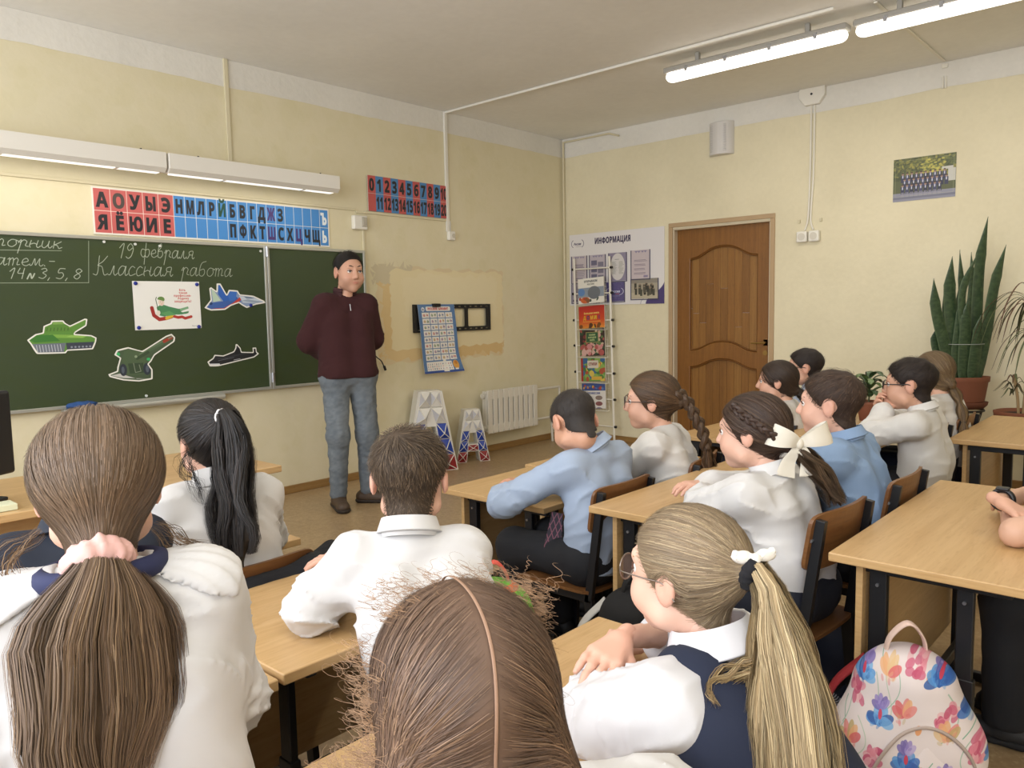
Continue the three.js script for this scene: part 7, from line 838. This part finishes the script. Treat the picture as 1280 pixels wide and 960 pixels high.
{ // snake plant in an oval terracotta planter on a metal stand
  const X = -0.32, Z = 3.82, p = thing('snake_plant', 'tall snake plant with upright dark green leaves in a terracotta planter', 'plant', [X, 0.63, Z]);
  const R = V(0.67, 0, 0.74), N = V(0.74, 0, -0.67);            // R runs along the picture, N away from it
  const oval = (prof) => { const g = new THREE.LatheGeometry(prof.map((q) => new THREE.Vector2(...q)), 40); g.scale(1, 1, 0.62); g.rotateY(-0.83); return g; };
  part('planter', oval([[0, 0], [0.13, 0], [0.145, 0.02], [0.165, 0.15], [0.175, 0.155], [0.178, 0.19], [0.165, 0.19], [0.155, 0.17], [0, 0.17]]), terra, p); part('saucer', oval([[0, -0.035], [0.14, -0.035], [0.165, -0.01], [0.17, 0.012], [0.16, 0.012], [0.14, -0.012], [0, -0.012]]), std(0x6e3f2b, 0.75), p); part('soil', oval([[0, 0.172], [0.15, 0.168], [0.152, 0.16], [0, 0.155]]), soil, p);
  const lf = (b0, tip, w, bow = 0, dep = 0) => { const q = (r, y, d) => [R.x * r + N.x * d, y, R.z * r + N.z * d]; const m = [lerp(b0, tip[0], 0.35) + bow * 0.3, lerp(0.17, tip[1], 0.35), dep], m2 = [lerp(b0, tip[0], 0.7) + bow, lerp(0.17, tip[1], 0.7), dep * 1.3]; part('leaf', bladeLeaf([q(b0, 0.16, dep * 0.6), q(...m), q(...m2), q(tip[0], tip[1], dep * 1.4)], (t) => w * (t < 0.1 ? 0.55 + t * 3 : t > 0.75 ? Math.max(0.02, (1 - t) / 0.25) : 0.85 + 0.15 * Math.sin(t * 4)), 0.004, 0.22, [R.x, 0, R.z]), leafMat, p); };
  for (const a of [[0.07, [0.145, 1.3], 0.042, -0.02, 0.02], [0.09, [0.235, 1.1], 0.04, -0.02, -0.03], [-0.06, [-0.11, 1.03], 0.048, -0.02, 0.0], [-0.09, [-0.25, 0.88], 0.042, -0.02, -0.02], [0.0, [0.045, 1.06], 0.03, 0.03, 0.03], [0.02, [-0.02, 1.08], 0.026, 0.01, 0.05], [-0.03, [0.03, 1.04], 0.03, -0.07, -0.04], [0.04, [0.06, 0.62], 0.042, 0.0, -0.05], [-0.02, [-0.03, 0.72], 0.042, 0.0, -0.04], [0.1, [0.13, 0.55], 0.04, 0.02, 0.0], [-0.1, [-0.13, 0.68], 0.045, 0.0, 0.02], [-0.11, [-0.17, 0.55], 0.04, -0.03, 0.03], [0.06, [0.12, 0.74], 0.045, 0, 0.03], [-0.05, [-0.12, 0.82], 0.03, 0, 0.05], [0.0, [0.0, 0.9], 0.036, 0, 0.05], [-0.08, [-0.04, 0.78], 0.036, 0, -0.02]]) lf(...a);
  const s = new THREE.TorusGeometry(0.125, 0.0025, 6, 48); s.rotateX(Math.PI / 2); s.scale(1, 1, 0.75); s.rotateY(-0.83); s.translate(0, 0.42, 0); part('string', s, std(0x9aa09a, 0.6), p);
  const st = thing('plant_stand', 'black metal stand with curved legs under the snake plant', 'stand', [X, 0, Z]); const ring = new THREE.TorusGeometry(0.13, 0.008, 8, 36); ring.rotateX(Math.PI / 2); ring.translate(0, 0.585, 0); part('ring', ring, M.black, st); for (let k = 0; k < 3; k++) { const a = k * 2.094 - 0.2, c = Math.cos(a), d = Math.sin(a); part('leg', tube([[c * 0.13, 0.585, d * 0.13], [c * 0.1, 0.45, d * 0.1], [c * 0.13, 0.28, d * 0.13], [c * 0.22, 0.12, d * 0.22], [c * 0.27, 0.01, d * 0.27]], 0.008, 24, 8), M.black, st); }
}
{ // drooping dracaena at the edge of the picture
  const X = -0.42, Z = 4.2, p = thing('dracaena', 'dracaena with thin drooping reddish leaves in a round terracotta pot', 'plant', [X, 0.42, Z]);
  part('pot', new THREE.LatheGeometry([[0, 0], [0.1, 0], [0.115, 0.02], [0.145, 0.15], [0.17, 0.155], [0.175, 0.19], [0.16, 0.195], [0.145, 0.175], [0, 0.17]].map((q) => new THREE.Vector2(...q)), 40), terra, p); part('soil', new THREE.LatheGeometry([[0, 0.178], [0.143, 0.174], [0.143, 0.165], [0, 0.16]].map((q) => new THREE.Vector2(...q)), 30), soil, p);
  const tan = std(0xa98f68, 0.8), stems = [[[-0.02, 0.17, 0], [-0.015, 0.4, 0.01], [0.02, 0.7, 0.02], [0.05, 0.95, 0.03]], [[0.03, 0.17, 0.02], [0.045, 0.45, 0.05], [0.03, 0.75, 0.07]], [[-0.05, 0.17, -0.02], [-0.06, 0.3, -0.03], [-0.075, 0.42, -0.05]]]; for (const s of stems) part('stem', tube(s, 0.009, 20, 8), tan, p);
  const green = std(0x4a4a30, 0.6), brown = std(0x5f4632, 0.7), olive = std(0x565c38, 0.6); seed = 733; let k = 0;
  for (const [c, n, len] of [[[0.05, 0.95, 0.03], 30, 0.5], [[0.03, 0.75, 0.07], 22, 0.42], [[-0.075, 0.42, -0.05], 16, 0.16]]) for (let i = 0; i < n; i++) { const a = i * 2.4 + rnd(0.4), up = rnd(0.15, 0.75), l = len * rnd(0.7, 1.1) * (Math.cos(a) > 0.3 ? 0.8 : 1), dx = Math.cos(a), dz = Math.sin(a), y0 = c[1] - rnd(0.12), drop = n === 16 ? 0.2 : 1; part('leaf', bladeLeaf([[c[0], y0, c[2]], [c[0] + dx * l * 0.25, y0 + l * 0.22 * up + 0.03, c[2] + dz * l * 0.25], [c[0] + dx * l * 0.5, y0 + l * 0.12 * up - l * 0.12 * drop, c[2] + dz * l * 0.5], [c[0] + dx * l * 0.66, y0 - l * 0.55 * drop, c[2] + dz * l * 0.66]], (t) => 0.006 * Math.sin(Math.PI * (0.08 + 0.9 * t)) + 0.0006, 0.0012, 0.3, [-dz, 0, dx]), [green, brown, olive][k++ % 3], p); }
  const st = thing('flower_stool', 'small wooden stool under the dracaena pot', 'stool', [X, 0, Z]); part('seat', rbox(0.32, 0.022, 0.32, 0, 0.408, 0, 0.004), M.ply, st); for (const a of [-1, 1]) for (const b of [-1, 1]) part('leg', rbox(0.03, 0.398, 0.03, a * 0.13, 0.199, b * 0.13, 0.003), M.ply, st);
}
{ // little rubber plant on the desk of the boy who props his chin
  const p = thing('rubber_plant', 'small leafy rubber plant in a terracotta pot on a desk', 'plant', [-2.02, 0.7, 3.72]); part('pot', new THREE.LatheGeometry([[0, 0], [0.045, 0], [0.06, 0.09], [0.066, 0.092], [0.066, 0.108], [0.056, 0.108], [0.053, 0.095], [0, 0.095]].map((q) => new THREE.Vector2(...q)), 30), terra, p); part('soil', new THREE.LatheGeometry([[0, 0.1], [0.055, 0.098], [0.055, 0.09], [0, 0.09]].map((q) => new THREE.Vector2(...q)), 24), soil, p);
  seed = 55; const R = V(0.67, 0, 0.74); part('stem', tube([[0, 0.095, 0], [0.01, 0.15, 0.0], [-0.01, 0.22, 0]], 0.005, 12), std(0x4a4a2c, 0.7), p); const lm = std(0x3f5636, 0.35), lm2 = std(0x58703f, 0.4);
  for (let i = 0; i < 15; i++) { const a = i * 2.4, r = rnd(0.05, 0.1), y = 0.12 + i * 0.008, dx = Math.cos(a), dz = Math.sin(a); part('leaf', bladeLeaf([[0, y, 0], [dx * r * 0.5, y + 0.04, dz * r * 0.5], [dx * r, y + 0.045, dz * r], [dx * r * 1.45, y + 0.02, dz * r * 1.45]], (t) => 0.024 * Math.pow(Math.sin(Math.PI * clamp(t, 0.02, 0.98)), 0.7) * (t > 0.12 ? 1 : 0.3), 0.001, 0.2, [-dz, 0, dx]), i % 3 ? lm : lm2, p); }
}
// ---------------------------------------------------------------- bags
function backpack(o) { // soft body as a smooth field, with pocket, handle and straps; local axes: +z is the front
  const b = thing('backpack', o.label, 'backpack', o.at, o.turn || 0, 'school bags'), w = o.w / 2, h = o.h, d = o.d / 2, f = new Caps(0.06); b.rotation.order = 'YXZ'; b.rotation.x = o.tilt || 0; if (o.roll) b.rotation.z = o.roll;
  for (const s of [-1, 1]) { f.cap([s * (w - d), d * 0.95, 0], [s * (w - d) * 0.92, h * 0.55, 0], d, d * 0.95); f.cap([s * (w - d) * 0.92, h * 0.55, 0], [s * (w - d) * 0.5, h - d * 0.9, -d * 0.15], d * 0.95, d * 0.8); } f.cap([0, d, 0], [0, h - d * 0.85, -d * 0.1], d * 1.05, d * 0.82);
  const cr = o.crumple ?? 0.006, g = f.mesh(0.009, (x, y, z) => smax(f.at(x, y, z) - cr * fbm(x * 12 + o.at[0] * 9, y * 12, z * 12, 3), 0.002 - y, 0.01), 0.03), uvs = (G) => { const p = G.attributes.position, u = new Float32Array(p.count * 2); for (let i = 0; i < p.count; i++) { u[i * 2] = (p.getX(i) + p.getZ(i) * 0.6) / o.w * (o.uv || 0.8) + 0.5; u[i * 2 + 1] = p.getY(i) / h * (o.uv || 0.8) * 1.15; } G.setAttribute('uv', new THREE.BufferAttribute(u, 2)); return G; };
  part('body', uvs(g), o.mat, b);
  const pk = new Caps(0.05); for (const s of [-1, 1]) pk.cap([s * (w - d) * 0.75, d * 0.8, d * 0.75], [s * (w - d) * 0.6, h * 0.5, d * 0.6], d * 0.62, d * 0.5); pk.cap([0, d * 0.8, d * 0.8], [0, h * 0.6, d * 0.55], d * 0.65, d * 0.5); if (!o.noPocket) { part('front_pocket', uvs(pk.mesh(0.009, (x, y, z) => smax(pk.at(x, y, z) - cr * fbm(x * 13, y * 13 + 4, z * 13, 3), 0.004 - y, 0.01), 0.03)), o.mat, b); const front = (x, y) => { for (let z = d * 1.9; z > 0; z -= 0.002) if (Math.min(f.at(x, y, z), pk.at(x, y, z)) < 0.002) return [x, y, z]; return [x, y, d]; }; part('zip', tube([[-0.8, 0.1], [-0.8, 0.3], [-0.74, 0.48], [-0.56, 0.61], [-0.3, 0.69], [0, 0.72], [0.3, 0.69], [0.56, 0.61], [0.74, 0.48], [0.8, 0.3], [0.8, 0.1]].map(([x, y]) => front(x * w * 0.92, y * h)), 0.0045, 60, 6), std(o.zip ?? 0x8a8078, 0.5), b); }
  part('handle', sweep([[-w * 0.28, h * 0.94, -d * 0.2], [-w * 0.22, h * 1.07, -d * 0.1], [0, h * 1.15, 0], [w * 0.22, h * 1.07, -d * 0.1], [w * 0.3, h * 0.94, -d * 0.2]], () => [0.004, 0.012], { n: 30, k: 8, up: [0, 0, 1] }), std(o.handle ?? 0xd9c0b4, 0.8), b); for (const s of [-1, 1]) part('shoulder_strap', sweep([[s * w * 0.4, h * 0.9, -d * 0.85], [s * w * 0.8, h * 0.7, -d * 1.2], [s * w * 0.95, h * 0.4, -d * 1.15], [s * w * 0.85, h * 0.08, -d * 0.8]], () => [0.006, 0.02], { n: 24, k: 8, up: [0, 0, 1] }), std(o.strap ?? 0x8f2026, 0.7), b);
  return b;
}
const floral = canvasTex(1024, 1024, (c, w, h) => {
  c.fillStyle = '#ddd2d2'; c.fillRect(0, 0, w, h); seed = 4242; c.lineCap = 'round'; for (let i = 0; i < 60; i++) { c.strokeStyle = ['#9fb8a6', '#7fa892', '#b5c2b0'][i % 3]; c.lineWidth = 4; const x = rnd(w), y = rnd(h); c.beginPath(); c.moveTo(x, y); c.bezierCurveTo(x + rnd(-80, 80), y + 60, x + rnd(-80, 80), y + 100, x + rnd(-60, 60), y + 150); c.stroke(); }
  const petal = (x, y, r, cols, n, sq) => { for (let k = 0; k < n; k++) { const a = -Math.PI / 2 + (k - (n - 1) / 2) * 0.55 + rnd(-0.2, 0.2); c.fillStyle = cols[Math.floor(rnd(cols.length))]; c.globalAlpha = 0.8; c.beginPath(); c.ellipse(x + Math.cos(a) * r * 0.5, y + Math.sin(a) * r * 0.5 * sq, r * 0.55, r * 0.28, a, 0, 7); c.fill(); } for (let k = 0; k < 9; k++) { c.globalAlpha = 0.35; c.fillStyle = cols[Math.floor(rnd(cols.length))]; c.beginPath(); c.ellipse(x + rnd(-r, r) * 0.5, y + rnd(-r, r) * 0.4, r * 0.2, r * 0.1, rnd(3), 0, 7); c.fill(); } c.globalAlpha = 1; };
  for (let i = 0; i < 64; i++) { const x = (i % 8) * 128 + rnd(-35, 35) + 50, y = Math.floor(i / 8) * 128 + rnd(-35, 35) + 60, t = i % 3; if (t === 0) { petal(x, y + 26, 62, ['#2f62b0', '#4f8fd0', '#27509a', '#6fa8dc'], 7, 0.5); petal(x, y - 12, 46, ['#8f7fc0', '#b0a0d0', '#6f62a8'], 5, 1); c.fillStyle = '#c2405a'; c.beginPath(); c.ellipse(x, y + 6, 9, 16, 0, 0, 7); c.fill(); } else if (t === 1) { petal(x, y, 58, ['#d9807a', '#e0a878', '#cf5f62', '#d9b88a', '#b8a06a'], 5, 1.1); } else { for (let k = 0; k < 14; k++) { c.fillStyle = ['#d98a9a', '#c25a78', '#e0b0b4', '#b8486a'][k % 4]; c.globalAlpha = 0.75; c.beginPath(); c.ellipse(x + rnd(-34, 34), y + rnd(-34, 34), 20, 13, rnd(3), 0, 7); c.fill(); } c.globalAlpha = 1; } if (i % 4 === 0) { c.fillStyle = '#e0a070'; c.beginPath(); c.ellipse(x + 62, y + 40, 13, 17, 0.3, 0, 7); c.fill(); } }
});
floral.wrapS = floral.wrapT = THREE.RepeatWrapping;
backpack({ label: 'white backpack with a bright flower print standing beside the wide desk', at: [-4.52, 0, 4.62], turn: -0.83 - 0.1, w: 0.35, h: 0.49, d: 0.21, uv: 0.62, mat: std(0xffffff, 0.6, { map: floral }), tilt: -0.04, handle: 0xd8bdb0, zip: 0xb0a098 });
backpack({ label: 'black backpack with white piping on the floor under the bow girl\'s desk', at: [-4.5, 0, 3.83], turn: -0.5, w: 0.36, h: 0.46, d: 0.2, mat: std(0x17171a, 0.85), handle: 0x1a1a1c, strap: 0xc9c8c4, zip: 0x2a2a2c });
const stripeTex = canvasTex(512, 512, (c, w, h) => { c.fillStyle = '#1b2134'; c.fillRect(0, 0, w, h); c.strokeStyle = '#b9bcc6'; c.lineWidth = 5; for (const [x, y] of [[150, 330], [380, 180], [330, 430]]) for (let k = 0; k < 8; k++) { c.beginPath(); c.arc(x, y, 24 + k * 10, 0.3, 3.6); c.stroke(); } });
backpack({ label: 'navy backpack with white curved stripes lying under the wide desk', at: [-3.9, 0, 4.3], turn: -0.9, w: 0.36, h: 0.3, d: 0.24, mat: std(0xffffff, 0.8, { map: stripeTex }), handle: 0x1a2030, strap: 0x1a2030, zip: 0x3a4050 });
const greenTex = canvasTex(512, 512, (c, w, h) => { c.fillStyle = '#6fae3c'; c.fillRect(0, 0, w, h); seed = 9; for (let i = 0; i < 60; i++) { c.fillStyle = ['rgba(60,140,60,0.25)', 'rgba(160,210,80,0.25)'][i % 2]; c.beginPath(); c.ellipse(rnd(w), rnd(h), 60, 20, rnd(3), 0, 7); c.fill(); } c.strokeStyle = '#e06a32'; c.lineWidth = 16; for (let k = 0; k < 6; k++) { c.beginPath(); c.moveTo(0, 40 + k * 90); c.bezierCurveTo(150, 90 + k * 90, 300, 10 + k * 90, 512, 70 + k * 90); c.stroke(); } });
backpack({ label: 'green backpack with orange stripes hanging beside the boy in the white shirt', at: [-4.94, 0.12, 3.63], turn: -0.75, w: 0.3, h: 0.44, d: 0.2, mat: std(0xffffff, 0.7, { map: greenTex }), handle: 0xd9584a, strap: 0xd9584a, noPocket: true });
{ // red bag sliver on the floor, monitor and papers on the teacher's table
  const f = new Caps(0.04); f.cap([-0.1, 0.06, 0], [0.1, 0.06, 0.02], 0.06, 0.055); f.cap([-0.06, 0.09, 0.0], [0.06, 0.1, 0.0], 0.05, 0.04); const g = f.mesh(0.01, (x, y, z) => smax(f.at(x, y, z) - 0.008 * fbm(x * 14, y * 14, z * 14, 3), 0.002 - y, 0.01), 0.03); g.translate(-4.75, 0, 3.6); solo('shoe_bag', g, std(0xa8473a, 0.85), 'red cloth shoe bag on the floor beside the bowed boy\'s chair', 'bag');
  const m = thing('computer_monitor', "black computer monitor on the teacher's table", 'monitor', [-5.86, 0.72, 2.02], 0.5); part('back_shell', rbox(0.46, 0.3, 0.03, 0, 0.22, 0, 0.012, 'x', 2), std(0x15161a, 0.5), m); part('screen', rbox(0.43, 0.265, 0.006, 0, 0.224, -0.015, 0.002), std(0x0a0a0c, 0.15), m); part('neck', rbox(0.06, 0.14, 0.03, 0, 0.08, 0.02, 0.006), M.black, m); part('base', rbox(0.22, 0.014, 0.16, 0, 0.007, 0.02, 0.006), M.black, m);
  solo('note_pad', [rbox(0.1, 0.02, 0.08, -5.79, 0.731, 2.2, 0.002)], std(0xd6d8b8, 0.7), "pale note pad at the edge of the teacher's table", 'notepad'); solo('board_eraser', [rbox(0.06, 0.025, 0.03, -5.5, 0.733, 1.85, 0.006)], M.blackMatte, "small black eraser on the teacher's table", 'eraser');
  solo('paper_sheet', [rbox(0.2, 0.0012, 0.28, 0, 0, 0, 0.0004)].map((q) => { q.rotateY(0.5); q.translate(-5.78, 0.6615, 4.42); return q; }), std(0xe6e4de, 0.7), 'white sheet of paper on the desk of the parted hair girl', 'paper');
}
renderer.render(scene, camera);
